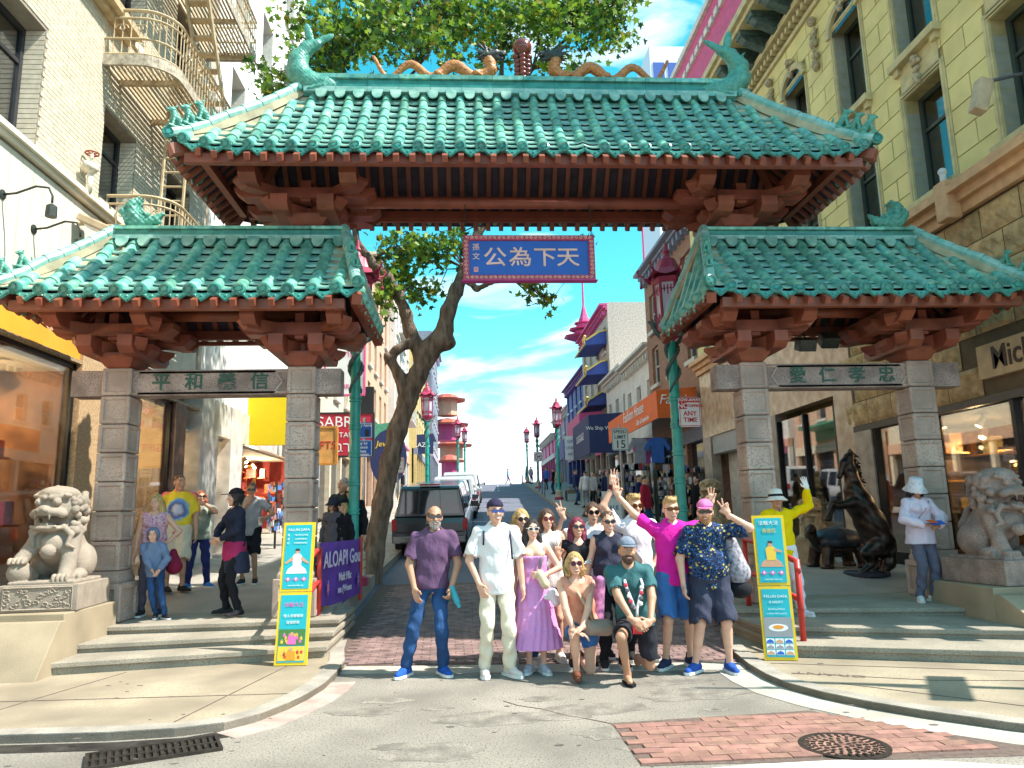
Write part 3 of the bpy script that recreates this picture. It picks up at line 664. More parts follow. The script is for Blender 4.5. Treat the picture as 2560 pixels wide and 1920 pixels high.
    return dict(o=ro, P=P, zf=zf, xl=xl, xr=xr, H=H, yc=yc, fd=fd, lift=lift)
UR = roof('upper_roof', -4.70, 4.70, -3.29, 3.29, 10.365, 1.275, 6.42, 7.93, .275, .07, .12, .285, 4, .212)
LR = roof('lower_roof', -6.75, -2.3, -5.88, -2.67, 10.365, 1.2, 4.49, 5.62, .302, .078, .06, .285, 9, .235)
RR = roof('lower_roof', 2.3, 6.75, 2.67, 5.88, 10.365, 1.2, 4.49, 5.62, .302, .078, .06, .285, 9, .235)
# beams across the opening
MB().tube([(-3.1, 10.365, 6.22), (3.1, 10.365, 6.22)], .09, 14).build('main_beam', wood, GT, smooth=True)
for y, z in ((11.0, 6.5),): MB().box(-3.0, 3.0, y-.05, y+.05, z-.07, z+.07).build('tie_beam', wood, GT)
MB().box(-3.4, 3.4, 11.36, 11.42, 6.34, 6.4).build('lattice_rail', wood, GT)
for s_, a, b in ((-1, -5.5, -3.3), (1, 3.3, 5.5)):
    MB().tube([(a, 10.365, 4.5), (b, 10.365, 4.5)], .08, 12).build('main_beam', wood, GT, smooth=True); MB().box(a, b, 11.3, 11.36, 4.3, 4.36).build('lattice_rail', wood, GT)
# ------------------------------------------------------------------ gate ornaments
def scal(a, f): return lambda X, Y, Z: a*(np.sin(X*f)*np.sin(Z*f)+.5*np.sin(Y*f*1.1+X*f*.3)*np.cos(Z*f*.8))
def chain(sd, pts, rads, k=.03):
    for i in range(len(pts)-1): sd.c(pts[i], pts[i+1], rads[i], rads[i+1], k)
    return sd
# fish biting the ridge ends
for s in (-1, 1):
    f = SDF(); Q = lambda x, z, y=0: (s*x, y, z)
    chain(f, [Q(2.72, .10), Q(2.98, .12), Q(3.22, .16), Q(3.40, .34), Q(3.42, .56), Q(3.30, .76), Q(3.14, .84)], [.10, .16, .18, .165, .14, .10, .07], .05)
    M1 = np.array(Matrix.Rotation(s*R(14), 3, 'Y')); M2 = np.array(Matrix.Rotation(s*R(-62), 3, 'Y')); f.e(Q(3.27, 1.0), (.065, .035, .20), .03, M1); f.e(Q(3.05, .92), (.06, .035, .19), .03, M2); f.e(Q(3.14, 1.06), (.05, .06, .09), .02, None, True)
    for q in range(7): a_ = q/6; f.c(Q(3.5-.02*a_, .14+.6*a_), Q(3.60-.06*a_, .20+.62*a_), .03, .006, .015)
    chain(f, [Q(3.5, .3), Q(3.56, .42), Q(3.52, .56)], [.05, .04, .015], .04)
    for y in (-.13, .13): f.c(Q(3.0, .06, y), Q(3.22, .0, y*1.3), .05, .02, .02); f.e(Q(2.86, .2, y*.7), .03, .01); f.c(Q(3.35, .02, y), Q(3.46, .06, y), .05, .03, .02)
    f.c(Q(2.78, .2), Q(2.66, .24), .035, .015, .02); f.c(Q(3.50, .45), Q(3.56, .6), .03, .01, .03)
    o = f.obj('ridge_fish', jade, GT, .016, scal(.007, 105), (0, 10.365, 7.95))
# golden dragons chasing a pearl
drag = mat('ochre_dragon_glaze', (.60, .24, .06), .45, var=.25, scale=25, col2=(.30, .11, .035), bump=.3, bscale=70)
dark = mat('black_green_glaze', (.035, .045, .035), .45, var=.25, scale=20, bump=.3, bscale=50)
RZ = 7.93+.28
for s in (-1, 1):
    Q = lambda x, z, y=0: (s*x, y, z)
    d = SDF(); n = 44; pts = []; rd = []
    for i in range(n):
        t = i/(n-1); x = 2.28-1.76*t; z = .15+.11*math.sin(t*16.5+2.6)*(1.15-.25*t)+(.16*max(0, 1-t*9))
        pts.append(Q(x, z)); rd.append(.026+.052*min(1, t*1.6))
    pts += [Q(.49, .19), Q(.50, .30), Q(.55, .42)]; rd += [.092, .085, .072]
    chain(d, pts, rd, .02)
    for x, y in ((.66, -.1), (.66, .1), (1.25, -.08), (1.25, .08)): d.c(Q(x, .12, y*.4), Q(x+.07, .08, y), .05, .035, .02); d.c(Q(x+.07, .08, y), Q(x-.02, .03, y*1.25), .035, .022, .02)
    for i in range(3, n-2, 1):
        if i % 2 == 0: p = pts[i]; d.c((p[0], 0, p[2]+rd[i]*.7), (p[0]+s*.012, 0, p[2]+rd[i]+.028), .012, .004, .006)
    o = d.obj('ridge_dragon', drag, GT, .0115, scal(.005, 120), (0, 10.365, RZ+.0))
    h = SDF(); h.c(Q(.55, .42), Q(.42, .47), .085, .07, .03); h.c(Q(.42, .48), Q(.29, .465), .055, .045, .02); h.c(Q(.44, .41), Q(.32, .385), .045, .03, .02)
    h.c(Q(.40, .435), Q(.26, .42), .02, .015, .005, sub=True); h.e(Q(.28, .50), .03, .01)
    for y in (-.05, .05):
        h.e(Q(.40, .535, y), .024, .008); chain(h, [Q(.5, .5, y), Q(.62, .55, y*1.4), Q(.74, .53, y*1.7)], [.024, .018, .006], .01)
        for q, (a, b) in enumerate(((.72, .42), (.75, .47), (.66, .36), (.70, .60), (.6, .62))): h.c(Q(.55, .44, y), Q(a, b, y*2), .03, .006, .01)
        h.c(Q(.3, .44, y*.8), Q(.18, .36, y*1.5), .009, .004, .005)
    for q in range(4): h.c(Q(.31+.03*q, .43, .03), Q(.31+.03*q, .405, .03), .008, .003, .003)
    h.obj('dragon_head', dark, o, .0105, scal(.003, 130))
pearl = mat('maroon_pearl_glaze', (.20, .035, .02), .22, var=.25, scale=10, coat=.5)
MB().ball((0, 10.365, RZ+.57), .15, 24, 16).build('pearl', pearl, GT, smooth=True)
bead = MB().ball((0, 0, 0), 1, 10, 7).mesh('pearl_bead', pearl, True)
for c in range(3):
    for j in range(6):
        w = .085+.03*(abs(j-2.8)/3)**2
        newobj('pearl_bead', bead, GT, ((c-1)*(.075+.03*(j < 1)+.02*(j > 4)), 10.365-(.04 if c == 1 else 0), RZ+.04+j*.075), None, (.062, .06, .05))
# dragon-fish heads on the outer ends of the lower ridges
for s in (-1, 1):
    Q = lambda x, z, y=0: (s*x, y, z); h = SDF()
    h.e(Q(5.62, .12), (.17, .12, .15), .04); h.c(Q(5.62, .1), Q(5.36, .14), .10, .07, .04); h.c(Q(5.36, .17), Q(5.27, .24), .06, .03, .02); h.c(Q(5.5, .02), Q(5.30, .0), .06, .04, .02)
    h.c(Q(5.38, .07), Q(5.22, .075), .03, .025, .008, sub=True)
    for y in (-.08, 0, .08):
        chain(h, [Q(5.66, .2, y), Q(5.68, .36, y), Q(5.60, .46, y*.8)], [.075, .06, .02], .03); chain(h, [Q(5.72, .12, y), Q(5.80, .24, y), Q(5.76, .36, y)], [.06, .045, .015], .03)
    for y in (-.07, .07): h.e(Q(5.45, .2, y), .032, .008); h.c(Q(5.5, .22, y), Q(5.56, .32, y*1.3), .025, .008, .01)
    h.obj('ridge_head', jade, GT, .0125, scal(.008, 75), (0, 10.365, 5.62+.17))
# small beasts seated on the hips
g = SDF(); g.c((0, .07, .05), (0, -.02, .14), .05, .045, .03); g.e((0, -.05, .20), (.035, .045, .038), .02); g.c((0, -.08, .195), (0, -.11, .19), .022, .016, .01)
for x in (-.032, .032): g.c((x, -.04, .12), (x, -.06, .0), .017, .016, .01); g.e((x*1.2, .06, .03), (.025, .05, .03), .01); g.c((x*.8, -.03, .23), (x, -.02, .26), .012, .006, .005); g.e((x*.5, -.095, .215), .008, .003)
chain(g, [(0, .11, .04), (0, .14, .12), (0, .11, .19)], [.018, .02, .01], .01); g.b((0, 0, -.005), (.05, .11, .015), .01, .01)
bV = g.arrays(.0075, scal(.0025, 160)); beast = npmesh('hip_beast', bV[0], bV[1], jade)
def beasts(RO, a, ts, scale):
    f = RO['xl'] if a < 0 else RO['xr']; ro = RO['o']
    for q, t in enumerate(ts):
        z = RO['zf'](t)+.02+.04+.14*min(1, t*8/3)+.065+RO['lift']*(1-t)**6
        newobj('hip_beast', beast, ro, (f(t), RO['yc']-RO['fd']*(1-t), z), (0, 0, math.atan2(f(0)-f(1), RO['fd'])+random.uniform(-.25, .25)), (scale,)*3)
beasts(UR, -1, (.03, .12, .21), 1.15); beasts(UR, 1, (.03, .11, .19), 1.15)
beasts(LR, -1, (.06, .20), .9); beasts(LR, 1, (.20, .45), .9); beasts(RR, -1, (.2, .45), .9); beasts(RR, 1, (.06, .2), .9)
# ------------------------------------------------------------------ hanging name plaque
PL = thing('name_plaque', 'blue plaque in a carved crimson frame hanging on chains under the gate', 'sign', (0.016, 10.3, 4.985))
blue = mat('plaque_blue_enamel', (.02, .10, .48), .35, var=.08, scale=3)
crim = mat('carved_crimson_frame', (.50, .055, .11), .5, var=.15, scale=12); pinkg = mat('pale_pink_gilding', (.85, .55, .48), .5, var=.1)
MB().box(-.93, .93, -.03, .03, .02, .66).build('panel', blue, PL)
for a in ((-.963, .963, .605, .682), (-.963, .963, 0, .077), (-.963, -.875, .077, .605), (.875, .963, .077, .605)):
    fr = MB().box(a[0], a[1], -.06, .05, a[2], a[3]).build('frame', crim, PL, bevel=.006)
m = MB()
def scroll(cx, cz, r, fl):
    pts = [(cx+fl*r*(1-i/13)*math.cos(i*.75), -.064, cz+r*(1-i/13)*math.sin(i*.75)*.95) for i in range(11)]; m.tube(pts, .0055, 4)
for i in range(28):
    x = -.9+i*1.8/27
    for z in (.643, .038): scroll(x, z, .026, 1 if i % 2 else -1)
for i in range(9):
    for x in (-.919, .919): scroll(x, .1+i*.06, .028, 1 if i % 2 else -1)
stuff(m.build('scrollwork', pinkg, PL))
for c, x in zip('公為下天', (-.50, -.13, .23, .57)): text(c, .31, pinkg, PL, (x, -.034, .335), ext=.01, name='gilt_character', sx=1.12, bold=.003)
for c, z in zip('孫文', (.50, .36)): text(c, .11, pinkg, PL, (-.775, -.034, z), ext=.004, name='gilt_character', bold=.001)
MB().box(-.81, -.745, -.036, -.03, .13, .205).build('seal', flat('seal_pink', (.75, .35, .35)), PL); text('文', .05, crim, PL, (-.777, -.038, .168), ext=.001, name='seal_mark')
MB().box(-.99, .99, -.075, .065, -.012, .0).build('bottom_rail', mat('magenta_rail', (.55, .05, .28), .5), PL)
for x in (-.93, .93):
    m = MB()
    for i in range(22): m.tube([(x+.012*math.cos(q*1.05)*(1 if i % 2 else .25), .012*math.cos(q*1.05)*(.25 if i % 2 else 1), .70+i*.045+.03*math.sin(q*1.05)) for q in range(7)], .004, 4, caps=False)
    m.build('chain', dark, PL)
# ------------------------------------------------------------------ guardian lions
def lion_sdf(ball_side, rot=0.):
    l = SDF()
    l.c((0, .22, .26), (0, -.04, .62), .25, .21, .1); l.e((0, .02, .38), (.25, .26, .22), .08)
    for s in (-1, 1):
        l.e((s*.22, .14, .22), (.14, .24, .22), .05); l.e((s*.27, -.14, .07), (.10, .15, .07), .03)
        for q in range(3): l.e((s*.27+(q-1)*.06, -.27, .05), (.033, .04, .042), .012)
        b = ball_side == s
        px, pz = s*(.30 if b else .19), (.26 if b else .06)
        l.c((s*.17, -.12, .58), (s*(.24 if b else .19), -.25, pz+.12), .115, .085, .06); l.c((s*(.24 if b else .19), -.25, pz+.12), (px, -.32, pz+.02), .085, .08, .03)
        for q in range(4): l.e((px+(q-1.5)*.05, -.41, pz), (.032, .06, .045), .01); l.e((px+(q-1.5)*.05, -.455, pz-.02), (.018, .025, .018), .006)
        if b: l.e((px, -.33, .12), .135, .01)
    l.e((0, -.24, .46), (.14, .1, .13), .04); l.c((-.2, -.16, .64), (.2, -.16, .64), .05, .05, .03)
    # bell and tassel on the chest
    l.e((0, -.36, .36), .085, .008); l.c((-.085, -.37, .36), (.085, -.37, .36), .012, .012, .004)
    for s in (-1, 1):
        chain(l, [(s*.12, -.28, .66), (s*.22, -.29, .56), (s*.19, -.32, .44), (s*.26, -.28, .4)], [.035, .03, .025, .015], .01)
        for q in range(3): l.e((s*.24, -.22, .60), (.05-.014*q, .06, .05-.014*q), .004)
    # head
    M = np.array(Matrix.Rotation(rot, 3, 'Z'))
    def T(p): p = Vector(p); v = Matrix.Rotation(rot, 3, 'Z') @ Vector((p.x, p.y+.05, 0)); return (v.x, v.y-.05, p.z)
    l.e(T((0, -.08, .90)), (.255, .24, .22), .05); l.e(T((0, -.12, 1.06)), (.23, .21, .10), .05, M)
    l.e(T((0, -.30, .83)), (.20, .13, .075), .03, M); l.e(T((0, -.38, .87)), (.075, .06, .05), .02, M)
    for s in (-1, 1):
        l.e(T((s*.05, -.42, .855)), (.035, .03, .028), .012); l.e(T((s*.115, -.315, .955)), .05, .008); l.e(T((s*.115, -.355, .958)), .022, .004)
        l.c(T((s*.04, -.32, 1.01)), T((s*.22, -.24, 1.035)), .035, .028, .02); l.e(T((s*.17, -.29, .81)), (.06, .07, .05), .02)
        l.e(T((s*.26, -.02, .98)), (.05, .06, .09), .02); l.c(T((s*.12, -.37, .78)), T((s*.12, -.38, .735)), .018, .006, .006)
    l.c(T((-.15, -.32, .815)), T((.15, -.32, .815)), .03, .03, .02)
    l.e(T((0, -.28, .642)), (.175, .15, .05), .02, M); l.c(T((-.15, -.37, .662)), T((.15, -.37, .662)), .022, .022, .01)
    l.b(T((0, -.36, .732)), (.17, .2, .056), .03, .004, M, sub=True); l.e(T((0, -.30, .69)), (.07, .1, .02), .01, M)
    for s in (-1, 1): l.e(T((s*.115, -.372, .96)), .013, .002, None, True); l.c(T((s*.09, -.40, .79)), T((s*.09, -.40, .735)), .016, .006, .004); l.c(T((s*.07, -.40, .67)), T((s*.07, -.40, .71)), .013, .005, .004)
    for q in range(7): l.c(T((-.2+.066*q, -.275, 1.10-.02*abs(q-3))), T((-.17+.057*q, -.16, 1.155-.02*abs(q-3))), .022, .018, .003)
    rg = random.Random(3)
    for i in range(105):
        a = rg.uniform(-2.1, 2.1)+math.pi/2; z = rg.uniform(.60, 1.06); w = .27-.14*abs(z-.85)
        p = T((w*math.cos(a), -.05+w*math.sin(a)*1.0, z)); l.e(p, rg.uniform(.034, .056), .001); l.c(p, (p[0]*1.06, p[1]-.01, p[2]+.01), .012, .012, .001, True)
    for i in range(9): a = -.95+i*.24; l.c(T((.21*math.sin(a), -.30+.06*abs(a), 1.02)), T((.235*math.sin(a), -.285+.06*abs(a), 1.075)), .026, .02, .006)
    chain(l, [(0, .42, .1), (0, .5, .4), (0, .42, .62)], [.06, .08, .04], .03)
    l.b((0, -.02, .0), (.37, .45, .025), .02, .02)
    return l
lstone = mat('carved_limestone', (.36, .30, .235), .9, var=.16, scale=5, bump=.4, bscale=90, speck=120, speckcol=(.25, .2, .16))
lstoned = mat('weathered_brown_granite', (.36, .27, .23), .85, var=.2, scale=6, bump=.4, bscale=80, speck=90, speckcol=(.17, .12, .1))
plinm = mat('plinth_concrete', (.37, .30, .20), .9, var=.15, scale=1.5, bump=.25, bscale=90)
LION = {}
for s, mt, lab in ((-1, lstone, 'pale sunlit stone guardian lion with its paw on a ball'), (1, lstoned, 'brown shaded stone guardian lion with an open grinning mouth')):
    x, y, z = (-5.82, 9.42, .985) if s < 0 else (5.76, 9.2, .985)
    t = thing('stone_lion', lab, 'statue', (x, y, z), R(8 if s > 0 else 6), 'guardian lions flanking the gate')
    b = lion_sdf(s, R(14*s)); b.obj('lion_body', mt, t, .0105 if s < 0 else .0115, lambda X, Y, Z: .0022*np.sin(X*120)*np.sin(Y*110)*np.sin(Z*125)).scale = (.97, .95, .96)
    pm = MB(); pm.box(-.42, .42, -.5, .5, -.31, -.012); pd = pm.build('pedestal', mt, t, bevel=.012)
    m = MB(); rg = random.Random(5)
    for i in range(30):
        cx, cz = rg.uniform(-.33, .33), rg.uniform(-.25, -.07); m.tube([(cx+.04*(1-q/9)*math.cos(q*.9+i), -.503, cz+.03*(1-q/9)*math.sin(q*.9+i)) for q in range(7)], .009, 4)
    if s < 0: m.tube([(-.36, -.502, -.28), (.36, -.502, -.28), (.36, -.502, -.04), (-.36, -.502, -.04), (-.36, -.502, -.28)], .012, 4); stuff(m.build('carved_relief', mt, pd))
# stepped plinths and sloping cheek walls that carry the lions
for s in (-1, 1):
    t = thing('lion_plinth', 'sloping concrete cheek wall under the '+('pale sunlit' if s < 0 else 'shaded brown')+' lion', 'plinth', (0, 0, 0))
    X = (lambda v: v) if s < 0 else (lambda v: -v)
    y0, yb = (8.75, 10.0) if s < 0 else (8.6, 9.9); yf = 8.22 if s < 0 else 7.3
    xa, xb = (-6.55, -5.37) if s < 0 else (5.2, 6.6)
    MB().box(xa, xb, y0, yb, .05, .672).build('plinth_block', plinm, t, bevel=.01)
    pr = [(yf, .045), (y0-.003, .045), (y0-.003, .60), (y0-.12, .60)]
    MB().prism(pr, lambda y, z: (xa, y, z), lambda y, z: (xb+(.02 if s < 0 else 0), y, z)).build('sloping_cheek', plinm, t, bevel=.01)
# ------------------------------------------------------------------ bronze statues in front of the shop
bronze = mat('dark_bronze', (.075, .05, .04), .32, metal=.75, var=.3, scale=7, bump=.15, bscale=40)
shellm = mat('turtle_shell_bronze', (.045, .05, .07), .4, metal=.5, var=.3, scale=8, bump=.2, bscale=30)
hb = atG(1872, 1240); HY = hb.y
H = thing('bronze_horse', 'dark bronze statue of a rearing horse with a full mane', 'statue', hb)
def hp(u, v, dy=0.): p = atY(u, v, HY+dy)-hb; return (p.x, p.y, p.z)
h = SDF()
chain(h, [hp(1900, 1172), hp(1880, 1130), hp(1858, 1090), hp(1846, 1062)], [.25, .23, .21, .17], .1)
chain(h, [hp(1846, 1062), hp(1838, 1025), hp(1832, 996)], [.15, .105, .085], .06); chain(h, [hp(1833, 988), hp(1822, 1002), hp(1813, 1030)], [.085, .07, .045], .03)
for dy in (-.05, .05): h.c(hp(1834, 985, dy), hp(1836, 968, dy), .028, .008, .01)
for dy, o in ((-.12, 0), (.12, 6)):
    chain(h, [hp(1846, 1085, dy), hp(1812+o, 1092, dy), hp(1798+o, 1086, dy)], [.09, .055, .045], .03); chain(h, [hp(1798+o, 1086, dy), hp(1789+o, 1112, dy), hp(1786+o, 1122, dy)], [.045, .03, .04], .015)
    chain(h, [hp(1896, 1180, dy), hp(1872+o, 1196, dy), hp(1884+o*2, 1218, dy), hp(1862+o*4, 1236, dy)], [.16, .09, .05, .05], .04)
chain(h, [hp(1910, 1150), hp(1922, 1180), hp(1920, 1215), hp(1908, 1238)], [.05, .10, .11, .06], .04)
h.obj('horse_body', bronze, H, .018, lambda X, Y, Z: .003*np.sin(Z*40+X*30))
m = SDF(); rg = random.Random(2)
for i in range(16):
    t = i/15; u, v = lerp(1840, 1868, t), lerp(978, 1082, t); m.c(hp(u-4, v), hp(u+10+rg.uniform(-2, 6), v+10, rg.uniform(-.05, .05)), .045, .012, .02); m.c(hp(u-4, v-3, .05), hp(u+7, v+14, .08), .04, .012, .02)
m.obj('mane', mat('black_bronze', (.02, .017, .016), .4, metal=.6), H, .014)
MB().lathe([(.36, -.02), (.36, .03), (.33, .05), (.001, .052)], 20).build('base', shellm, H)
tb = atG(1812, 1226)
T = thing('bronze_turtle', 'dark bronze turtle statue with a domed shell beside the horse', 'statue', tb)
s_ = SDF(); s_.e((0, 0, .46), (.46, .42, .27), .03); s_.b((0, 0, .30), (.6, .6, .07), .02, .02, sub=True); s_.c((-.46, 0, .38), (.46, 0, .38), .0, .0, .0)
s_.obj('shell', shellm, T, .02, lambda X, Y, Z: .012*(np.abs(np.sin(X*9.5))**.3*np.abs(np.sin(Y*9.5+Z*3))**.3-.7))
b = SDF(); b.e((0, 0, .34), (.40, .36, .09), .03)
for x in (-.32, .32):
    for y in (-.25, .25): b.c((x*.9, y, .34), (x*1.05, y*1.1, .08), .11, .10, .04); b.e((x*1.08, y*1.1, .03), (.12, .13, .05), .03)
chain(b, [(-.36, -.1, .38), (-.50, -.14, .54), (-.53, -.16, .70)], [.10, .075, .095], .04); b.c((-.53, -.18, .70), (-.60, -.24, .66), .07, .05, .02)
b.obj('turtle_body', bronze, T, .02)
tan_ = mat('tan_cast_stone', (.55, .40, .24), .8, var=.2, scale=6, bump=.3, bscale=70)
st = lion_sdf(0, R(25)).arrays(.022); stm = npmesh('lion_body', st[0], st[1], tan_)
for k, (u, v, Y, sc, lab) in enumerate(((1757, 1165, 14.6, .72, 'tan stone lion statue seated beside the shop doorway'), (1540, 1120, 20.5, .95, 'tan stone lion statue by the white wall behind the green lamp post'))):
    b_ = atY(u, v, Y); t = thing('tan_lion_statue', lab, 'statue', b_, R(-40), 'tan shop lion statues'); newobj('lion_body', stm, t, None, None, (sc,)*3)
    MB().box(-.42*sc, .42*sc, -.46*sc, .46*sc, -max(.12, b_.z-zs(Y)), -.01).build('pedestal', tan_, t, bevel=.02)
# ------------------------------------------------------------------ buildings: helpers
class Fac:
    """a street front in the plane x = X; d is how far a piece stands out of it towards the street"""
    def __init__(s, side, X): s.X = X; s.n = -side
    def bx(s, m, y0, y1, z0, z1, d0, d1):
        a, b = s.X+s.n*d0, s.X+s.n*d1; return m.box(min(a, b), max(a, b), y0, y1, z0, z1)
    def wall(s, m, y0, y1, z0, z1, holes, d0, d1):
        ys = sorted({y0, y1, *[h[0] for h in holes if y0 < h[0] < y1], *[h[1] for h in holes if y0 < h[1] < y1]})
        for a, b in zip(ys, ys[1:]):
            c = (a+b)/2; hs = sorted([(h[2], h[3]) for h in holes if h[0] < c < h[1]]); z = z0
            for p, q in hs:
                if p > z: s.bx(m, a, b, z, min(p, z1), d0, d1)
                z = max(z, q)
            if z < z1: s.bx(m, a, b, z, z1, d0, d1)
        return m
pane_m = mat('dark_window_pane', (.035, .045, .055), .06, var=.3, scale=.6, spec=.9)
frame_dk = mat('dark_green_sash', (.05, .07, .055), .5, var=.1)
frame_wh = mat('pale_window_frame', (.62, .58, .52), .6, var=.1)
shopglass = glass('shop_glass', (.82, .82, .80), .10)
def window(F, parent, y0, y1, z0, z1, dep=-.22, fm=frame_dk, pm=None, rail=.45, sill=None, w=.06):
    m = MB(); a, b = dep, dep+.07
    F.bx(m, y0, y0+w, z0, z1, a, b); F.bx(m, y1-w, y1, z0, z1, a, b); F.bx(m, y0+w, y1-w, z0, z0+w, a, b); F.bx(m, y0+w, y1-w, z1-w, z1, a, b)
    if rail: zz = lerp(z0, z1, 1-rail); F.bx(m, y0+w, y1-w, zz-.03, zz+.03, a, b-.01)
    o = m.build('window', fm, parent)
    m = MB(); F.bx(m, y0+w, y1-w, z0+w, z1-w, dep+.015, dep+.03); m.build('pane', pm or pane_m, o)
    if sill: m = MB(); F.bx(m, y0-.1, y1+.1, z0-.16, z0-.002, -.05, .14); m.build('sill', sill, o)
    return o
def brickwork(F, parent, y0, y1, z0, z1, holes, mt, bw=.215, bh=.068, j=.012, objs=None):
    me = MB(); F2 = Fac(-F.n, 0); F2.bx(me, 0, bw, 0, bh, -.01, .012); me = me.mesh('brick', mt); st = MB(); z = z0; row = 0; n = 0
    while z+bh < z1:
        y = y0-(row % 2)*(bw+j)/2
        while y < y1:
            a, b = max(y, y0), min(y+bw, y1); hit = False
            for h in holes:
                if h[2] < z+bh and z < h[3]:
                    if a < h[1] and b > h[0]:
                        if a < h[0]-.04: b = h[0]
                        elif b > h[1]+.04: a = h[1]
                        else: hit = True
            if not hit and b-a > .03:
                if objs and objs[0] < a and b < objs[1] and objs[2] < z < objs[3] and n < 295 and b-a > bw*.9:
                    newobj('brick', me, parent, (F.X, a, z)); n += 1
                else: F.bx(st, a, b, z, z+bh, -.01, .012)
            y += bw+j
        z += bh+j; row += 1
    if st.v: stuff(st.build('brick', mt, parent))
def shop_room(parent, F, y0, y1, z0, z1, dep, wm, fm, cm, lamps=6, goods=40, seed=1, cols=((.5, .15, .06), (.7, .5, .2), (.15, .06, .04), (.6, .55, .5)), pend=.0, pw=90.):
    m = MB(); F.bx(m, y0, y1, z0-.05, z0, -dep, -.1); m.mi = 1; F.bx(m, y0, y1, z0, z1, -dep-.05, -dep); F.bx(m, y0-.05, y0, z0, z1, -dep, -.12); F.bx(m, y1, y1+.05, z0, z1, -dep, -.12)
    m.mi = 2; F.bx(m, y0, y1, z1, z1+.05, -dep, -.1); m.build('shop_interior', [fm, wm, cm], parent)
    rg = random.Random(seed); em = mat('lit_lamp_glow', (1., .82, .5), .5, emit=14.); wh = flat('lamp_housing', (.7, .7, .68))
    for i in range(lamps):
        y = lerp(y0+.3, y1-.3, (i+.5)/lamps); d = -rg.uniform(.45, min(1.3, dep*.6)); z = z1-rg.uniform(.12, .35)-pend*rg.random()
        M = Matrix.Rotation(rg.uniform(-.6, .6), 3, 'X') @ Matrix.Rotation(F.n*-.6, 3, 'Y')
        c = Vector((F.X+F.n*d, y, z)); o = MB().lathe([(.05, .12), (.06, .1), (.065, -.06), (.055, -.07)], 10, c, ax=M).build('spot_lamp', wh, parent)
        MB().lathe([(.05, -.072), (.05, -.078)], 10, c, ax=M).build('lamp_lens', em, o)
    for q in range(2 if y1-y0 > 4 else 1):
        ll = bpy.data.lights.new('shop_lamp', 'POINT'); ll.energy = pw; ll.color = (1., .72, .38); ll.shadow_soft_size = .035
        lo = bpy.data.objects.new('shop_lamp', ll); COL.objects.link(lo); lo.parent = parent; lo.location = (F.X-F.n*dep*.45, lerp(y0, y1, (q+.5)/(2 if y1-y0 > 4 else 1)), z1-.5)
    gm = [mat('goods_%d_%s' % (i, parent.name), c, .5, var=.25, scale=9) for i, c in enumerate(cols)]
    m = MB()
    for i in range(goods):
        y = rg.uniform(y0+.15, y1-.15); d = -rg.uniform(.5, dep-.2); zz = z0+rg.choice((0, 0, .7, 1.1, 1.6, 2.1)); w = rg.uniform(.05, .16); h = rg.uniform(.1, .45); m.mi = i % len(gm)
        F.bx(m, y-w, y+w, zz, min(zz+h, z1-.1), d-w, d+w)
        if zz: m.mi = 0; F.bx(m, y-w-.1, y+w+.1, zz-.03, zz-.001, d-w-.05, d+w+.05)
    if goods: stuff(m.build('display_goods', gm, parent))
# ------------------------------------------------------------------ cream brick corner building (street side, sunlit)
FL = Fac(-1, -7.2)
cream = mat('cream_glazed_brick', (.68, .60, .45), .6, var=.10, scale=9, rnd=.07, bump=.05); mortc = mat('grey_mortar', (.33, .28, .22), .9, var=.12)
creamp = mat('cream_painted_panel', (.72, .66, .54), .65, var=.08, scale=2); tanm = mat('tan_painted_iron', (.58, .46, .28), .55, var=.2, scale=6, col2=(.40, .28, .15))
BL = thing('brick_corner_building', 'cream brick building with shop windows and tan fire escapes beside the pale lion', 'building')
hl = [(8.85, 10.45, 7.08, 9.0), (12.3, 13.55, 7.15, 8.85), (15.0, 16.3, 7.2, 9.0), (12.3, 13.55, 10.75, 13.0), (8.6, 10.3, 11.0, 13.2), (15.0, 16.3, 10.75, 13.0), (12.3, 13.55, 14.4, 16.8), (15., 16.3, 14.4, 16.8)]
m = MB(); FL.wall(m, 2.5, 17.4, 6.85, 24, hl, -.4, -.001); m.box(-13, -7.8, 2.5, 17.4, 4.3, 24); m.build('wall', mortc, BL)
brickwork(FL, BL, 8.0, 17.4, 7.06, 14.2, hl, cream, objs=(10.44, 12.32, 7.06, 10.4))
for h in hl:
    m = MB(); FL.bx(m, h[0]-.02, h[1]+.02, h[2]-.16, h[2]-.002, -.35, .06); m.build('sill', creamp, BL)
    # brick reveals
    m = MB(); 
    for k in range(int((h[3]-h[2])/.08)): FL.bx(m, h[1]-.004, h[1]+.006, h[2]+k*.08, h[2]+k*.08+.068, -.33, -.01)
    stuff(m.build('reveal_brick', cream, BL))
    o = window(FL, BL, *h, dep=-.36, fm=mat('black_window_frame', (.03, .03, .035), .5), pm=glass('upper_glass', (.7, .7, .7), .22), rail=.3, w=.08)
    m = MB(); FL.bx(m, h[0]+.1, h[1]-.25, h[2]+.05, lerp(h[2], h[3], .8), -.62, -.6); m.build('red_curtain', mat('red_blind', (.45, .05, .09), .8, var=.2, scale=3), o)
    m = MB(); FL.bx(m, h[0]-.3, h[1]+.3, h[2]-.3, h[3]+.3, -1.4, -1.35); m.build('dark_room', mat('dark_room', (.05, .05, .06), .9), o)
for z0, z1, d in ((6.85, 6.92, .10), (6.92, 7.0, .16), (7.0, 7.055, .10)): m = MB(); FL.bx(m, 2.5, 17.4, z0, z1, 0, d); m.build('ledge', creamp, BL)
for z0, z1, d in ((10.42, 10.52, .16), (10.52, 10.66, .30), (10.66, 10.72, .2)): m = MB(); FL.bx(m, 2.5, 12.9, z0, z1, .013, d); m.build('belt_course', tanm, BL)
m = MB(); FL.bx(m, 2.5, 17.4, 4.6, 6.85, -.1, -.012); m.build('fascia_backing', mortc, BL)
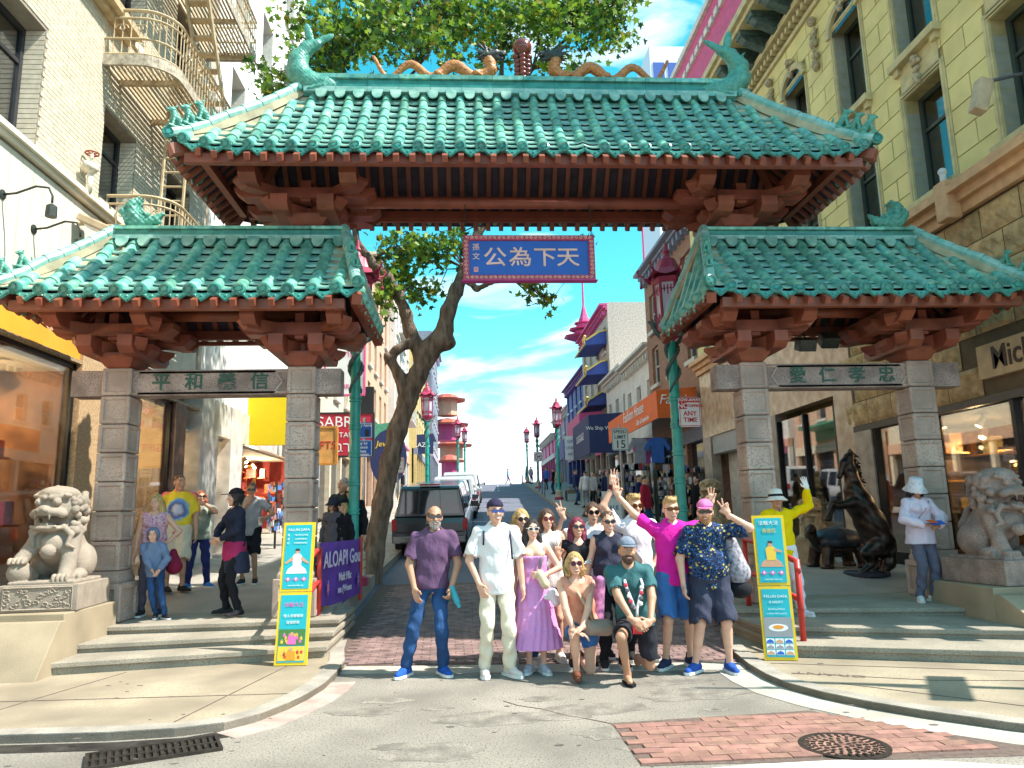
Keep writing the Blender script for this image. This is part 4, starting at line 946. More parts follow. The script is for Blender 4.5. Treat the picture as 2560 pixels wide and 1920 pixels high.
pm = MB(); FL.bx(pm, 0, .27, 4.66, 6.8, -.01, .012); pm = pm.mesh('fascia_panel', creamp)
for i in range(50): newobj('fascia_panel', pm, BL, (0, 3.2+i*.28, 0))
oran = mat('orange_fascia', (.80, .36, .03), .55, var=.08, scale=2)
for y0, y1 in ((3, 12.05), (13.25, 16.0)): m = MB(); FL.bx(m, y0, y1, 4.24, 4.6, -.1, .06); m.build('orange_fascia', oran if y0 < 5 else mat('brown_fascia', (.28, .13, .10), .6), BL)
m = MB(); FL.bx(m, 3, 17.4, 4.18, 4.238, -.1, .1); m.build('fascia_trim', mat('pitted_trim', (.5, .36, .2), .8, var=.3, scale=30), BL)
gran = mat('brown_granite_pier', (.60, .43, .24), .4, var=.2, scale=25, speck=60, speckcol=(.35, .16, .08))
for y0, y1, mt in ((12.05, 13.25, gran), (16.0, 16.55, mat('dark_brown_pier', (.16, .09, .07), .5, var=.2)), (7.0, 7.5, gran)):
    m = MB(); FL.bx(m, y0, y1, .3, 4.9 if y0 == 12.05 else 4.18, -.3, .12); m.build('pier', mt, BL, bevel=.01)
m = MB(); FL.bx(m, 3, 16, .2, .55, -.2, .03); m.build('bulkhead', mat('black_bulkhead', (.04, .035, .04), .4), BL)
for y0, y1 in ((7.5, 12.05), (13.25, 16.0)):
    m = MB(); FL.bx(m, y0, y0+.06, .55, 4.18, -.05, .02); FL.bx(m, y1-.08, y1, .55, 4.18, -.05, .02); FL.bx(m, y0, y1, 4.1, 4.18, -.05, .02); m.build('shopfront_frame', mat('black_metal_frame', (.02, .02, .022), .35, metal=.5), BL)
    m = MB(); FL.bx(m, y0+.06, y1-.08, .55, 4.1, -.02, -.01); m.build('shop_pane', shopglass, BL)
brown = mat('brown_shop_wall', (.30, .14, .06), .7, var=.3, scale=2.5); ceilp = mat('pale_shop_ceiling', (.62, .6, .55), .8); floorw = mat('shop_floor', (.25, .16, .1), .5)
shop_room(BL, FL, 7.6, 11.95, .56, 4.05, 2.6, brown, floorw, ceilp, 8, 120, 3, ((.75, .12, .03), (.85, .5, .08), (.1, .3, .5), (.7, .68, .6), (.5, .05, .2), (.12, .06, .04)), pw=130.)
shop_room(BL, FL, 13.3, 15.9, .56, 4.05, 2.2, mat('beige_shop_wall', (.45, .36, .26), .7, var=.15), floorw, ceilp, 5, 40, 4, pw=160.)
# chandelier, framed painting and track lamps in the first window
ch = newobj('chandelier', None, BL, (-7.9, 8.6, 2.9))
em = MATS['lit_lamp_glow']; m = MB()
for i in range(8): a = i*.785; m.tube([(0, 0, -.1), (.18*math.cos(a), .18*math.sin(a), -.16), (.24*math.cos(a), .24*math.sin(a), 0)], .012, 5)
m.build('chandelier_arm', mat('red_glass', (.5, .03, .03), .2), ch); m = MB()
for i in range(8): a = i*.785; m.ball((.24*math.cos(a), .24*math.sin(a), .05), .025, 8, 6)
m.build('candle_bulb', em, ch)
pa = newobj('painting', None, BL, (-7.75, 13.75, 2.3)); MB().box(-.02, .02, -.42, .42, -.6, .75).build('picture_frame', mat('black_frame', (.03, .03, .03), .4), pa)
m = MB(); m.mi = 0; m.box(.02, .024, -.38, .38, -.56, .71); m.mi = 1; m.prism([(-.38, .2), (-.1, .71), (.1, .71), (-.2, .1), (-.25, -.4), (-.38, -.5)], lambda y, z: (.024, y, z), lambda y, z: (.028, y, z)); m.mi = 2; m.prism([(-.05, -.25), (.2, -.2), (.25, -.1), (.05, -.05)], lambda y, z: (.024, y, z), lambda y, z: (.028, y, z)); m.mi = 3; m.prism([(-.3, -.56), (.3, -.56), (.1, -.35)], lambda y, z: (.024, y, z), lambda y, z: (.028, y, z))
m.build('canvas', [flat('canvas_peach', (.75, .52, .40)), flat('canvas_yellow', (.8, .5, .05)), flat('canvas_red', (.6, .04, .06)), flat('canvas_teal', (.05, .5, .5))], pa)
# gooseneck lamps, floodlight and standpipe
for k, (u, v) in enumerate(((2, 420), (70, 495), (172, 560))):
    p = atX(u, v, -7.2); t = thing('gooseneck_lamp', ('first', 'second', 'third')[k]+' black gooseneck lamp from the near end of the cream fascia', 'lamp', p, 0, 'gooseneck lamps on the cream fascia')
    MB().lathe([(.07, 0), (.07, .03), (.03, .04)], 12, ax=Matrix.Rotation(R(90), 3, 'Y')).build('wall_plate', dark, t); MB().tube([(.03, 0, 0), (.2, .0, .02), (.45, 0, .12), (.62, 0, .1), (.68, 0, -.02), (.68, 0, -.12)], .016, 8).build('arm', dark, t, smooth=True)
    MB().lathe([(.03, .06), (.07, .03), (.075, -.12), (.06, -.12)], 12, (.68, 0, -.2)).build('lamp_head', dark, t)
p = atX(180, 555, -7.1); t = thing('floodlight', 'beige boxy floodlight fixed below the fire escape', 'lamp', atX(165, 490, -7.2)); MB().cbox((.35, 0, 0), (.28, .2, .06), Matrix.Rotation(R(25), 3, 'Y')).build('housing', mat('beige_metal', (.62, .45, .28), .5), t, bevel=.02)
MB().tube([(0, 0, .05), (.3, 0, .05)], .03, 8).build('arm', tanm, t); MB().cbox((.33, 0, -.066), (.2, .14, .006), Matrix.Rotation(R(25), 3, 'Y')).build('lens', glass('flood_lens', (.5, .5, .5), .5), t)
t = thing('standpipe_valve', 'cream standpipe valve with a rusty red handwheel on the brick wall', 'valve', atX(192, 415, -7.05))
MB().tube([(0, 0, 0), (0, 0, .35)], .045, 10).ball((0, 0, .42), .11, 12, 8).tube([(-.15, 0, .42), (.1, -.02, .42)], .07, 10).tube([(.02, -.2, .4), (.02, 0, .42)], .06, 10).tube([(0, 0, .5), (0, 0, .68)], .025, 8).build('valve_body', creamp, t, smooth=True)
m = MB(); m.tube([(.1*math.cos(a), .1*math.sin(a), .68) for a in np.linspace(0, 6.283, 17)], .014, 6); 
for q in range(3): m.tube([(.1*math.cos(q*2.1), .1*math.sin(q*2.1), .68), (-.1*math.cos(q*2.1), -.1*math.sin(q*2.1), .68)], .01, 5)
m.build('handwheel', mat('rusty_red', (.35, .08, .04), .6), t)
# fire escape balconies and ladder
def balcony(z, y0, y1, d, label):
    t = thing('fire_escape', label, 'fire escape', (0, 0, 0)); X0, X1 = -7.185, -7.2+d; r_ = .55
    def ring(zz, off=0.):
        p = [(X0, y0-off, zz)]; n = 8
        for i in range(n+1): a = -math.pi/2+i*(math.pi/2)/n; p.append((X1-r_+(r_+off)*math.cos(a), y0+r_+(r_+off)*math.sin(a), zz))
        p.append((X1+off, y1, zz)); p.append((X0, y1, zz)); return p
    m = MB(); pr = ring(z); 
    for a, b in zip(pr, pr[1:]): m.beam(a, b, .05, .2)
    m.build('edge_beam', mat('rusty_cream_edge', (.55, .48, .36), .7, var=.3, scale=12, col2=(.25, .2, .15)), t)
    m = MB().box(X0, X1-.02, y0+.02, y1, z+.06, z+.065); sl = MB().box(-.02, .02, 0, y1-y0-.05, 0, .03).mesh('slat', tanm)
    for i in range(14):
        x = X0+.05+i*(X1-X0-.1)/13; yy = .55 if i > 7 else .05; newobj('slat', sl, t, (x, y0+yy*(i/13)**2, z))
    for i in range(4): MB().box(X0, X1, y0+.6+i*(y1-y0-.7)/3, y0+.68+i*(y1-y0-.7)/3, z-.09, z-.001).build('joist', tanm, t)
    for k, hh in enumerate((.12, .42, .82, .97)): m = MB(); m.tube(ring(z+hh, .0), .022 if k < 3 else .03, 6); m.build('rail', tanm, t)
    m = MB(); pr = ring(z)
    for a, b in zip(pr, pr[1:]):
        a, b = Vector(a), Vector(b); n = max(1, int((b-a).length/.14))
        for i in range(n): p = a.lerp(b, i/n); m.tube([p+Vector((0, 0, .05)), p+Vector((0, 0, .97))], .011, 5)
    for sgn in (0, 1, 2):
        c = Vector((lerp(X0, X1, .25+.28*sgn), y0, z+.62)); 
        for q in (1, -1): m.tube([c+Vector((q*.09*(1-i/12)*math.cos(i*.7)+q*.02, -.01, .09*(1-i/12)*math.sin(i*.7))) for i in range(10)], .009, 4)
    for yy in np.arange(y0+r_+.3, y1, .5):
        for q in (1, -1): m.tube([(X1+.01, yy+q*.09*(1-i/12)*math.cos(i*.7), z+.62+.09*(1-i/12)*math.sin(i*.7)) for i in range(10)], .009, 4)
    stuff(m.build('balusters', tanm, t)); return t
balcony(9.62, 12.1, 16.9, 1.15, 'upper tan fire escape balcony with scrollwork on the brick wall')
balcony(6.35, 12.6, 16.6, 1.1, 'lower tan fire escape balcony just above the green roof')
balcony(12.9, 12.1, 16.9, 1.15, 'topmost tan fire escape balcony high on the brick wall')
t = thing('fire_escape_ladder', 'tan iron ladder linking the fire escape balconies', 'ladder')
for x in (-6.72, -6.3): MB().tube([(x, 13.6, 6.2), (x, 13.75, 9.7)], .03, 6).build('stile', tanm, t)
for i in range(11): MB().tube([(-6.72, 13.62+.013*i, 6.5+i*.3), (-6.3, 13.62+.013*i, 6.5+i*.3)], .022, 6).build('rung', tanm, t)
for x in (-6.7, -6.25): MB().beam((x, 16.3, 9.7), (x, 13.9, 12.9), .05, .12).build('stile', tanm, t)
for i in range(12): MB().box(-6.7, -6.25, 13.9+2.4*(1-i/12)-.09, 13.9+2.4*(1-i/12)+.09, 9.75+i*.265, 9.78+i*.265).build('tread', tanm, t)
# ------------------------------------------------------------------ white building next door
whitew = mat('white_painted_stucco', (.80, .77, .71), .75, var=.06, scale=1.2, bump=.1, bscale=30)
BW = thing('white_building', 'tall white painted building with deep windows next to the brick building', 'building')
hw = [(y, y+1.15, z, z+2.0) for y in (18.6, 21.2, 23.8) for z in (8.2, 11.8, 15.4, 19.0)]
m = MB(); FL.wall(m, 17.41, 26.8, 4.6, 27, hw, -.6, .06); m.box(-16, -7.85, 17.41, 26.8, 4.6, 27); m.build('wall', whitew, BW)
wbr = mat('white_painted_brick', (.78, .74, .66), .7, var=.1, rnd=.05)
for h in hw:
    window(FL, BW, *h, dep=-.45, fm=frame_wh, rail=.5, sill=whitew); m = MB()
    for k in range(int(2.0/.09)): FL.bx(m, h[1]-.004, h[1]+.008, h[2]+k*.09, h[2]+k*.09+.075, -.42, .04)
    stuff(m.build('reveal_brick', wbr, BW))
marb = mat('white_veined_marble', (.70, .67, .62), .35, var=.25, scale=3.5, col2=(.45, .42, .38))
for y0, y1 in ((17.41, 18.6), (19.6, 20.6)):
    m = MB(); FL.bx(m, y0, y1, .5, 4.6, -.3, .15); m.build('marble_pier', marb, BW, bevel=.01)
m = MB(); FL.bx(m, 18.6, 26.8, 3.75, 4.6, -.3, .12); m.build('marble_band', marb, BW)
m = MB(); FL.bx(m, 18.6, 19.6, .9, 3.75, -.3, -.28); m.build('shop_pane', shopglass, BW)
shop_room(BW, FL, 16.6, 19.7, .7, 3.7, 2.0, mat('cream_shop_wall', (.55, .50, .36), .7), floorw, ceilp, 4, 36, 8, cols=((.6, .12, .03), (.8, .5, .05), (.5, .05, .05), (.2, .2, .25)))
shop_room(BW, FL, 20.6, 26.7, 1.0, 3.7, 2.0, mat('red_shop_wall', (.30, .03, .03), .7), floorw, ceilp, 4, 90, 9, cols=((.5, .03, .04), (.5, .5, .5), (.1, .15, .4), (.75, .4, .1)))
ys_ = thing('yellow_sign', 'plain bright yellow box sign hanging over the red shop', 'sign', (-6.6, 21.3, 0))
MB().box(-.55, .55, -.06, .06, 3.75, 5.15).build('sign_box', mat('bright_yellow', (.85, .62, .0), .5, var=.02), ys_); MB().box(-.02, .02, -.03, .03, 5.15, 5.5).build('hanger', dark, ys_)
for k, (x, y, mtc) in enumerate(((-6.0, 20.2, (.35, .36, .4)), (-5.7, 21.0, (.25, .3, .4)))):
    t = thing('postcard_rack', ('first' if k == 0 else 'second')+' spinning rack of small souvenirs outside the red shop', 'rack', (x, y, zs(y)), 0, 'souvenir racks'); MB().tube([(0, 0, 0), (0, 0, 1.75)], .03, 8).build('post', dark, t)
    m = MB(); gm = [flat('souvenir_%d' % i, c) for i, c in enumerate(((.7, .7, .72), (.1, .25, .6), (.75, .2, .1), (.05, .05, .06)))]
    for i in range(90): a = random.random()*6.28; m.mi = random.randrange(4); m.cbox((.2*math.cos(a), .2*math.sin(a), .45+random.random()*1.25), (.05, .015, .06), Matrix.Rotation(a+1.57, 3, 'Z'))
    stuff(m.build('souvenirs', gm, t))
# ------------------------------------------------------------------ yellow stone building on the shaded side
FR = Fac(1, 7.2)
BR = thing('yellow_stone_building', 'yellow ashlar building with carved window swags above the rough stone shop front', 'building')
ash = mat('yellow_ashlar', (.80, .69, .30), .75, var=.08, scale=2, rnd=.05, bump=.08, bscale=50); ashj = mat('ashlar_joint', (.46, .38, .17), .9)
trimy = mat('olive_cream_trim', (.66, .56, .30), .7, var=.12, scale=5); reveal = mat('grey_green_reveal', (.38, .38, .30), .7, var=.08)
peach = mat('peach_terracotta', (.72, .42, .22), .65, var=.12, scale=5)
rows = [(6.95, 9.0), (9.75, 11.9)]
hr_ = [(y, y+1.05, z0, z1) for y in (8.75, 11.0, 13.15, 15.6, 18.05, 20.5, 22.95) for z0, z1 in rows]
m = MB(); FR.wall(m, 7.6, 25, 6.3, 17.6, hr_, -.5, -.012); m.box(7.9, 16, 7.6, 25, 3.2, 17.6); m.build('wall', ashj, BR)
# ashlar blocks, each a piece
z = 6.86; row = 0; cache = {}; nb = 0; rest = MB()
while z < 13.0:
    h = .405; y = 7.62-(row % 2)*.55
    while y < 24.9:
        a, b = max(y, 7.62), min(y+1.085, 24.95); segs = [(a, b)]
        for q in hr_:
            if q[2]-.02 < z+h-.02 and z < q[3]:
                ns = []
                for (p, r_) in segs:
                    if r_ <= q[0]-.12 or p >= q[1]+.12: ns.append((p, r_))
                    else:
                        if p < q[0]-.12: ns.append((p, q[0]-.12))
                        if r_ > q[1]+.12: ns.append((q[1]+.12, r_))
                segs = ns
        for p, r_ in segs:
            if r_-p < .05: continue
            k = round(r_-p, 2)
            if nb < 295 and p < 17.5:
                if k not in cache: mm = MB(); Fac(1, 0).bx(mm, 0, k-.016, 0, h-.016, -.01, .012); cache[k] = mm.mesh('ashlar_block', ash)
                newobj('ashlar_block', cache[k], BR, (7.2, p, z)); nb += 1
            else: FR.bx(rest, p, r_-.016, z, z+h-.016, -.01, .012)
        y += 1.1
    z += .41; row += 1
stuff(rest.build('ashlar_block', ash, BR))
carv = mat('carved_cream_stone', (.60, .50, .32), .8, var=.25, scale=18, bump=.6, bscale=45)
def swag(y, z, w, h, seed):
    s = SDF(); rg = random.Random(seed)
    for i in range(int(10+h*9)):
        t = rg.random(); s.e((-.06-rg.random()*.05, rg.uniform(-1, 1)*w*(1-.65*t), -t*h), rg.uniform(.045, .08), .012)
    s.e((-.1, 0, -.05), (.1, .1, .11), .02)
    V, Q = s.arrays(.022); return npmesh('carved_swag', V, Q, carv)
sw1, sw2 = swag(0, 0, .14, .55, 1), swag(0, 0, .22, 1.15, 2)
for y0, y1, z0, z1 in hr_:
    arch = z0 > 9 and y0 > 12
    o = window(FR, BR, y0, y1, z0, z1, dep=-.32, fm=frame_dk, pm=glass('amber_glass', (.5, .42, .35), .18), rail=.32, w=.075)
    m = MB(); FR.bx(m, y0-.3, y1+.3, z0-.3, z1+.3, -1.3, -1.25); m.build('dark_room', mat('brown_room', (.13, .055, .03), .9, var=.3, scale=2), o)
    # stepped mouldings and grey reveal blocks
    for k, (w, d) in enumerate(((.125, .03), (.085, .05), (.045, .03))):
        m = MB(); FR.bx(m, y0-w, y0-w+.04, z0, z1+w, -.02, d); FR.bx(m, y1+w-.04, y1+w, z0, z1+w, -.02, d); FR.bx(m, y0-w+.04, y1+w-.04, z1+w-.04, z1+w, -.02, d); m.build('moulding', trimy, o)
    for k in range(int((z1-z0)/.3)):
        for ya in (y0-.004, y1-.001): m = MB(); FR.bx(m, ya, ya+.005, z0+k*.3, z0+k*.3+.285, -.3, -.02); m.build('reveal_block', reveal, o)
    m = MB(); FR.bx(m, y0-.16, y1+.16, z0-.14, z0-.002, -.1, .17); FR.bx(m, y0-.1, y0+.05, z0-.26, z0-.14, 0, .1); FR.bx(m, y1-.05, y1+.1, z0-.26, z0-.14, 0, .1); m.build('sill', trimy, o)
    if arch:
        m = MB(); n = 14; cy = (y0+y1)/2; rr = (y1-y0)/2
        for i in range(n): a, b = math.pi*i/n, math.pi*(i+1)/n; m.beam((7.2-.05, cy+(rr+.08)*math.cos(a), z1-.1+(rr*.75+.08)*math.sin(a)), (7.2-.05, cy+(rr+.08)*math.cos(b), z1-.1+(rr*.75+.08)*math.sin(b)), .14, .12, up=(1, 0, 0))
        m.build('arch_moulding', trimy, o)
        m = MB(); m.prism([(cy+rr*math.cos(q), z1-.1+rr*.75*math.sin(q)) for q in np.linspace(0, math.pi, 12)], lambda y, z: (7.2-.018, y, z), lambda y, z: (7.2-.028, y, z)); m.build('arch_pane', pane_m, o)
        newobj('carved_swag', sw1, BR, (7.2, cy, z1+.62), None, (1, 1, .8))
    elif z0 > 9: pass
    if z0 > 9: newobj('carved_swag', sw1, BR, (7.2, (y0+y1)/2, z0-.22), None, (.8, .8, .9))
    if z0 > 9: newobj('carved_swag', sw2, BR, (7.2, y0-.72, 12.75), None, (1, 1, 1.1)); m = MB(); FR.bx(m, y0-.02, y1+.02, z0-.72, z0-.18, .014, .03); m.build('spandrel_panel', trimy, o)
for z0, z1, d0, d1, mt in ((6.28, 6.46, 0, .10, peach), (6.46, 6.6, 0, .2, peach), (6.6, 6.72, 0, .34, peach), (6.72, 6.80, 0, .27, peach), (13.0, 13.12, 0, .08, trimy), (13.34, 13.5, 0, .3, trimy), (13.9, 14.05, 0, 1.0, trimy), (14.05, 14.25, 0, 1.1, trimy)):
    m = MB(); FR.bx(m, 7.55, 25.05, z0, z1, d0, d1); m.build('ledge' if z0 < 7 else 'cornice', mt, BR)
dm = MB(); Fac(1, 0).bx(dm, 0, .12, 0, .14, 0, .2); dm = dm.mesh('dentil', trimy)
for i in range(76): newobj('dentil', dm, BR, (7.2, 8.4+i*.22, 13.17))
greenb = mat('dark_teal_corbel', (.10, .17, .15), .6, var=.25, scale=8)
m = MB(); Fac(1, 0).bx(m, 0, .32, .25, .4, 0, .95); m.prism([(0, -.1), (.25, -.1), (.8, .12), (.92, .25), (0, .25)], lambda d, z: (-d, .03, z), lambda d, z: (-d, .29, z)); cm = m.mesh('corbel', greenb)
for i in range(22): newobj('corbel', cm, BR, (7.2, 8.5+i*.76, 13.5))
pinkw = mat('magenta_parapet', (.62, .09, .22), .7, var=.1)
m = MB(); FR.bx(m, 7.55, 25.0, 14.25, 17.4, -.4, .3); m.build('parapet', pinkw, BR)
pn = MB(); Fac(1, 0).bx(pn, 0, .3, 0, .22, 0, .1); pn = pn.mesh('parapet_block', mat('white_block', (.75, .7, .62), .7))
for i in range(34): newobj('parapet_block', pn, BR, (6.9, 8.5+i*.48, 14.9)); newobj('parapet_block', pn, BR, (6.9, 8.7+i*.48, 16.6))
m = MB(); FR.bx(m, 7.55, 25.0, 17.4, 17.62, -.5, .42); m.build('parapet_cap', mat('white_cap', (.7, .68, .62), .7), BR)
# rough stone band with the shop name
rock = mat('rough_sandstone', (.60, .41, .20), .9, var=.2, scale=5, rnd=.1, bump=1.0, bscale=22); rockj = mat('sandstone_joint', (.16, .11, .06), .95)
m = MB(); FR.bx(m, 7.6, 14.95, 3.3, 6.28, -.3, -.02); m.build('stone_band', rockj, BR)
rg = random.Random(4)
def rockface(w, h, seed):
    r2 = random.Random(seed); nx, ny = 10, 6; m = MB(); vs = []
    for j in range(ny+1):
        for i in range(nx+1):
            e = min(i, nx-i, j, ny-j); d = -.004 if e == 0 else r2.uniform(.012, .05)
            vs.append((-d, w*i/nx, h*j/ny))
    m.add(vs, [(j*(nx+1)+i, j*(nx+1)+i+1, (j+1)*(nx+1)+i+1, (j+1)*(nx+1)+i) for j in range(ny) for i in range(nx)]); return m.mesh('rough_block', rock)
rf = [rockface(.84, .475, i) for i in range(6)]
z = 3.32; row = 0
while z < 6.2:
    y = 7.6-(row % 2)*.42
    while y < 14.6:
        if not (8.25 < y+.42 < 11.3 and 3.4 < z+.2 < 4.2) : newobj('rough_block', rf[rg.randrange(6)], BR, (7.2, y, z))
        y += .855
    z += .49; row += 1
sp = thing('shop_name_stone', 'smooth stone panel with gothic lettering set in the rough stone wall', 'sign', (0, 0, 0)); m = MB(); FR.bx(m, 7.8, 10.95, 3.56, 4.08, -.02, .09); m.build('panel', mat('smooth_sandstone', (.66, .47, .26), .8, var=.1), sp)
text('Michael', .5, mat('dark_gothic_letter', (.07, .035, .02), .6), sp, (7.1, 9.95, 3.82), (R(90), 0, R(-90)), .006, name='gothic_letters', bold=.003, sx=.9)
# shop fronts at pavement level
marb2 = mat('grey_brown_marble', (.40, .33, .26), .3, var=.3, scale=3.5, col2=(.22, .18, .15)); marb3 = mat('polished_tan_stone', (.62, .47, .33), .22, var=.22, scale=4, col2=(.42, .28, .18))
m = MB(); FR.bx(m, 14.95, 25, 4.1, 6.28, -.3, .0); m.build('polished_fascia', marb3, BR)
m = MB(); FR.bx(m, 7.6, 14.95, 3.18, 3.3, -.3, .06); m.build('shopfront_head', mat('dark_bronze_trim', (.06, .05, .04), .4, metal=.4), BR)
for y0, y1, mt in ((14.3, 14.95, marb2), (14.95, 15.75, marb3), (18.9, 19.7, marb2), (20.6, 21.4, marb3), (24.2, 25, marb2)):
    m = MB(); FR.bx(m, y0, y1, .3, 4.1 if y0 > 14.5 else 3.18, -.3, .06 if y0 < 14.9 else .02); m.build('pier', mt, BR, bevel=.01)
for y0, y1, z1 in ((8.5, 14.3, 3.18), (15.75, 18.9, 3.9)):
    m = MB(); 
    for yy in np.linspace(y0, y1-.07, 4 if y0 < 10 else 3): FR.bx(m, yy, yy+.07, .45, z1, -.1, .02)
    FR.bx(m, y0, y1, .4, .8, -.15, .02); m.build('shopfront_frame', mat('black_metal_frame', (.02, .02, .022), .35, metal=.5), BR)
    m = MB(); FR.bx(m, y0, y1, .8, z1, -.06, -.05); m.build('shop_pane', glass('gallery_glass', (.9, .88, .84), .16), BR)
gold = ((.7, .35, .06), (.5, .22, .05), (.12, .06, .03), (.75, .6, .3), (.05, .05, .05))
shop_room(BR, FR, 8.5, 14.2, .5, 3.15, 2.4, mat('amber_gallery_wall', (.32, .20, .09), .7, var=.35, scale=1.8), floorw, mat('dark_ceiling', (.12, .09, .06), .8), 7, 90, 21, gold, pw=45.)
shop_room(BR, FR, 15.8, 18.85, .6, 3.85, 2.4, mat('amber_gallery_wall', (.32, .20, .09), .7), floorw, MATS['dark_ceiling'], 5, 60, 22, gold, pw=60.)
m = MB(); FR.bx(m, 19.7, 24.2, .5, 3.6, -.6, -.55); m.build('white_side_wall', mat('white_plaster', (.7, .66, .6), .8), BR)
m = MB(); FR.bx(m, 21.4, 24.2, 3.5, 4.1, -.4, -.05); m.build('roller_shutter', mat('grey_shutter', (.4, .4, .4), .5, var=.1), BR)
# chandeliers in the gallery window
glow = MATS['lit_lamp_glow']; gcry = mat('gold_crystal', (.75, .42, .10), .25, metal=.5, var=.3, scale=30, emit=.12)
for k, (y, z, d, s) in enumerate(((9.3, 2.35, -.9, 1.), (13.3, 2.9, -.6, .8), (10.9, 2.75, -1.3, .9), (12.3, 2.2, -1.5, .8))):
    t = newobj('chandelier', None, BR, (7.2-d*-1*-1, y, z)); t.location.x = 7.2-FR.n*0+(-d); m = MB()
    m.lathe([(.02, .3), (.05, .26), (.20, .12), (.22, .08), (.05, .06)], 14, sx=s, sy=s); m.build('crystal_bowl', gcry, t); m = MB()
    for i in range(40): a = i*.9; r_ = .2*s*(1-(i % 4)*.22); m.ball((r_*math.cos(a), r_*math.sin(a), .05-(i % 4)*.07), .018, 6, 4)
    stuff(m.build('crystal_drops', gcry, t)); m = MB()
    for i in range(8): a = i*.785; m.ball((.24*s*math.cos(a), .24*s*math.sin(a), .17), .02, 8, 6)
    m.build('candle_bulb', mat('candle_glow', (1., .75, .4), .5, emit=5.), t)
# security camera and flood lamp
t = thing('security_camera', 'beige security camera on a grey arm at the yellow wall', 'camera', (6.95, 9.35, 7.55))
MB().tube([(.25, .0, .25), (-.35, .0, .1)], .028, 8).build('arm', mat('grey_steel', (.3, .3, .32), .4, metal=.6), t); MB().cbox((-.42, 0, -.12), (.10, .09, .26), Matrix.Rotation(R(18), 3, 'Y')).build('camera_body', mat('beige_metal', (.62, .45, .28), .5), t, bevel=.02)
t = thing('ledge_lamp', 'small white bulb lamp on the carved keystone of the peach ledge', 'lamp', (6.95, 10.95, 6.8)); MB().ball((0, 0, .25), .07, 12, 8).tube([(0, 0, 0), (0, 0, .2)], .05, 10).build('bulb', mat('white_lamp', (.7, .7, .7), .3), t)
m = MB(); FR.bx(m, 10.8, 11.1, 6.2, 6.86, .1, .36); m.build('keystone', peach, BR, bevel=.03)
# two small floodlights under the right roof
for k, (u, v) in enumerate(((1740, 745), (1790, 735))):
    t = thing('gate_floodlight', ('square black floodlight' if k == 0 else 'tilted black floodlight')+' hanging under the shaded lower roof', 'lamp', atY(u, v, 10.6)); MB().cbox((0, 0, 0), (.13, .1, .09), Matrix.Rotation(R(20+25*k), 3, 'X')).build('housing', dark, t, bevel=.01); MB().tube([(0, 0, .08), (0, .1, .55)], .015, 6).build('bracket', dark, t)
# ------------------------------------------------------------------ buildings up the hill
def house(name, label, side, y0, y1, top, wm, cols, rows, z1st, wh=1.7, ww=1.1, fm=frame_wh, corn=None, off=7.0, gm=None, extra=None, depth=9):
    xm = side*off+sx((y0+y1)/2); F = Fac(side, xm); t = thing(name, label, 'building'); zg = zs(y0)
    hs = []
    for r in range(rows):
        for c in range(cols):
            yc = lerp(y0, y1, (c+.5)/cols); z = z1st+r*(top-z1st-.6)/max(rows, 1); hs.append((yc-ww/2, yc+ww/2, z, z+wh))
    m = MB(); F.wall(m, y0, y1, zg+3.4, top, hs, -.35, 0); a, b = sorted((xm+side*.34, xm+side*depth)); m.box(a, b, y0, y1, zg-.5, top); m.build('wall', wm, t)
    for h in hs: window(F, t, *h, dep=-.2, fm=fm, rail=.5, sill=fm)
    cm = corn or fm
    for dz, d in ((0, .12), (.14, .28), (.3, .5)): m = MB(); F.bx(m, y0-.03, y1+.03, top-.5+dz, top-.5+dz+.135, .002, d); m.build('cornice', cm, t)
    n = int((y1-y0)/.55); bm_ = MB(); Fac(side, 0).bx(bm_, 0, .16, 0, .28, 0, .3); bm_ = bm_.mesh('cornice_bracket', cm)
    for i in range(n): newobj('cornice_bracket', bm_, t, (xm, y0+.2+i*.55, top-.8))
    m = MB(); F.bx(m, y0, y1, zg+2.9, zg+3.4, -.2, .1); m.build('shop_fascia', gm or cm, t)
    k = max(2, int((y1-y0)/2.2))
    for i in range(k+1):
        yy = lerp(y0, y1-.25, i/k); m = MB(); F.bx(m, yy, yy+.25, zg-.3, zg+2.9, -.2, .05); m.build('shop_pier', wm, t)
    for i in range(k):
        ya, yb = lerp(y0, y1-.25, i/k)+.25, lerp(y0, y1-.25, (i+1)/k); m = MB(); F.bx(m, ya, yb, zg+.3, zg+2.9, -.18, -.14); m.build('shop_pane', pane_m, t)
    return t, F, xm
bbr = mat('brown_brick', (.36, .19, .12), .85, var=.2, scale=9, bump=.3, bscale=35); wht = mat('warm_white_paint', (.74, .70, .64), .75, var=.08, scale=2)
salm = mat('salmon_stucco', (.66, .40, .27), .8, var=.1); blu = mat('deep_blue_paint', (.04, .07, .32), .6, var=.12); lav = mat('lavender_stone', (.42, .36, .46), .8, var=.1); crm = mat('cream_stucco', (.72, .62, .46), .8, var=.1)
mag = mat('magenta_paint', (.58, .07, .22), .6, var=.1); tealp = mat('teal_lamp_paint', (.015, .36, .30), .4, var=.12, scale=6, coat=.2)
gry = mat('blue_grey_stone', (.24, .26, .34), .8, var=.12); goldm = mat('gilt_trim', (.75, .52, .14), .4, metal=.3)
house('brick_shop_house', 'brown brick building with a bracketed cornice above the orange awning', 1, 25.1, 33, 12.7, bbr, 3, 2, 7.2, corn=gry)
house('low_white_shop', 'low white ornamented shop building between the brick house and the dark awning', 1, 33, 39.5, 9.5, wht, 3, 1, 6.6, 1.3, .9)
house('balustrade_shop', 'white shop building with a balustrade above the navy awning', 1, 39.5, 46, 9.9, wht, 3, 1, 7.0, 1.3, .9)
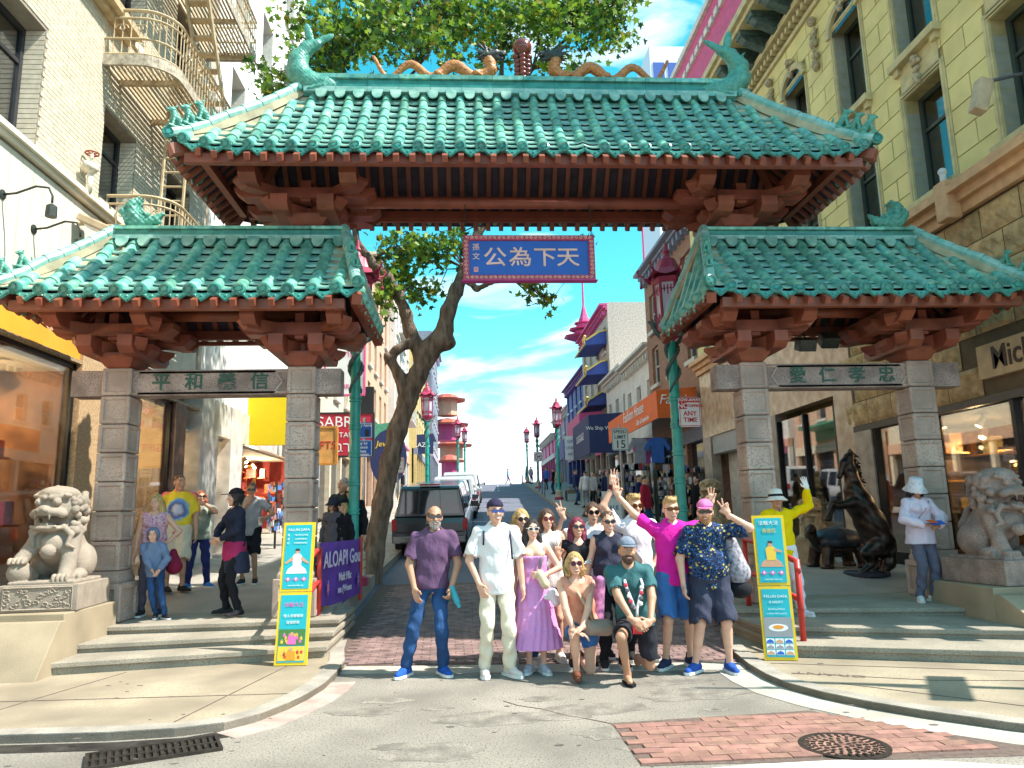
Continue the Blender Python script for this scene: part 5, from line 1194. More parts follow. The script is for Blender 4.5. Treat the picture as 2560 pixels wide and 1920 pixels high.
t, F, xm = house('pagoda_building', 'tall pale brick building with navy balconies and a magenta pagoda roof', 1, 46, 57, 15.2, mat('pale_brick', (.62, .52, .45), .85, var=.2, scale=12), 4, 3, 7.2, corn=mag)
for k, z in enumerate((8.6, 10.6, 12.6)):
    m = MB(); m.prism([(0, 0), (1.5, -.1), (1.35, .25), (.5, .75), (0, .9)], lambda d, zz: (xm-d, 46.6, z+zz), lambda d, zz: (xm-d, 50.6, z+zz)); m.build('balcony_canopy', blu, t)
    m = MB(); m.tube([(xm-1.5, 46.6, z-.05), (xm-1.6, 46.3, z+.15), (xm-1.5, 46.1, z+.4)], .09, 8); m.tube([(xm-1.5, 46.6, z-.08), (xm-1.5, 50.6, z-.08)], .08, 6); m.tube([(xm, 46.58, z+.9), (xm-.5, 46.55, z+.78), (xm-1.4, 46.5, z+.22)], .07, 6); m.build('gilt_ridge', goldm, t)
for k, (z, w) in enumerate(((15.2, 1.35), (15.8, 1.0), (16.3, .65))):
    pr = [(w*1.25, .25), (w*1.1, .1), (w*.75, .35), (w*.6, .9), (w*.55, 1.0)]; MB().lathe([(a_, b_*.6) for a_, b_ in pr], 8, (xm+.1, 56.0, z)).build('pagoda_tier', mag, t)
MB().lathe([(.35, 0), (.2, .6), (.08, 1.1), (.05, 6.2)], 8, (xm+.1, 56, 16.8)).build('flag_mast', mag, t)
MB().tube([(xm+3.0, 47.5, 15.2), (xm+3.0, 47.5, 22)], .06, 8).build('flag_mast', mag, t)
house('blue_corner_building', 'deep blue painted corner building with a turret near the hilltop', 1, 57, 70, 13.4, blu, 5, 3, 7.4, fm=mat('pale_blue_frame', (.5, .6, .75), .6), corn=mat('purple_trim', (.20, .08, .30), .6))
house('hilltop_house', 'narrow purple shop house by the hilltop', 1, 70, 84, 12.2, lav, 4, 2, 8.4, off=7.0)
house('far_pink_house', 'pinkish far building beyond the crest', 1, 84, 100, 11.0, mag, 4, 1, 8.6, off=6.4)
house('restaurant_house', 'salmon building behind the red restaurant sign', -1, 26.9, 37, 13.6, crm, 4, 3, 6.6, off=6.9, corn=salm)
house('bay_window_house', 'cream and terracotta building with heavy cornices behind the tree trunk', -1, 37, 47, 15.4, salm, 4, 3, 7.0, off=6.9, corn=crm)
t, F, xm = house('white_escape_house', 'white building with a fire escape past the tree', -1, 47, 58, 16.6, wht, 4, 4, 7.0, off=6.8, corn=salm)
for z in (8.0, 11.0, 14.0):
    m = MB(); F.bx(m, 49, 53, z, z+.08, .02, 1.0); m.build('escape_floor', frame_wh, t)
    for zz in (.4, .9): m = MB(); F.bx(m, 49, 53, z+zz, z+zz+.05, .95, 1.0); F.bx(m, 49, 49.05, z+zz, z+zz+.05, .02, .95); m.build('escape_rail', frame_wh, t)
    for i in range(17): m = MB(); F.bx(m, 49+i*.245, 49.03+i*.245, z+.08, z+.9, .96, .99); m.build('escape_baluster', frame_wh, t)
house('yellow_hill_house', 'ochre building with a tiled awning higher up the hill', -1, 58, 70, 15.5, mat('ochre_stucco', (.70, .52, .22), .8, var=.1), 5, 3, 7.8, off=6.6, corn=gry)
house('blue_grey_corner_building', 'blue-grey building with pilasters at the top of the hill', -1, 70, 84, 19.5, gry, 5, 4, 8.4, off=6.4, corn=lav)
for k, (y, z, w) in enumerate(((88, 15.2, 2.6), (88, 12.2, 3.0), (96, 10.5, 3.2), (92, 8.2, 2.2))):
    x = -6.4+sx(y)+.6; t = thing('pagoda_roof', ('topmost', 'second', 'third', 'lowest')[k]+' of the red pagoda roofs beyond the hilltop on the sunny side', 'roof', (x, y, z), 0, 'pagoda roofs beyond the crest')
    MB().lathe([(w*.9, .35), (w*.85, .15), (w*.6, .4), (w*.42, .9), (w*.1, 1.1)], 8).build('roof_tier', mat('brick_red_tile', (.5, .12, .08), .6), t); MB().lathe([(w*.5, -1.6), (w*.5, .3)], 8).build('wall', mag if k % 2 else salm, t)
t = thing('white_tower', 'distant white office tower above the shaded roof', 'building', (34.5, 108, 0)); MB().box(-5, 5, 0, 12, 0, 77).build('wall', mat('white_tower_panels', (.8, .8, .82), .7, var=.03), t)
tw = MB().box(-.9, .9, -.1, .02, 0, 5).mesh('window', mat('blue_tower_glass', (.12, .17, .5), .2))
for i in range(4):
    for j in range(3): newobj('window', tw, t, (-3.6+i*2.4, -.02, 69-j*7.5))
# awnings
def awning(label, x0, x1, y0, y1, zt, zb, mt, name='awning'):
    t = thing(name, label, 'awning'); m = MB(); d = .12
    m.prism([(x1, zt), (x0, zt-.12), (x0, zb), (x0+.05, zb), (x0+.05, zt-.2), (x1, zt-.1)], lambda x, z: (x, y0, z), lambda x, z: (x, y1, z))
    m.build('canopy', mt, t); MB().prism([(x1, zt), (x0, zt-.12), (x0, zb), (x1, zb+.0)], lambda x, z: (x, y0-.01, z), lambda x, z: (x, y0, z)).build('end_panel', mt, t); return t
orr = mat('orange_red_canvas', (.78, .14, .02), .7, var=.06); navy = mat('navy_canvas', (.02, .03, .12), .7, var=.08); wlet = flat('white_lettering', (.85, .85, .85))
t = awning('orange red awning with white script over the clothes shop', 5.75, 7.2, 25.4, 34.5, 6.0, 4.9, orr)
text('Fashion', .48, wlet, t, (6.55, 25.37, 5.55), (R(90), 0, 0), .004, name='script', shear=.25); text('Fashion House', .62, wlet, t, (5.73, 29.2, 5.58), (R(90), 0, R(-90)), .004, name='script', shear=.25); text('Gifts & Souvenirs', .3, wlet, t, (5.73, 27.6, 5.1), (R(90), 0, R(-90)), .004, name='script')
t = awning('navy blue slanted awning lettered in white over a side shop', 5.7, 7.6, 39.8, 46, 7.1, 4.9, navy); text('We Ship Worldwide', .28, wlet, t, (6.7, 39.77, 6.25), (R(90), 0, 0), .004, name='lettering'); text('LUGGAGE', .6, wlet, t, (5.68, 43, 6.0), (R(90), 0, R(-90)), .004, name='lettering')
t = awning('small magenta tiled awning beyond the navy awning', 6.3, 7.8, 47, 53, 8.2, 6.9, mag); t = awning('dark violet awning near the hilltop on the shaded side', 6.6, 8.4, 57.5, 63, 7.6, 6.0, blu)
t = awning('pink awning on the sunny side up the street', -6.2, -4.9, 47.5, 51.5, 6.3, 5.3, mat('pink_canvas', (.8, .22, .38), .7)); t = awning('navy awning on the sunny side near the hilltop', -5.6, -3.6, 58.5, 64, 8.2, 6.6, navy); text('PLAZA', .5, wlet, t, (-4.6, 58.47, 7.3), name='lettering')
t = awning('green tiled awning on the sunny side', -5.9, -4.8, 38, 44, 6.5, 5.7, mat('green_awning_tile', (.08, .34, .22), .5))
# shop signs
def board_sign(label, name, c, w, h, mt, lines, frame=None, d=.12, rz=0.):
    t = thing(name, label, 'sign', c, rz); MB().box(-w/2, w/2, 0, d, -h/2, h/2).build('sign_panel', mt, t)
    if frame:
        for a in ((-w/2-.05, w/2+.05, h/2, h/2+.06), (-w/2-.05, w/2+.05, -h/2-.06, -h/2), (-w/2-.06, -w/2, -h/2, h/2), (w/2, w/2+.06, -h/2, h/2)): MB().box(a[0], a[1], -.02, d, a[2], a[3]).build('sign_frame', frame, t)
    for (s, size, x, z, m) in lines: text(s, size, m, t, (x, -.006, z), name='lettering', ext=.003)
    return t
redp = mat('red_sign_panel', (.55, .02, .05), .5, var=.05); blk = flat('black_lettering', (.02, .02, .02)); redl = flat('red_lettering', (.6, .02, .03)); yel = flat('yellow_lettering', (.85, .6, .05)); wpan = mat('white_sign_panel', (.78, .78, .76), .5, var=.03)
board_sign('red restaurant sign with white lettering behind the inner pillar', 'restaurant_sign', (-5.15, 24.2, 4.35), 2.3, 1.35, redp, [('SABRA', .5, .1, .4, wlet), ('GRILL RESTAURANT', .24, .1, -.02, wlet), ('סברה', .45, .2, -.42, wlet)], blk)
board_sign('tall pink framed white box sign above the red restaurant sign', 'box_sign', (-5.0, 24.6, 6.6), 1.25, 1.7, wpan, [('סברה', .3, 0, .5, flat('pink_lettering', (.75, .1, .3))), ('SABRA', .22, 0, -.6, MATS['pink_lettering'])], mat('pink_frame', (.8, .12, .32), .5))
board_sign('orange gifts sign beside the inner pillar', 'gift_sign', (-5.0, 20.6, 3.65), .9, .95, mat('orange_sign', (.85, .42, .12), .5), [('GIFTS', .3, .1, 0, redl)], mat('orange_frame', (.7, .3, .05), .5))
board_sign('black vertical sign with yellow letters above the blue parking signs', 'vertical_sign', (-4.35, 25.2, 4.9), .5, 2.4, blk, [('I', .4, 0, -.2, yel), ('A', .4, 0, -.7, yel)])
t = thing('oval_sign', 'dark oval jewelry sign with pink and yellow lettering', 'sign', (-4.15, 30.5, 4.1)); MB().prism([(.75*math.cos(a), 1.15*math.sin(a)) for a in np.linspace(0, 6.1, 22)], lambda x, z: (x, 0, z), lambda x, z: (x, .1, z)).build('sign_panel', navy, t)
text('Jewelry', .34, yel, t, (0, -.006, .55), name='lettering', shear=.2); text('SALE', .3, redl, t, (0, -.006, 0), name='lettering'); text('50% off', .24, redl, t, (0, -.006, -.4), name='lettering')
board_sign('white curio store sign under the magenta awning', 'store_sign', (6.2, 46.5, 5.8), 1.9, 1.5, wpan, [('GIFTS', .26, -.5, .4, blu), ('LINENS', .26, -.5, 0, blu), ('ARTS', .26, -.5, -.4, blu), ('CH', .5, .5, .25, blk), ('ST', .5, .5, -.35, blk)])
# ------------------------------------------------------------------ lantern lamp posts
lanr = mat('crimson_lantern_paint', (.42, .03, .10), .45, var=.15); lang = mat('frosted_lantern_glass', (.62, .60, .72), .35, var=.1); stoneb = mat('cream_base_stone', (.6, .5, .36), .8, var=.12)
def lamp_mesh():
    out_ = []
    m = MB(); m.lathe([(.34, 0), (.34, .16), (.28, .2)], 8); out_.append(('base', m.mesh('base', lanr)))
    m = MB(); 
    for i in range(3): m.lathe([(.27, .2+i*.17), (.27, .33+i*.17), (.23, .35+i*.17), (.23, .37+i*.17)], 8)
    out_.append(('plinth', m.mesh('plinth', stoneb)))
    pr = [(.2, .7), (.17, .85), (.12, .95)]
    z = .95
    for zz in (1.55, 2.15, 2.75, 3.35, 3.95): pr += [(.115, z), (.112, zz-.1), (.135, zz-.09), (.135, zz-.055), (.118, zz-.05), (.118, zz-.02), (.135, zz-.015), (.135, zz+.02), (.112, zz+.03)]; z = zz+.03
    pr += [(.105, 4.6), (.09, 5.2)]; m = MB(); m.lathe(pr, 16); out_.append(('pole', m.mesh('pole', tealp, True)))
    me = out_[-1][1]; me.set_sharp_from_angle(angle=R(35))
    d = SDF()
    for s in (0, 1):
        ph = s*math.pi; pts = [(.13*math.cos(ph+i*.5), .13*math.sin(ph+i*.5), 4.05+i*.085) for i in range(14)]; chain(d, pts, [.02+.03*min(1, i/6) for i in range(14)], .02)
        e = pts[-1]; a = math.atan2(e[1], e[0]); q = lambda r, z, o=0.: (r*math.cos(a+o), r*math.sin(a+o), z)
        chain(d, [e, q(.3, 5.3), q(.42, 5.38), q(.5, 5.55)], [.05, .06, .055, .06], .03); d.c(q(.5, 5.55), q(.62, 5.6), .05, .025, .02); d.c(q(.5, 5.6), q(.4, 5.75), .02, .008, .01); d.c(q(.42, 5.4), q(.5, 5.25, .4), .03, .01, .01); d.c(q(.42, 5.4), q(.5, 5.25, -.4), .03, .01, .01)
    V, Q = d.arrays(.022); out_.append(('dragon_bracket', npmesh('dragon_bracket', V, Q, mat('bronze_green_dragon', (.10, .16, .16), .45, var=.3, scale=12))))
    Z = 5.25; m = MB(); m.lathe([(.34, Z+1.28), (.38, Z+1.34), (.38, Z+1.4)], 6); out_.append(('lantern_collar', m.mesh('lantern_collar', lanr))); m = MB(); m.lathe([(.1, Z), (.3, Z+.12), (.34, Z+.2), (.34, Z+.27)], 6)
    out_.append(('lantern_tray', m.mesh('lantern_tray', lanr)))
    m = MB(); m.lathe([(.27, Z+.27), (.30, Z+1.28)], 6); out_.append(('lantern_glass', m.mesh('lantern_glass', lang)))
    m = MB()
    for i in range(6): a = (i+.5)*math.pi/3; m.beam((.29*math.cos(a), .29*math.sin(a), Z+.25), (.325*math.cos(a), .325*math.sin(a), Z+1.3), .045, .045)
    for i in range(6):
        for zz, fl in ((1.22, -1), (.36, 1)):
            a, b = (i+.5)*math.pi/3, (i+1.5)*math.pi/3
            A, B = Vector((.30*math.cos(a), .30*math.sin(a), Z+zz)), Vector((.30*math.cos(b), .30*math.sin(b), Z+zz))
            for q in range(3): p = A.lerp(B, .25*(q+1)); m.beam(p, p+Vector((0, 0, fl*.16*(1.4-abs(q-1)*.4))), .02, .02)
            m.beam(A+Vector((0, 0, fl*.09)), B+Vector((0, 0, fl*.09)), .02, .02)
    out_.append(('lantern_frame', m.mesh('lantern_frame', lanr)))
    m = MB(); n = 24; pr = [(.57, 0.), (.46, .06), (.3, .22), (.2, .46), (.1, .52), (.06, .62)]
    vs = []
    for i, (r, z) in enumerate(pr):
        for j in range(n): a = 2*math.pi*j/n+math.pi/6; k = abs(math.cos(3*(a-math.pi/6))); rr = r*(.86+.14*k**3) if i < 3 else r; vs.append((rr*math.cos(a), rr*math.sin(a), Z+1.4+z+(.12*k**4 if i == 0 else 0)))
    m.add(vs, [(i*n+j, i*n+(j+1) % n, (i+1)*n+(j+1) % n, (i+1)*n+j) for i in range(len(pr)-1) for j in range(n)]+[tuple(range((len(pr)-1)*n, len(pr)*n))])
    for i in range(6):
        a = math.pi/6+i*math.pi/3; m.tube([(.5*math.cos(a), .5*math.sin(a), Z+1.5), (.64*math.cos(a), .64*math.sin(a), Z+1.56), (.68*math.cos(a), .68*math.sin(a), Z+1.66), (.63*math.cos(a), .63*math.sin(a), Z+1.69)], .022, 6)
        m.tube([(.6*math.cos(a), .6*math.sin(a), Z+1.5), (.6*math.cos(a), .6*math.sin(a), Z+1.3)], .008, 4); m.ball((.6*math.cos(a), .6*math.sin(a), Z+1.27), .04, 6, 5)
    m.lathe([(.06, Z+2.0), (.09, Z+2.06), (.05, Z+2.14), (.02, Z+2.3)], 8); out_.append(('lantern_roof', m.mesh('lantern_roof', lanr)))
    return out_
LM = lamp_mesh()
for k, (x, y, z0, lab) in enumerate(((-2.80, 12.5, .57, 'teal lantern post rising between the gate and the leaning tree'), (2.66, 12.4, .5, 'teal lantern post with the tow away sign beside the group'), (-3.3+sx(33), 33, zs(33), 'teal lantern post behind the tree trunk'), (4.22, 42, zs(42), 'teal lantern post in front of the white curio store sign'),
        (-3.15+sx(58), 58, zs(58), 'small lantern post on the sunny side below the pagoda roofs'), (4.75, 60, zs(60), 'lantern post in front of the deep blue building'), (-3.15+sx(72), 72, zs(72), 'farthest lantern post on the sunny side'), (5.2, 76, zs(76), 'farthest lantern post on the shaded side'))):
    t = thing('lantern_post', lab, 'street lamp', (x, y, z0), R(12*k), 'chinatown lantern posts along the street')
    t.scale = (.78,)*3
    for n_, me in LM: newobj(n_, me, t)
# ------------------------------------------------------------------ traffic and parking signs
def post_sign(label, name, p, w, h, lines, post_z, mt=wpan, border=blk, topband=None, pm=None):
    t = thing(name, label, 'sign', p); MB().prism([(-w/2+.03, -h/2), (w/2-.03, -h/2), (w/2, -h/2+.03), (w/2, h/2-.03), (w/2-.03, h/2), (-w/2+.03, h/2), (-w/2, h/2-.03), (-w/2, -h/2+.03)], lambda x, z: (x, -.004, z), lambda x, z: (x, .004, z)).build('sign_plate', mt, t)
    if border:
        m = MB(); e = .02
        for a, b in (((-w/2+e, -h/2+e), (w/2-e, -h/2+e)), ((w/2-e, -h/2+e), (w/2-e, h/2-e)), ((w/2-e, h/2-e), (-w/2+e, h/2-e)), ((-w/2+e, h/2-e), (-w/2+e, -h/2+e))): m.beam((a[0], -.006, a[1]), (b[0], -.006, b[1]), .01, .003, up=(0, 1, 0))
        m.build('border', border, t)
    if topband: MB().box(-w/2+.005, w/2-.005, -.0075, -.0045, topband[0], topband[1]).build('colour_band', topband[2], t)
    for s, size, x, z, m in lines: text(s, size, m, t, (x, -.0085, z), name='lettering', ext=.001, bold=.002)
    if post_z is not None: MB().tube([(0, .04, post_z-p[2]), (0, .04, h/2+.1)], .03, 8).build('post', pm or mat('galvanised_post', (.45, .46, .48), .4, metal=.7), t)
    return t
post_sign('white speed limit 15 sign on a steel post', 'speed_limit_sign', (3.68, 22, 3.84), .5, .68, [('SPEED', .15, 0, .22, blk), ('LIMIT', .15, 0, .06, blk), ('15', .34, 0, -.17, blk)], zs(22))
tw_ = post_sign('red and white tow away no stopping sign on the lantern post', 'tow_away_sign', (2.86, 12.25, 3.30), .38, .51, [('TOW-AWAY', .068, 0, .204, wlet), ('NO', .12, -.11, .105, wlet), ('STOPPING', .066, .075, .10, redl), ('ANY', .112, 0, -.03, redl), ('TIME', .112, 0, -.14, redl)], None, border=redl, topband=(.16, .248, redl))
MB().box(-.18, -.045, -.0075, -.0045, .05, .158).build('colour_band', redl, tw_); MB().box(-.2, -.1, .005, .1, -.16, -.12).build('clamp', iron, tw_)
bluep = mat('parking_blue', (.01, .12, .55), .5, var=.03)
post_sign('upper blue pay here parking sign beside the tree trunk', 'parking_sign', (-2.98, 14.9, 3.38), .34, .32, [('Pay here', .085, 0, .1, wlet)], zs(14.9), bluep, wlet); MB().box(.02, .1, -.008, -.005, -.13, .02).build('phone_symbol', blk, bpy.data.objects['parking_sign'])
post_sign('lower blue pay by license plate sign beside the tree trunk', 'parking_sign', (-2.98, 14.9, 3.02), .34, .34, [('Pay by', .08, -.03, .1, wlet), ('license', .08, -.03, .02, wlet), ('plate', .08, -.03, -.06, wlet), ('44404001', .055, 0, -.13, wlet)], None, bluep, wlet)
post_sign('small no parking sign on the sunny side sidewalk', 'no_parking_sign', (-3.2, 24.5, 3.35), .42, .5, [('NO PARKING', .06, 0, .16, redl), ('PERMIT', .07, 0, 0, redl), ('VEHICLES', .06, 0, -.12, redl)], zs(24.5), wpan, redl)
t = post_sign('round no right turn sign before the blue building', 'no_turn_sign', (4.55, 57, 6.1), .75, .75, [], zs(57)); m = MB(); m.tube([(.27*math.cos(a), -.01, .27*math.sin(a)) for a in np.linspace(0, 6.283, 25)], .025, 6); m.beam((-.19, -.012, .19), (.19, -.012, -.19), .045, .01, up=(0, 1, 0)); m.build('prohibition_ring', redl, t); m = MB(); m.beam((-.08, -.008, -.17), (-.08, -.008, .05), .05, .004, up=(0, 1, 0)); m.beam((-.08, -.008, .05), (.1, -.008, .05), .05, .004, up=(0, 1, 0)); m.prism([(.08, .13), (.19, .05), (.08, -.03)], lambda x, z: (x, -.01, z), lambda x, z: (x, -.007, z)); m.build('arrow', blk, t)
t = thing('sandwich_board', 'white sale sandwich board on the shaded sidewalk', 'sign', (3.75, 24.2, zs(24.2)))
for s in (-1, 1): MB().prism([(-.3, 0), (.3, 0), (.3, 1.15), (-.3, 1.15)], lambda x, z: (x, s*.22*(1-z/1.2), z), lambda x, z: (x, s*(.22*(1-z/1.2)+.02), z)).build('board', wpan, t)
for s, sz, z in (('VENTA', .14, .98), ('SALE', .2, .62), ('UP TO', .11, .42), ('80% OFF', .14, .22)): text(s, sz, redl if '80' in s else blu, t, (0, -.23*(1-z/1.2)-.03, z), (R(79), 0, 0), .002, name='lettering')
# ------------------------------------------------------------------ leaning plane tree
bark = mat('grey_brown_bark', (.30, .22, .165), .95, var=.3, scale=11, col2=(.11, .075, .055), bump=1.0, bscale=34, stretch=.3, bdist=.05); TY = 15.3
TB = atG(800, 1240); TY = TB.y
TR = thing('leaning_plane_tree', 'leaning street tree with rough bark and a leafy crown behind the gate', 'tree', TB)
def tp(u, v, dy=0.): p = atY(u, v, TY+dy)-TB; return (p.x, p.y, p.z)
s = SDF()
chain(s, [tp(795, 1260), tp(805, 1200), tp(826, 1090), tp(842, 1000), tp(858, 930), tp(880, 868), tp(902, 812), tp(922, 770), tp(935, 745)], [.27, .21, .185, .18, .18, .175, .18, .18, .18], .12)
chain(s, [tp(915, 780), tp(885, 715), tp(878, 680, -.1), tp(862, 640, -.2), tp(835, 595, -.4), tp(800, 565, -.5), tp(770, 520, -.6)], [.17, .13, .12, .11, .105, .095, .07], .08)
chain(s, [tp(930, 755), tp(960, 715), tp(968, 672), tp(985, 630, .1), tp(1005, 580, .2), tp(1015, 540, .3), tp(1045, 480, .3), tp(1065, 380, .2), tp(1080, 250), tp(1085, 120), tp(1090, 20)], [.20, .17, .15, .135, .12, .11, .10, .085, .07, .05, .03], .1)
s.e(tp(958, 740, -.05), (.26, .2, .18), .1); chain(s, [tp(880, 868), tp(862, 810, -.1), tp(842, 775, -.15), tp(858, 755, -.2), tp(885, 742, -.1)], [.15, .11, .10, .09, .10], .06)
s.c(tp(842, 775, -.15), tp(835, 768, -.25), .10, .07, .05); chain(s, [tp(1005, 600), tp(1030, 625), tp(1060, 610, -.2), tp(1110, 605, -.4)], [.09, .06, .05, .03], .04)
s.obj('trunk', bark, TR, .04, lambda X, Y, Z: .014*np.sin(X*42+np.sin(Z*9)*2)*np.sin(Y*40+Z*5))
rg = random.Random(11); npr = np.random.default_rng(5)
clumps = []
def vol(cu, cv, ru, rv, dy, dr, n, rad=.42):
    for i in range(n):
        while True:
            a, b, c = rg.uniform(-1, 1), rg.uniform(-1, 1), rg.uniform(-1, 1)
            if a*a+b*b+c*c < 1: break
        clumps.append((Vector(tp(cu+a*ru, cv+b*rv, dy+c*dr)), rad*rg.uniform(.6, 1.2)))
vol(800, 40, 170, 100, -.6, 1.5, 30); vol(980, 40, 190, 120, -.5, 1.6, 36); vol(1150, 30, 190, 80, -.3, 1.5, 26); vol(1290, 10, 110, 90, 0, 1.2, 22, .36); vol(720, 120, 70, 55, -.8, .8, 10, .34); vol(1200, 130, 90, 40, -.5, .7, 6, .3)
vol(600, 175, 45, 40, -.8, .6, 8, .3); vol(900, -120, 300, 90, .5, 1.6, 26, .5); vol(1200, -120, 250, 80, .5, 1.6, 20, .5)
vol(890, 560, 80, 55, .2, .9, 14, .34); vol(840, 640, 45, 60, .1, .7, 9, .32); vol(980, 530, 50, 35, .1, .8, 7, .28); vol(925, 640, 40, 35, .4, .6, 5, .26); vol(1130, 625, 40, 18, -.4, .4, 4, .22); vol(1185, 650, 20, 22, -.5, .3, 4, .17); vol(1250, 520, 40, 16, -.3, .4, 4, .2)
ol = np.array([(0, 0), (.12, .1), (.42, .02), (.3, .22), (.5, .48), (.22, .46), (.12, .62), (0, 1.0), (-.12, .62), (-.22, .46), (-.5, .48), (-.3, .22), (-.42, .02), (-.12, .1)], np.float32); ol[:, 1] -= .1
nl = len(ol); LV = []; leafm = []
lg = [mat('yellow_green_leaf', (.30, .42, .04), .5, var=.3, scale=3, col2=(.12, .28, .03), rnd=.1), mat('deep_green_leaf', (.07, .19, .04), .5, var=.3, scale=3), mat('yellow_leaf', (.42, .36, .04), .5, var=.2, scale=3)]  # three leaf colours, mixed at random through the crown
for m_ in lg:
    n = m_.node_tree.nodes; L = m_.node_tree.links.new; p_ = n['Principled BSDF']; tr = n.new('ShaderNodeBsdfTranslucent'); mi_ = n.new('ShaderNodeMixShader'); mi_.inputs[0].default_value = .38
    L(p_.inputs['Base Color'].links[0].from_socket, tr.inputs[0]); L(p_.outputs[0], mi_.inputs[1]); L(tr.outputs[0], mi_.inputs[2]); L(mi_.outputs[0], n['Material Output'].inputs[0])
def rot_rand(n):
    q = npr.normal(size=(n, 4)); q /= np.linalg.norm(q, axis=1)[:, None]; w, x, y, z = q.T
    return np.stack([np.stack([1-2*(y*y+z*z), 2*(x*y-z*w), 2*(x*z+y*w)], 1), np.stack([2*(x*y+z*w), 1-2*(x*x+z*z), 2*(y*z-x*w)], 1), np.stack([2*(x*z-y*w), 2*(y*z+x*w), 1-2*(x*x+y*y)], 1)], 1)
lobj = MB(); L3 = np.concatenate([ol, -.18*np.abs(ol[:, :1])-.1*ol[:, 1:]**2], 1)
lmesh = [None, None]
for k in (0, 1):
    me = bpy.data.meshes.new('leaf'); me.from_pydata((L3*.2).tolist(), [], [tuple(range(nl))]); me.materials.append(lg[k]); lmesh[k] = me
allV = []; mi = []; nobj = 0
for c, r in clumps:
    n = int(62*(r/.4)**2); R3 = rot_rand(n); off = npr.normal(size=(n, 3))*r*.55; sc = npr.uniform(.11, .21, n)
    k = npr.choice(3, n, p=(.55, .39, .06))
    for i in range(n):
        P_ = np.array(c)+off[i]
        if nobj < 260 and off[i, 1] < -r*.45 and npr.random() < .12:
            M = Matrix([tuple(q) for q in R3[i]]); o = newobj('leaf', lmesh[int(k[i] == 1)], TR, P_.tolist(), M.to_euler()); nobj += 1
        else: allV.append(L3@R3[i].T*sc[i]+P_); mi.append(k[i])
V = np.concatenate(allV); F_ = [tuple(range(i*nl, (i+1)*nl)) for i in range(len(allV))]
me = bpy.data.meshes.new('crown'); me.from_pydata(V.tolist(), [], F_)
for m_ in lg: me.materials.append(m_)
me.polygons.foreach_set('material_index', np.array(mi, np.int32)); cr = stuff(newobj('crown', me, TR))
tips = [Vector(tp(770, 520, -.6)), Vector(tp(800, 565, -.5)), Vector(tp(1065, 380, .2)), Vector(tp(1080, 250)), Vector(tp(1085, 120)), Vector(tp(1045, 480, .3)), Vector(tp(1110, 605, -.4)), Vector(tp(860, 640, -.2)), Vector(tp(1005, 580, .2))]
lowt = [Vector(tp(760, 420, -.6)), Vector(tp(780, 260, -.8)), Vector(tp(740, 150, -.8)), Vector(tp(1150, 150)), Vector(tp(1250, 60)), Vector(tp(900, 150, -.5))]
m = MB(); m.tube([tips[0], lowt[0], lowt[1], lowt[2]], [.07, .06, .05, .03], 7); m.tube([lowt[1], lowt[5], Vector(tp(930, 30, -.5))], [.045, .03, .015], 6); m.tube([tips[3], lowt[3], lowt[4], Vector(tp(1340, 0))], [.05, .04, .03, .015], 6)
nodes = tips+lowt+[Vector(tp(930, 30, -.5)), Vector(tp(1340, 0))]
for c, r in clumps:
    a = min(nodes, key=lambda q: (q-c).length); mid = a.lerp(c, .5)+Vector((rg.uniform(-.15, .15), rg.uniform(-.15, .15), rg.uniform(-.05, .2))); m.tube([a, mid, c], [.022, .014, .006], 5)
    if rg.random() < .6: m.tube([c, c+Vector((rg.uniform(-.4, .4), rg.uniform(-.3, .3), rg.uniform(-.2, .4)))], [.008, .003], 4)
stuff(m.build('branches', mat('dark_twig', (.10, .07, .05), .9), TR))
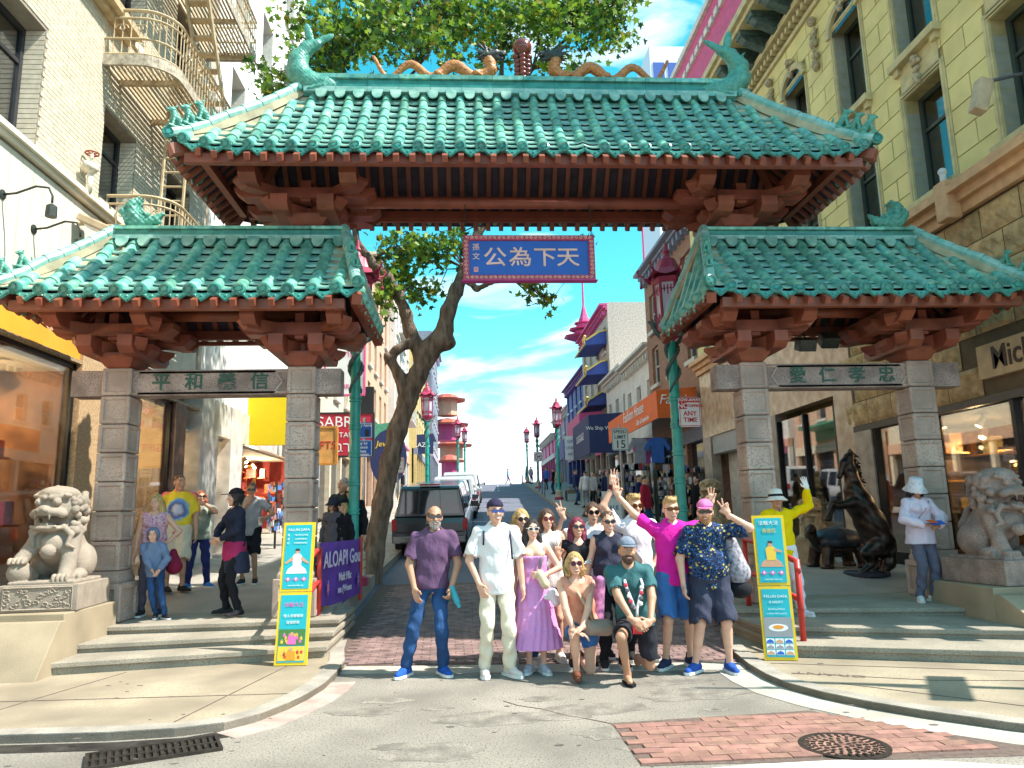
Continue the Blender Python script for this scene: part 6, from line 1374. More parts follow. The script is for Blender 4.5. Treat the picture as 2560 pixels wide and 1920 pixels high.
# ------------------------------------------------------------------ parked cars
tyre = mat('tyre_rubber', (.02, .02, .02), .85); rimm = mat('alloy_rim', (.5, .5, .52), .3, metal=.8); redlm = mat('tail_lamp_red', (.5, .01, .015), .2, coat=.5); chrome = mat('chrome', (.6, .6, .62), .15, metal=1.); carglass = mat('car_glass', (.02, .03, .045), .05, var=.2, spec=1.)
def car(label, name, x, y, L, w, h, col, kind, plate):
    pnt = mat('car_paint_'+name+'_%d' % int(y), col, .25, var=.04, coat=1., metal=.25); t = thing(name, label, 'car', (x, y, zr(y)), 0, 'vehicles parked along the curb'); t.rotation_euler = (math.atan(.072), 0, -.03)
    r = .36; b = h*.56; ax = (.95, L-.95)
    prof = [(.06, .36), (.0, .55), (.02, b*.85), (.05, b)]+([(L-1.35, b+.04), (L-.35, b-.07), (L-.03, b-.22), (L, .55), (L-.06, .36)])
    arch = []
    for a in ax[::-1]: arch += [(a+(r+.07)*math.cos(q), .36+(r+.05)*math.sin(q)) for q in np.linspace(0, math.pi, 9)]
    body = MB(); poly = prof+arch; hw = w/2
    body.prism(poly, lambda yy, z: (-hw+(.05 if z > b-.1 else 0), yy, z), lambda yy, z: (hw-(.05 if z > b-.1 else 0), yy, z)); body.build('body', pnt, t, bevel=.035)
    q = ((.10, b), (.30, h-.06), (.5, h), (L*.52, h), (L*.6, h-.04), (L-1.55, b+.03)) if kind == 'suv' else ((.04, b), (.12, h-.1), (.22, h-.03), (L*.5, h), (L*.58, h-.03), (L-1.7, b+.03))
    cab = MB(); 
    def tw_(z): return hw-.05-(z-b)/(h-b)*.16
    cab.prism(q, lambda yy, z: (-tw_(z), yy, z), lambda yy, z: (tw_(z), yy, z)); cab.build('cabin', pnt, t, bevel=.03)
    # rear glass, three lights on the canopy of a pickup, one on a wagon
    def rq(z): return q[0][0]+(q[1][0]-q[0][0])*(z-b)/(q[1][1]-b)-.006
    z0, z1 = b+.08, h-.14
    parts = ((-.92, -.36), (-.33, .33), (.36, .92)) if kind == 'pickup' else ((-.88, .88),)
    for a, c in parts: 
        m = MB(); vs = [(a*tw_(z0)*.95, rq(z0), z0), (c*tw_(z0)*.95, rq(z0), z0), (c*tw_(z1)*.95, rq(z1), z1), (a*tw_(z1)*.95, rq(z1), z1)]; m.add(vs+[(v[0], v[1]+.02, v[2]) for v in vs], [(0, 1, 2, 3), (7, 6, 5, 4), (0, 4, 5, 1), (1, 5, 6, 2), (2, 6, 7, 3), (3, 7, 4, 0)]); m.build('rear_window', carglass, t)
    for sgn in (-1, 1):
        for ya, yb in ((.5, L*.27), (L*.3, L*.44), (L*.46, L*.6)):
            m = MB(); zt = h-.12; e = .012; zb = b+.07; yb2 = yb-.02; vs = [(sgn*(tw_(zb)+e), ya, zb), (sgn*(tw_(zb)+e), yb+(.12 if yb > L*.55 else 0), zb), (sgn*(tw_(zt)+e), yb2, zt), (sgn*(tw_(zt)+e), ya+.05, zt)]; m.add(vs, [(0, 1, 2, 3)]); m.build('side_window', carglass, t)
        MB().box(sgn*hw-.12 if sgn > 0 else -hw-.0, hw+.0 if sgn > 0 else -hw+.12, -.015, .12, b-.32, b-.04).build('tail_lamp', redlm, t, bevel=.015)
        MB().cbox((sgn*(hw+.1), L-1.75, b+.12), (.11, .06, .08)).build('mirror', pnt, t, bevel=.02)
        for a in ax:
            wl = newobj('wheel', None, t, (sgn*(hw-.11), a, .36)); My = Matrix.Rotation(R(90)*sgn, 3, 'Y')
            MB().lathe([(.2, -.1), (.34, -.11), (.36, -.07), (.36, .07), (.34, .11), (.2, .1)], 24, ax=My).build('tyre', tyre, wl, smooth=False)
            m = MB(); m.lathe([(.215, .04), (.225, .1), (.19, .1), (.18, .06), (.05, .075), (.001, .08)], 20, ax=My)
            for k in range(5): aa = k*1.2566; m.cbox(My @ Vector((.11*math.cos(aa), .11*math.sin(aa), .085)), (.02, .02, .02), None); m.beam(My @ Vector((.03*math.cos(aa), .03*math.sin(aa), .088)), My @ Vector((.2*math.cos(aa), .2*math.sin(aa), .088)), .045, .02)
            m.build('rim', rimm, wl)
    MB().box(-hw+.05, hw-.05, -.1, .04, .38, .56).build('bumper', chrome if kind == 'pickup' else pnt, t, bevel=.03)
    p = MB().box(-.17, .17, -.116, -.102, .43, .54).build('license_plate', wpan, t) if kind == 'pickup' else MB().box(-.17, .17, -.012, .0, b-.35, b-.23).build('license_plate', wpan, t)
    if plate: text(plate, .1, blu, p, (0, -.118, .485), ext=.001, name='plate_number')
    if kind == 'pickup':
        MB().box(-hw+.1, hw-.1, -.012, .02, .62, .66).build('tailgate_crease', pnt, t); MB().box(-.09, .09, -.02, .01, b-.16, b-.1).build('tailgate_handle', chrome, t); MB().box(-.25, .25, .16, .26, h-.02, h+.02).build('brake_lamp', redlm, t)
    return t
car('black pickup truck with a canopy parked behind the tree', 'pickup_truck', -1.86, 18.6, 5.4, 1.86, 1.78, (.012, .014, .02), 'pickup', '1LL8651')
car('blue-grey wagon parked in front of the black pickup', 'parked_wagon', -1.76, 24.8, 4.6, 1.84, 1.7, (.16, .18, .26), 'suv', '')
car('white sport utility car with large wheels parked up the street', 'parked_car', -1.54, 30.4, 4.7, 1.9, 1.75, (.62, .62, .66), 'suv', '')
car('white van shaped car parked second from the far end', 'parked_car', -1.34, 36.2, 4.7, 1.9, 1.85, (.7, .7, .72), 'suv', '')
car('dark blue car at the far end of the parked row', 'parked_car', -1.1, 42.0, 4.6, 1.85, 1.65, (.02, .03, .07), 'suv', '')
# ------------------------------------------------------------------ handrails, banner, display boards
redr = mat('red_painted_rail', (.60, .04, .03), .4, var=.1, scale=8)
def rail(label, x, y0, y1, z0, z1):
    t = thing('handrail', label, 'handrail')
    for h in (.86, .44): MB().tube([(x, y0, z0+h-.12), (x, y0+.04, z0+h), (x, lerp(y0, y1, .75), lerp(z0, z1, .9)+h), (x, y1, z1+h)], .032, 10).build('rail', redr, t, smooth=True)
    for y, z in ((y0+.02, z0), (y1, z1)): MB().tube([(x, y, z), (x, y, z+.88)], .034, 10).build('post', redr, t, smooth=True)
    return t
rail('red handrail at the open side of the sunlit steps', -2.9, 9.15, 10.25, .19, ZP); rail('red handrail at the open side of the shaded steps', 2.78, 8.35, 9.95, .19, ZP)
pur = mat('purple_banner_cloth', (.16, .06, .42), .7, var=.12, scale=3); bn = thing('purple_banner', 'purple cloth banner with white lettering tied to the red handrail', 'banner')
n = 16; A, B = Vector((-2.9, 10.3, 0)), Vector((-2.62, 12.1, 0)); m = MB(); vs = []
for i in range(n+1):
    for j in range(9): p = A.lerp(B, i/n); u = j/8; vs.append((p.x+.03*math.sin(i*.9+j*.5)*(1-abs(2*u-1)*.5), p.y, .5+u*.82-.05*math.sin(math.pi*i/n)*(1-u)))
m.add(vs, [(i*9+j, (i+1)*9+j, (i+1)*9+j+1, i*9+j+1) for i in range(n) for j in range(8)]); m.build('cloth', pur, bn, smooth=True)
rz = R(90)-math.atan2(B.x-A.x, B.y-A.y)
for s_, sz, z, x in (('ALOAPI Gou', .3, 1.08, .45), ('Maft Mix', .16, .82, .5), ('ma (Wones', .13, .65, .5)):
    p = A.lerp(B, x); text(s_, sz, flat('lilac_letter', (.75, .65, .8)), bn, (p.x+.05, p.y, z), (R(90), 0, rz), .002, name='lettering', bold=.004)
for x in (.1, .85): p = A.lerp(B, x); MB().prism([(.1*math.cos(q*.524)*(1 if q % 2 else .45), .1*math.sin(q*.524)*(1 if q % 2 else .45)) for q in range(12)], lambda a, z: (p.x+.05, p.y+a, .72+z), lambda a, z: (p.x+.055, p.y+a, .72+z)).build('maple_leaf', flat('pink_leaf', (.7, .25, .5)), bn)
MB().tube([(B.x, B.y, ZP), (B.x, B.y, 1.35)], .03, 8).build('post', redr, bn)
yfr = mat('yellow_board_frame', (.82, .55, .01), .5, var=.05); turq = mat('turquoise_print', (.01, .42, .50), .5, var=.03); wht2 = flat('white_print', (.85, .85, .83)); pinkp = flat('pink_print', (.75, .15, .45)); skinp = flat('tan_print', (.62, .34, .2)); hairp = flat('dark_print', (.04, .03, .03)); grnp = flat('green_print', (.06, .2, .05)); yelp = flat('yellow_print', (.85, .55, .05)); redq = flat('red_print', (.65, .05, .04)); greyp = flat('grey_print', (.3, .31, .33))
def display(label, p, w, h, tilt, rz, top, bottom):
    t = thing('display_board', label, 'display board', p, rz, 'yellow framed display boards'); t.rotation_euler = (tilt, 0, rz)
    for z0, fn in ((0, bottom), (h/2, top)):
        MB().box(-w/2, w/2, 0, .03, z0+.004, z0+h/2-.004).build('yellow_frame', yfr, t); MB().box(-w/2+.03, w/2-.03, -.004, .0, z0+.034, z0+h/2-.034).build('print_panel', turq, t); fn(t, z0)
    return t
def D(t, pts, mt, x, z, y=-.006, s=1.): return MB().prism([(x+a*s, z+b*s) for a, b in pts], lambda a, b: (a, y, b), lambda a, b: (a, y+.0015, b)).build('printed_shape', mt, t)
def circ(r, n=14, q=1.): return [(r*math.cos(6.283*i/n), r*q*math.sin(6.283*i/n)) for i in range(n)]
def tx(t, s, size, x, z, mt, **k):
    size *= .74
    return text(s, size, mt, t, (x, -.0085, z), ext=.0006, name='printed_text', **k)
def medit(t, z0, cloth, arms):
    D(t, [(-.12, 0), (.12, 0), (.1, .05), (.045, .09), (-.045, .09), (-.1, .05)], cloth if not arms else skinp, 0, z0+.2); D(t, [(-.045, .0), (.045, .0), (.055, .12), (.03, .15), (-.03, .15), (-.055, .12)], cloth, 0, z0+.27, -.0075); D(t, circ(.026), skinp, 0, z0+.445, -.0078); D(t, [(-.027, 0), (.027, 0), (.02, .025), (-.02, .025)], hairp, 0, z0+.452, -.009)
    if arms: D(t, [(.04, 0), (.12, -.03), (.115, -.05), (.03, -.03)], skinp, 0, z0+.4, -.0078)
    else: D(t, [(-.05, .02), (-.14, -.05), (-.13, -.065), (-.04, -.02)], skinp, 0, z0+.37, -.0078); D(t, [(.05, .02), (.14, -.05), (.13, -.065), (.04, -.02)], skinp, 0, z0+.37, -.0078)
    for x in (-.09, 0, .09): D(t, [(-.035, .01), (0, -.02), (.035, .01), (.02, .015), (0, .035), (-.02, .015)], pinkp, x, z0+.13, -.0076); D(t, circ(.011, 8), wht2, x, z0+.14, -.009)
def lt(t, z0):
    tx(t, 'FALUN DAFA', .056, 0, z0+.69, wht2); 
    for i, s in enumerate(('TRUTHFULNESS', 'COMPASSION', 'FORBEARANCE')): tx(t, s, .03, .03, z0+.63-i*.045, wht2); tx(t, '真善忍'[i], .04, -.115, z0+.63-i*.045, wht2)
    medit(t, z0, wht2, False); tx(t, 'www.falundafa.org', .032, 0, z0+.07, wht2)
def scene_print(t, z0, h, seed, base, fig):
    r_ = random.Random(seed); w = .145; D(t, [(-w, 0), (w, 0), (w, h), (-w, h)], base, 0, z0, -.0062)
    for i in range(16): x = r_.uniform(-w+.02, w-.02); z = z0+r_.uniform(.02, h*.55); c = r_.choice(fig); D(t, [(-.012, 0), (.012, 0), (.014, .03), (-.014, .03)], c, x, z, -.0078); D(t, circ(.008, 7), skinp, x, z+.037, -.0078)
    x = .0; D(t, [(-.05, 0), (.05, 0), (.04, .09), (-.04, .09)], fig[0], x, z0+.01, -.009); D(t, circ(.02, 10), skinp, x, z0+.12, -.0094)
def lb(t, z0):
    tx(t, '法輪大法', .075, 0, z0+.64, pinkp); tx(t, '使人身體健康', .05, 0, z0+.52, wht2); tx(t, '道德昇華', .05, 0, z0+.45, wht2)
    scene_print(t, z0+.21, .17, 3, grnp, (pinkp, yelp, yelp)); scene_print(t, z0+.05, .15, 4, yelp, (flat('orange_print', (.8, .3, .02)), redq, yelp))
def rt(t, z0): tx(t, '法輪大法', .072, 0, z0+.67, wht2); tx(t, '真善忍', .066, 0, z0+.585, yelp); medit(t, z0, yelp, True); tx(t, 'www.falundafa.org', .032, 0, z0+.07, wht2)
def rb(t, z0):
    tx(t, 'FALUN DAFA', .055, 0, z0+.65, wht2); tx(t, 'IS GREAT!', .045, 0, z0+.59, wht2); tx(t, 'Benefitting Millions', .03, 0, z0+.52, wht2); tx(t, 'in Over 100 Countries', .03, 0, z0+.475, wht2)
    D(t, [(-.145, 0), (.145, 0), (.145, .2), (-.145, .2)], greyp, 0, z0+.235, -.0062); D(t, circ(.1, 20, .38), wht2, 0, z0+.33, -.0072); D(t, circ(.055, 20, .38), flat('orange_print', (.8, .3, .02)), 0, z0+.335, -.0084)
    for i in range(3):
        for j in range(3): D(t, [(-.042, 0), (.042, 0), (.042, .05), (-.042, .05)], wht2, -.095+.095*i, z0+.055+j*.058, -.0062); D(t, [(-.038, 0), (.038, 0), (.03, .022), (0, .038), (-.034, .02)], random.choice((greyp, bluep, skinp)), -.095+.095*i, z0+.06+j*.058, -.0075)
display('yellow framed board with a white meditating figure before the sunlit steps', (-2.88, 8.64, WZ+.003), .36, 1.56, R(-8), R(-4), lt, lb)
display('yellow framed board with a yellow meditating figure before the shaded steps', (2.36, 8.0, WZ+.003), .34, 1.52, R(-7), R(-14), rt, rb)
# ------------------------------------------------------------------ clothes and souvenirs outside the shaded shops
def shirt_me(col, nm): return MB().prism([(-.22, 0), (.22, 0), (.24, .5), (.42, .32), (.5, .42), (.28, .68), (.1, .72), (-.1, .72), (-.28, .68), (-.5, .42), (-.42, .32), (-.24, .5)], lambda x, z: (x, -.05, z), lambda x, z: (x, .05, z)).mesh('shirt', mat('cloth_'+nm, col, .8, var=.1))
t = thing('clothes_rail', 'rail of hanging shirts under the orange awning', 'clothes rail', (5.2, 25.0, 0)); zz = 3.3; MB().tube([(-.5, 0, zz+.85), (1.3, 0, zz+.85)], .02, 6).build('rail', dark, t)
for k, (x, c, nm) in enumerate(((.35, (.03, .12, .45), 'royal'), (-.25, (.35, .33, .4), 'ash'), (-.05, (.7, .1, .35), 'rose'), (.95, (.04, .04, .06), 'ink'), (.7, (.1, .1, .3), 'indigo'))): newobj('shirt', shirt_me(c, nm), t, (x, .1*k-.1, zz), (0, 0, R(10*k)), (.9, 1, 1.2))
gcol = [flat('stall_%d' % i, c) for i, c in enumerate(((.05, .05, .06), (.5, .5, .52), (.1, .15, .4), (.6, .35, .1), (.5, .05, .06), (.7, .7, .68), (.25, .2, .3)))]
for k, (x, y, w, h) in enumerate(((4.9, 25.5, .9, 1.9), (5.9, 25.2, .8, 2.1), (6.3, 23.7, .7, 1.8), (5.0, 29, .8, 1.8), (5.4, 34, .9, 1.6))):
    t = thing('souvenir_stand', ('first', 'second', 'third', 'fourth', 'fifth')[k]+' crowded souvenir stand along the shaded shop fronts', 'stand', (x, y, zs(y)), 0, 'souvenir stands on the shaded sidewalk')
    for sgn in (-1, 1): MB().box(sgn*w/2-.02, sgn*w/2+.02, -.2, .2, 0, h).build('side_frame', dark, t)
    for j in range(5): MB().box(-w/2+.02, w/2-.02, -.2, .2, .2+j*(h-.3)/4, .22+j*(h-.3)/4).build('shelf', dark, t)
    m = MB()
    for i in range(70): m.mi = random.randrange(7); a, c = random.uniform(-w/2+.06, w/2-.06), random.randrange(5); hh = random.uniform(.08, .26); m.box(a-.04, a+.04, -.19, random.uniform(-.1, .15), .221+c*(h-.3)/4, .221+c*(h-.3)/4+hh)
    stuff(m.build('souvenirs', gcol, t))
t = thing('hand_cart', 'small wheeled cart by the base of a far lantern post', 'cart', (4.75, 40.3, zs(40.3))); m = MB()
for x in (-.35, .35): m.tube([(x, .3*math.cos(a), .3+.3*math.sin(a)) for a in np.linspace(0, 6.283, 17)], .025, 6); [m.tube([(x, 0, .3), (x, .3*math.cos(a), .3+.3*math.sin(a))], .01, 4) for a in np.arange(0, 6.2, .785)]
m.build('wheel', dark, t); MB().box(-.32, .32, -.5, .5, .42, .6).build('tray', bark, t); MB().tube([(0, .5, .55), (0, 1.0, .8)], .025, 6).build('handle', dark, t)
bol = MB().lathe([(.06, 0), (.06, .85), (.03, .92)], 10).mesh('bollard', gry)
for k, (x, y) in enumerate(((3.75, 45.5), (3.95, 49), (4.15, 53), (3.6+sx(80)-.9, 80))): tag(newobj('bollard', bol, None, (x, y, zs(y) if k < 3 else zr(y))), ('nearest', 'middle', 'third', 'hilltop')[k]+' slim blue-grey bollard along the shaded curb', 'bollard', 'bollards up the street')

# street sign pole standing just outside the view; it throws the sign shadows on the walk
t = thing('street_sign_pole', 'steel corner pole with street signs whose shadow falls across the tan sidewalk', 'sign', (6.25, 5.75, WZ)); gal = MATS['galvanised_post']
MB().tube([(0, 0, 0), (0, 0, 6.1)], .05, 10).build('pole', gal, t, smooth=True); MB().tube([(0, 0, 5.6), (-.6, .1, 6.15)], .03, 8).build('arm', gal, t)
for z, rz_, w_ in ((4.15, R(60), 1.0), (4.75, R(-25), .95)): o = MB().box(-w_/2, w_/2, -.012, .012, -.21, .21).build('sign_plate', gry, t, loc=(.0, -.06, z), rot=(0, 0, rz_))
# ------------------------------------------------------------------ people
SK = dict(fair=mat('fair_skin', (.74, .42, .29), .5, var=.06, scale=9), light=mat('light_skin', (.66, .36, .24), .5, var=.06, scale=9), tan=mat('tan_skin', (.52, .27, .165), .5, var=.06, scale=9), pale=mat('pale_skin', (.80, .52, .40), .5, var=.05, scale=9))
def hairm(n, c, c2): return mat(n, c, .45, var=.3, scale=75, col2=c2, bump=.8, bscale=110, stretch=.1)
HR = dict(black=hairm('black_hair', (.022, .018, .02), (.006, .005, .007)), brown=hairm('brown_hair', (.13, .06, .03), (.035, .016, .01)), blond=hairm('blond_hair', (.68, .46, .18), (.32, .18, .06)), red=hairm('auburn_hair', (.42, .12, .05), (.16, .03, .02)), grey=hairm('grey_hair', (.50, .47, .44), (.22, .2, .19)), wine=hairm('wine_red_hair', (.30, .02, .07), (.09, .006, .02)), sand=hairm('strawberry_hair', (.55, .28, .12), (.28, .12, .04)))
def cloth(n, c, **k): return mat('cloth_'+n, c, .85, var=k.pop('var', .1), scale=k.pop('scale', 9), bump=k.pop('bump', .75), bscale=k.pop('bscale', 13), spec=.2, bdist=.035, stretch=k.pop('stretch', .55), **k)
lensm = mat('dark_lens', (.01, .01, .015), .08, spec=1.); eyem = flat('eye_dark', (.02, .015, .01), .2); eyew = flat('eye_white', (.75, .72, .7), .3); teethm = flat('teeth', (.85, .83, .78), .3); lipm = flat('lip', (.45, .12, .11), .4); solem = flat('white_sole', (.75, .74, .72), .7); blackc = cloth('black', (.015, .015, .02))
def ik(A, T, l1, l2, hint):
    A, T = Vector(A), Vector(T); d = T-A; L = d.length; mx = (l1+l2)*.995
    if L > mx: T = A+d*(mx/L); d = T-A; L = mx
    u = d/L; a = (l1*l1-l2*l2+L*L)/(2*L); h = math.sqrt(max(l1*l1-a*a, 0)); p = Vector(hint); p = p-u*p.dot(u)
    if p.length < 1e-4: p = u.orthogonal()
    return A+u*a+p.normalized()*h, T
def hand(w, d, n, s, pose='relax', vox=.0065):
    w, d = Vector(w), Vector(d).normalized(); n = Vector(n); n = (n-d*n.dot(d)).normalized(); s = Vector(s); s = (s-d*s.dot(d)-n*s.dot(n)).normalized()
    f = SDF(); M = np.array(((s.x, d.x, n.x), (s.y, d.y, n.y), (s.z, d.z, n.z))); f.b(w+d*.05, (.04, .05, .016), .014, .012, M); f.c(w-d*.04, w+d*.02, .028, .026, .02)
    for i, (o, l) in enumerate(zip((.031, .010, -.011, -.031), (.070, .078, .072, .056))):
        b = w+d*.094+s*o; md = pose
        if pose == 'v': md = 'ext' if i < 2 else 'curl'
        if pose == 'three': md = 'ext' if i < 3 else 'curl'
        sp = s*((.32 if pose in ('v', 'three') else .14)*(o/.031) if md == 'ext' else 0)
        if pose == 'v' and md == 'ext': sp = s*(.28 if i == 0 else -.2)
        if md == 'ext': a = b+(d+sp).normalized()*l*.52; c = a+(d+sp+n*.08).normalized()*l*.48
        elif md == 'curl': a = b+(d*.4+n*.9)*.036; c = a+(-d*.85+n*.2)*.034
        elif md == 'grip': a = b+(d*.7+n*.7)*l*.5; c = a+(-d*.2+n*.95)*l*.45
        else: a = b+(d*.92+n*.38)*l*.5; c = a+(d*.65+n*.75)*l*.46
        f.c(b, a, .0095, .009, .004); f.c(a, c, .009, .0075, .003)
    a = w+d*.03+s*.036; b = a+(s*.75+d*.65)*.036
    c = b+((d*.95+s*.15+n*.2) if pose in ('relax', 'ext') else (-s*.5+n*.6+d*.5))*.032
    f.c(a, b, .013, .0105, .008); f.c(b, c, .0105, .008, .004); return f.arrays(vox)
WR = lambda X, Y, Z: .0055*np.sin(Z*33+X*24+1.5*np.sin(Y*26+X*9))+.0045*np.sin(X*44-Z*21+np.sin(Z*13))
def person(label, base, H=1.72, rz=0., fat=1., fem=False, skin='light', hair=('short', 'brown'), head=(0, 0), top=None, bottom=None, shoes=None, a=None, b=None, hip=(0, 0, .95), lean=(0, 0), fa=(-.11, 0, 0), fb=(.11, 0, 0), ka=(0, -1, .2), kb=(0, -1, .2), foot=(-.15, .15), glasses=None, beard=None, smile=True, far=False, group='group photo crowd', cat='person', sole=solem, shoekind='shoe', acc=None, child=False, toes=(None, None)):
    t = thing('person', label, cat, base, rz, group); sc = H/1.75; t.scale = (sc,)*3
    V = .012 if not far else .026; fl = math.sqrt(fat); fm = .93 if fem else 1.
    hp = Vector(hip); ch = hp+Vector((lean[0], lean[1], .355)); nk = ch+Vector((lean[0]*.35, lean[1]*.35, .165)); sw = (.165 if fem else .19)*(.94+.06*fat)
    hs_ = 1.0 if not child else 1.18
    HD = nk+Vector((lean[0]*.2, lean[1]*.2-.02, .155*1.0)); Rm = Matrix.Rotation(head[0], 3, 'Z') @ Matrix.Rotation(head[1], 3, 'X')
    def hd(x, y, z): return HD+Rm @ Vector((x*hs_, y*hs_, z*hs_))
    sh = [nk+Vector((s*sw, 0, -.055)) for s in (-1, 1)]; hj = [hp+Vector((s*.088, 0, -.03)) for s in (-1, 1)]
    arms = []; 
    for i, (sp, s) in enumerate(((a, -1), (b, 1))):
        sp = sp or {}; w = sp.get('w', (s*(sw+.085)+hp.x+lean[0]*.6, hp.y-.05, hp.z-.13)); e, w = ik(sh[i], w, .285, .255, sp.get('e', (s*.6, .8, -.2))); arms.append((sh[i], e, w, sp))
    legs = []
    for i, (f, k, s) in enumerate(((fa, ka, -1), (fb, kb, 1))):
        an = Vector((f[0], f[1], f[2]+.085)); kn, an = ik(hj[i], an, .435, .43, k); legs.append((hj[i], kn, an))
    qd = (0, 1, 0)
    def torso(sd, g=0., lo=True):
        sd.c(ch+Vector((0, 0, .05)), hp+Vector((0, 0, .1)), .158*fm*(.8+.2*fat)+g, .140*fm*fat+g, .05, sq=.72, qd=qd); sd.e(hp+Vector((0, .005, 0)), (.168*(.6+.4*fat)*1.0+g, .115*fat+g, .13+g), .05)
        sd.c(sh[0]+Vector((.03, 0, 0)), sh[1]-Vector((.03, 0, 0)), .060*fl+g, .060*fl+g, .05); sd.c(nk+Vector((0, .01, -.04)), nk+Vector((0, .01, 0)), .075+g, .06+g, .04)
        if fem: [sd.e(ch+Vector((s*.07, -.085*(.8+.2*fat), .03)), (.068*fl+g, .06*fl+g, .065*fl+g), .03) for s in (-1, 1)]
        if fat > 1.12: sd.e(hp+Vector((0, -.05, .15)), (.15*fat+g, .12*fat+g, .14*fat+g), .06)
        return sd
    sk = SK[skin]; bd = torso(SDF())
    for (s0, e, w, sp) in arms: bd.c(s0, e, .050*fl*fm, .040*fl*fm, .03); bd.c(e, w, .040*fl*fm, .027*fm, .02)
    for (h0, kn, an) in legs: bd.c(h0, kn, .078*fl, .050*fl, .03); bd.c(kn, an, .047*fl, .033, .02); bd.c(kn.lerp(an, .18)+Vector((0, .012, 0)), kn.lerp(an, .5), .047*fl, .040*fl, .02); bd.c(an, an+Vector((0, 0, -.05)), .036, .04, .02)
    bd.c(nk+Vector((0, .015, -.04)), hd(0, .02, -.04), .056*fm, .052*fm, .03)
    # head
    hdv = SDF(); Mh = np.array(Rm)
    hdv.e(hd(0, .012, .03), (.076*hs_, .095*hs_, .098*hs_), .02, Mh); hdv.e(hd(0, -.02, -.045), (.058*hs_*fm, .068*hs_, .070*hs_), .03, Mh); hdv.e(hd(0, -.062, -.095), (.026*hs_, .022*hs_, .018*hs_), .02)
    if not far or True:
        hdv.c(hd(0, -.086, .022), hd(0, -.108, -.022), .009, .0135, .012); [hdv.e(hd(s*.010, -.100, -.026), .009, .006) for s in (-1, 1)]
        hdv.c(hd(-.038, -.080, .036), hd(.038, -.080, .036), .012, .012, .012); [hdv.e(hd(s*.045, -.06, -.02), (.022, .02, .018), .02) for s in (-1, 1)]
        [hdv.e(hd(s*.032, -.092, .012), (.017, .012, .010), .008, None, True) for s in (-1, 1)]; [hdv.e(hd(s*.077, .012, -.002), (.012, .024, .032), .008, Mh) for s in (-1, 1)]
        hdv.c(hd(-.02, -.086, -.058), hd(.02, -.086, -.058), .010, .010, .008)
    hdv.c(hd(0, .02, -.05), nk+Vector((0, .015, -.02)), .05*fm, .055*fm, .02)
    ex = [hdv.arrays(.0075 if not far else .016)]
    for i, (s0, e, w, sp) in enumerate(arms):
        s = (-1, 1)[i]; d = sp.get('d') or (w-e); n_ = sp.get('n', (-s*.9, 0, 0) if not sp.get('pose') == 'v' else (0, -1, 0)); th = sp.get('t', (0, -1, 0) if sp.get('pose') != 'v' else (-s, 0, 0))
        if not far: ex.append(hand(w+Vector(d).normalized()*.012, d, n_, th, sp.get('pose', 'relax')))
        else: bd.c(w, w+Vector(d).normalized()*.12, .03, .02, .02)
    bd.obj('body', sk, t, V if not far else .022, None, None, ex)
    # face
    if not far or glasses:
        if glasses:
            m = MB(); gm, st = glasses
            for s in (-1, 1):
                c = hd(s*.034, -.101, .014); pr = [((.028*math.cos(q), .026*math.sin(q)) if st == 'round' else (.036*math.copysign(abs(math.cos(q))**.6, math.cos(q)), .019*math.copysign(abs(math.sin(q))**.6, math.sin(q))) if st == 'sport' else (.034*math.cos(q), .022*math.sin(q)+.007*s*math.cos(q))) for q in np.linspace(0, 6.1, 16)]
                m.prism(pr, lambda x, z: c+Rm @ Vector((x, .0, z)), lambda x, z: c+Rm @ Vector((x*.95, -.006, z*.95))); m.tube([hd(s*.066, -.098, .02), hd(s*.078, -.05, .02), hd(s*.080, .02, .015)], .004, 5)
            m.tube([hd(-.008, -.106, .02), hd(.008, -.106, .02)], .004, 5); g = m.build('sunglasses', gm if st != 'clear' else lensm, t)
            if st == 'frame':
                m = MB()
                for s in (-1, 1): c = hd(s*.034, -.107, .014); m.prism([(.024*math.cos(q), .017*math.sin(q)) for q in np.linspace(0, 6.1, 12)], lambda x, z: c+Rm @ Vector((x, 0, z)), lambda x, z: c+Rm @ Vector((x, -.002, z)))
                m.build('lens', lensm, g)
        else:
            m = MB(); [m.ball(hd(s*.031, -.085, .012), .0095, 8, 6) for s in (-1, 1)]; m.build('eye_whites', eyew, t, smooth=True); m = MB(); [m.ball(hd(s*.031, -.0905, .012), .0058, 8, 6) for s in (-1, 1)]; m.build('irises', eyem, t, smooth=True)
        hm_ = HR[hair[1]] if hair else HR['brown']; m = MB(); [m.tube([hd(s*.05, -.086, .038), hd(s*.033, -.096, .044), hd(s*.016, -.096, .04)], .004, 4) for s in (-1, 1)]; m.build('eyebrows', hm_, t)
        m = MB(); m.tube([hd(-.027, -.085, -.050), hd(-.014, -.0935, -.058), hd(.014, -.0935, -.058), hd(.027, -.085, -.050)], [.0015, .0035, .0035, .0015], 6); m.build('mouth', teethm if smile else lipm, t, smooth=True)
        if smile: m = MB(); m.tube([hd(-.032, -.083, -.047), hd(-.015, -.0925, -.066), hd(.015, -.0925, -.066), hd(.032, -.083, -.047)], [.003, .006, .006, .003], 6); m.build('lip', lipm, t, smooth=True)
    if beard:
        f = SDF(); f.e(hd(0, -.026, -.056), (.063, .070, .068), .02, Mh); f.e(hd(0, -.06, -.10), (.034, .03, .03), .02); f.c(hd(-.03, -.094, -.04), hd(.03, -.094, -.04), .010, .010, .01); f.e(hd(0, -.097, -.06), (.024, .02, .010), .004, Mh, True); f.e(hd(0, -.07, .03), (.1, .09, .062), .01, Mh, True); f.obj('beard', beard, t, .0075 if not far else .016)
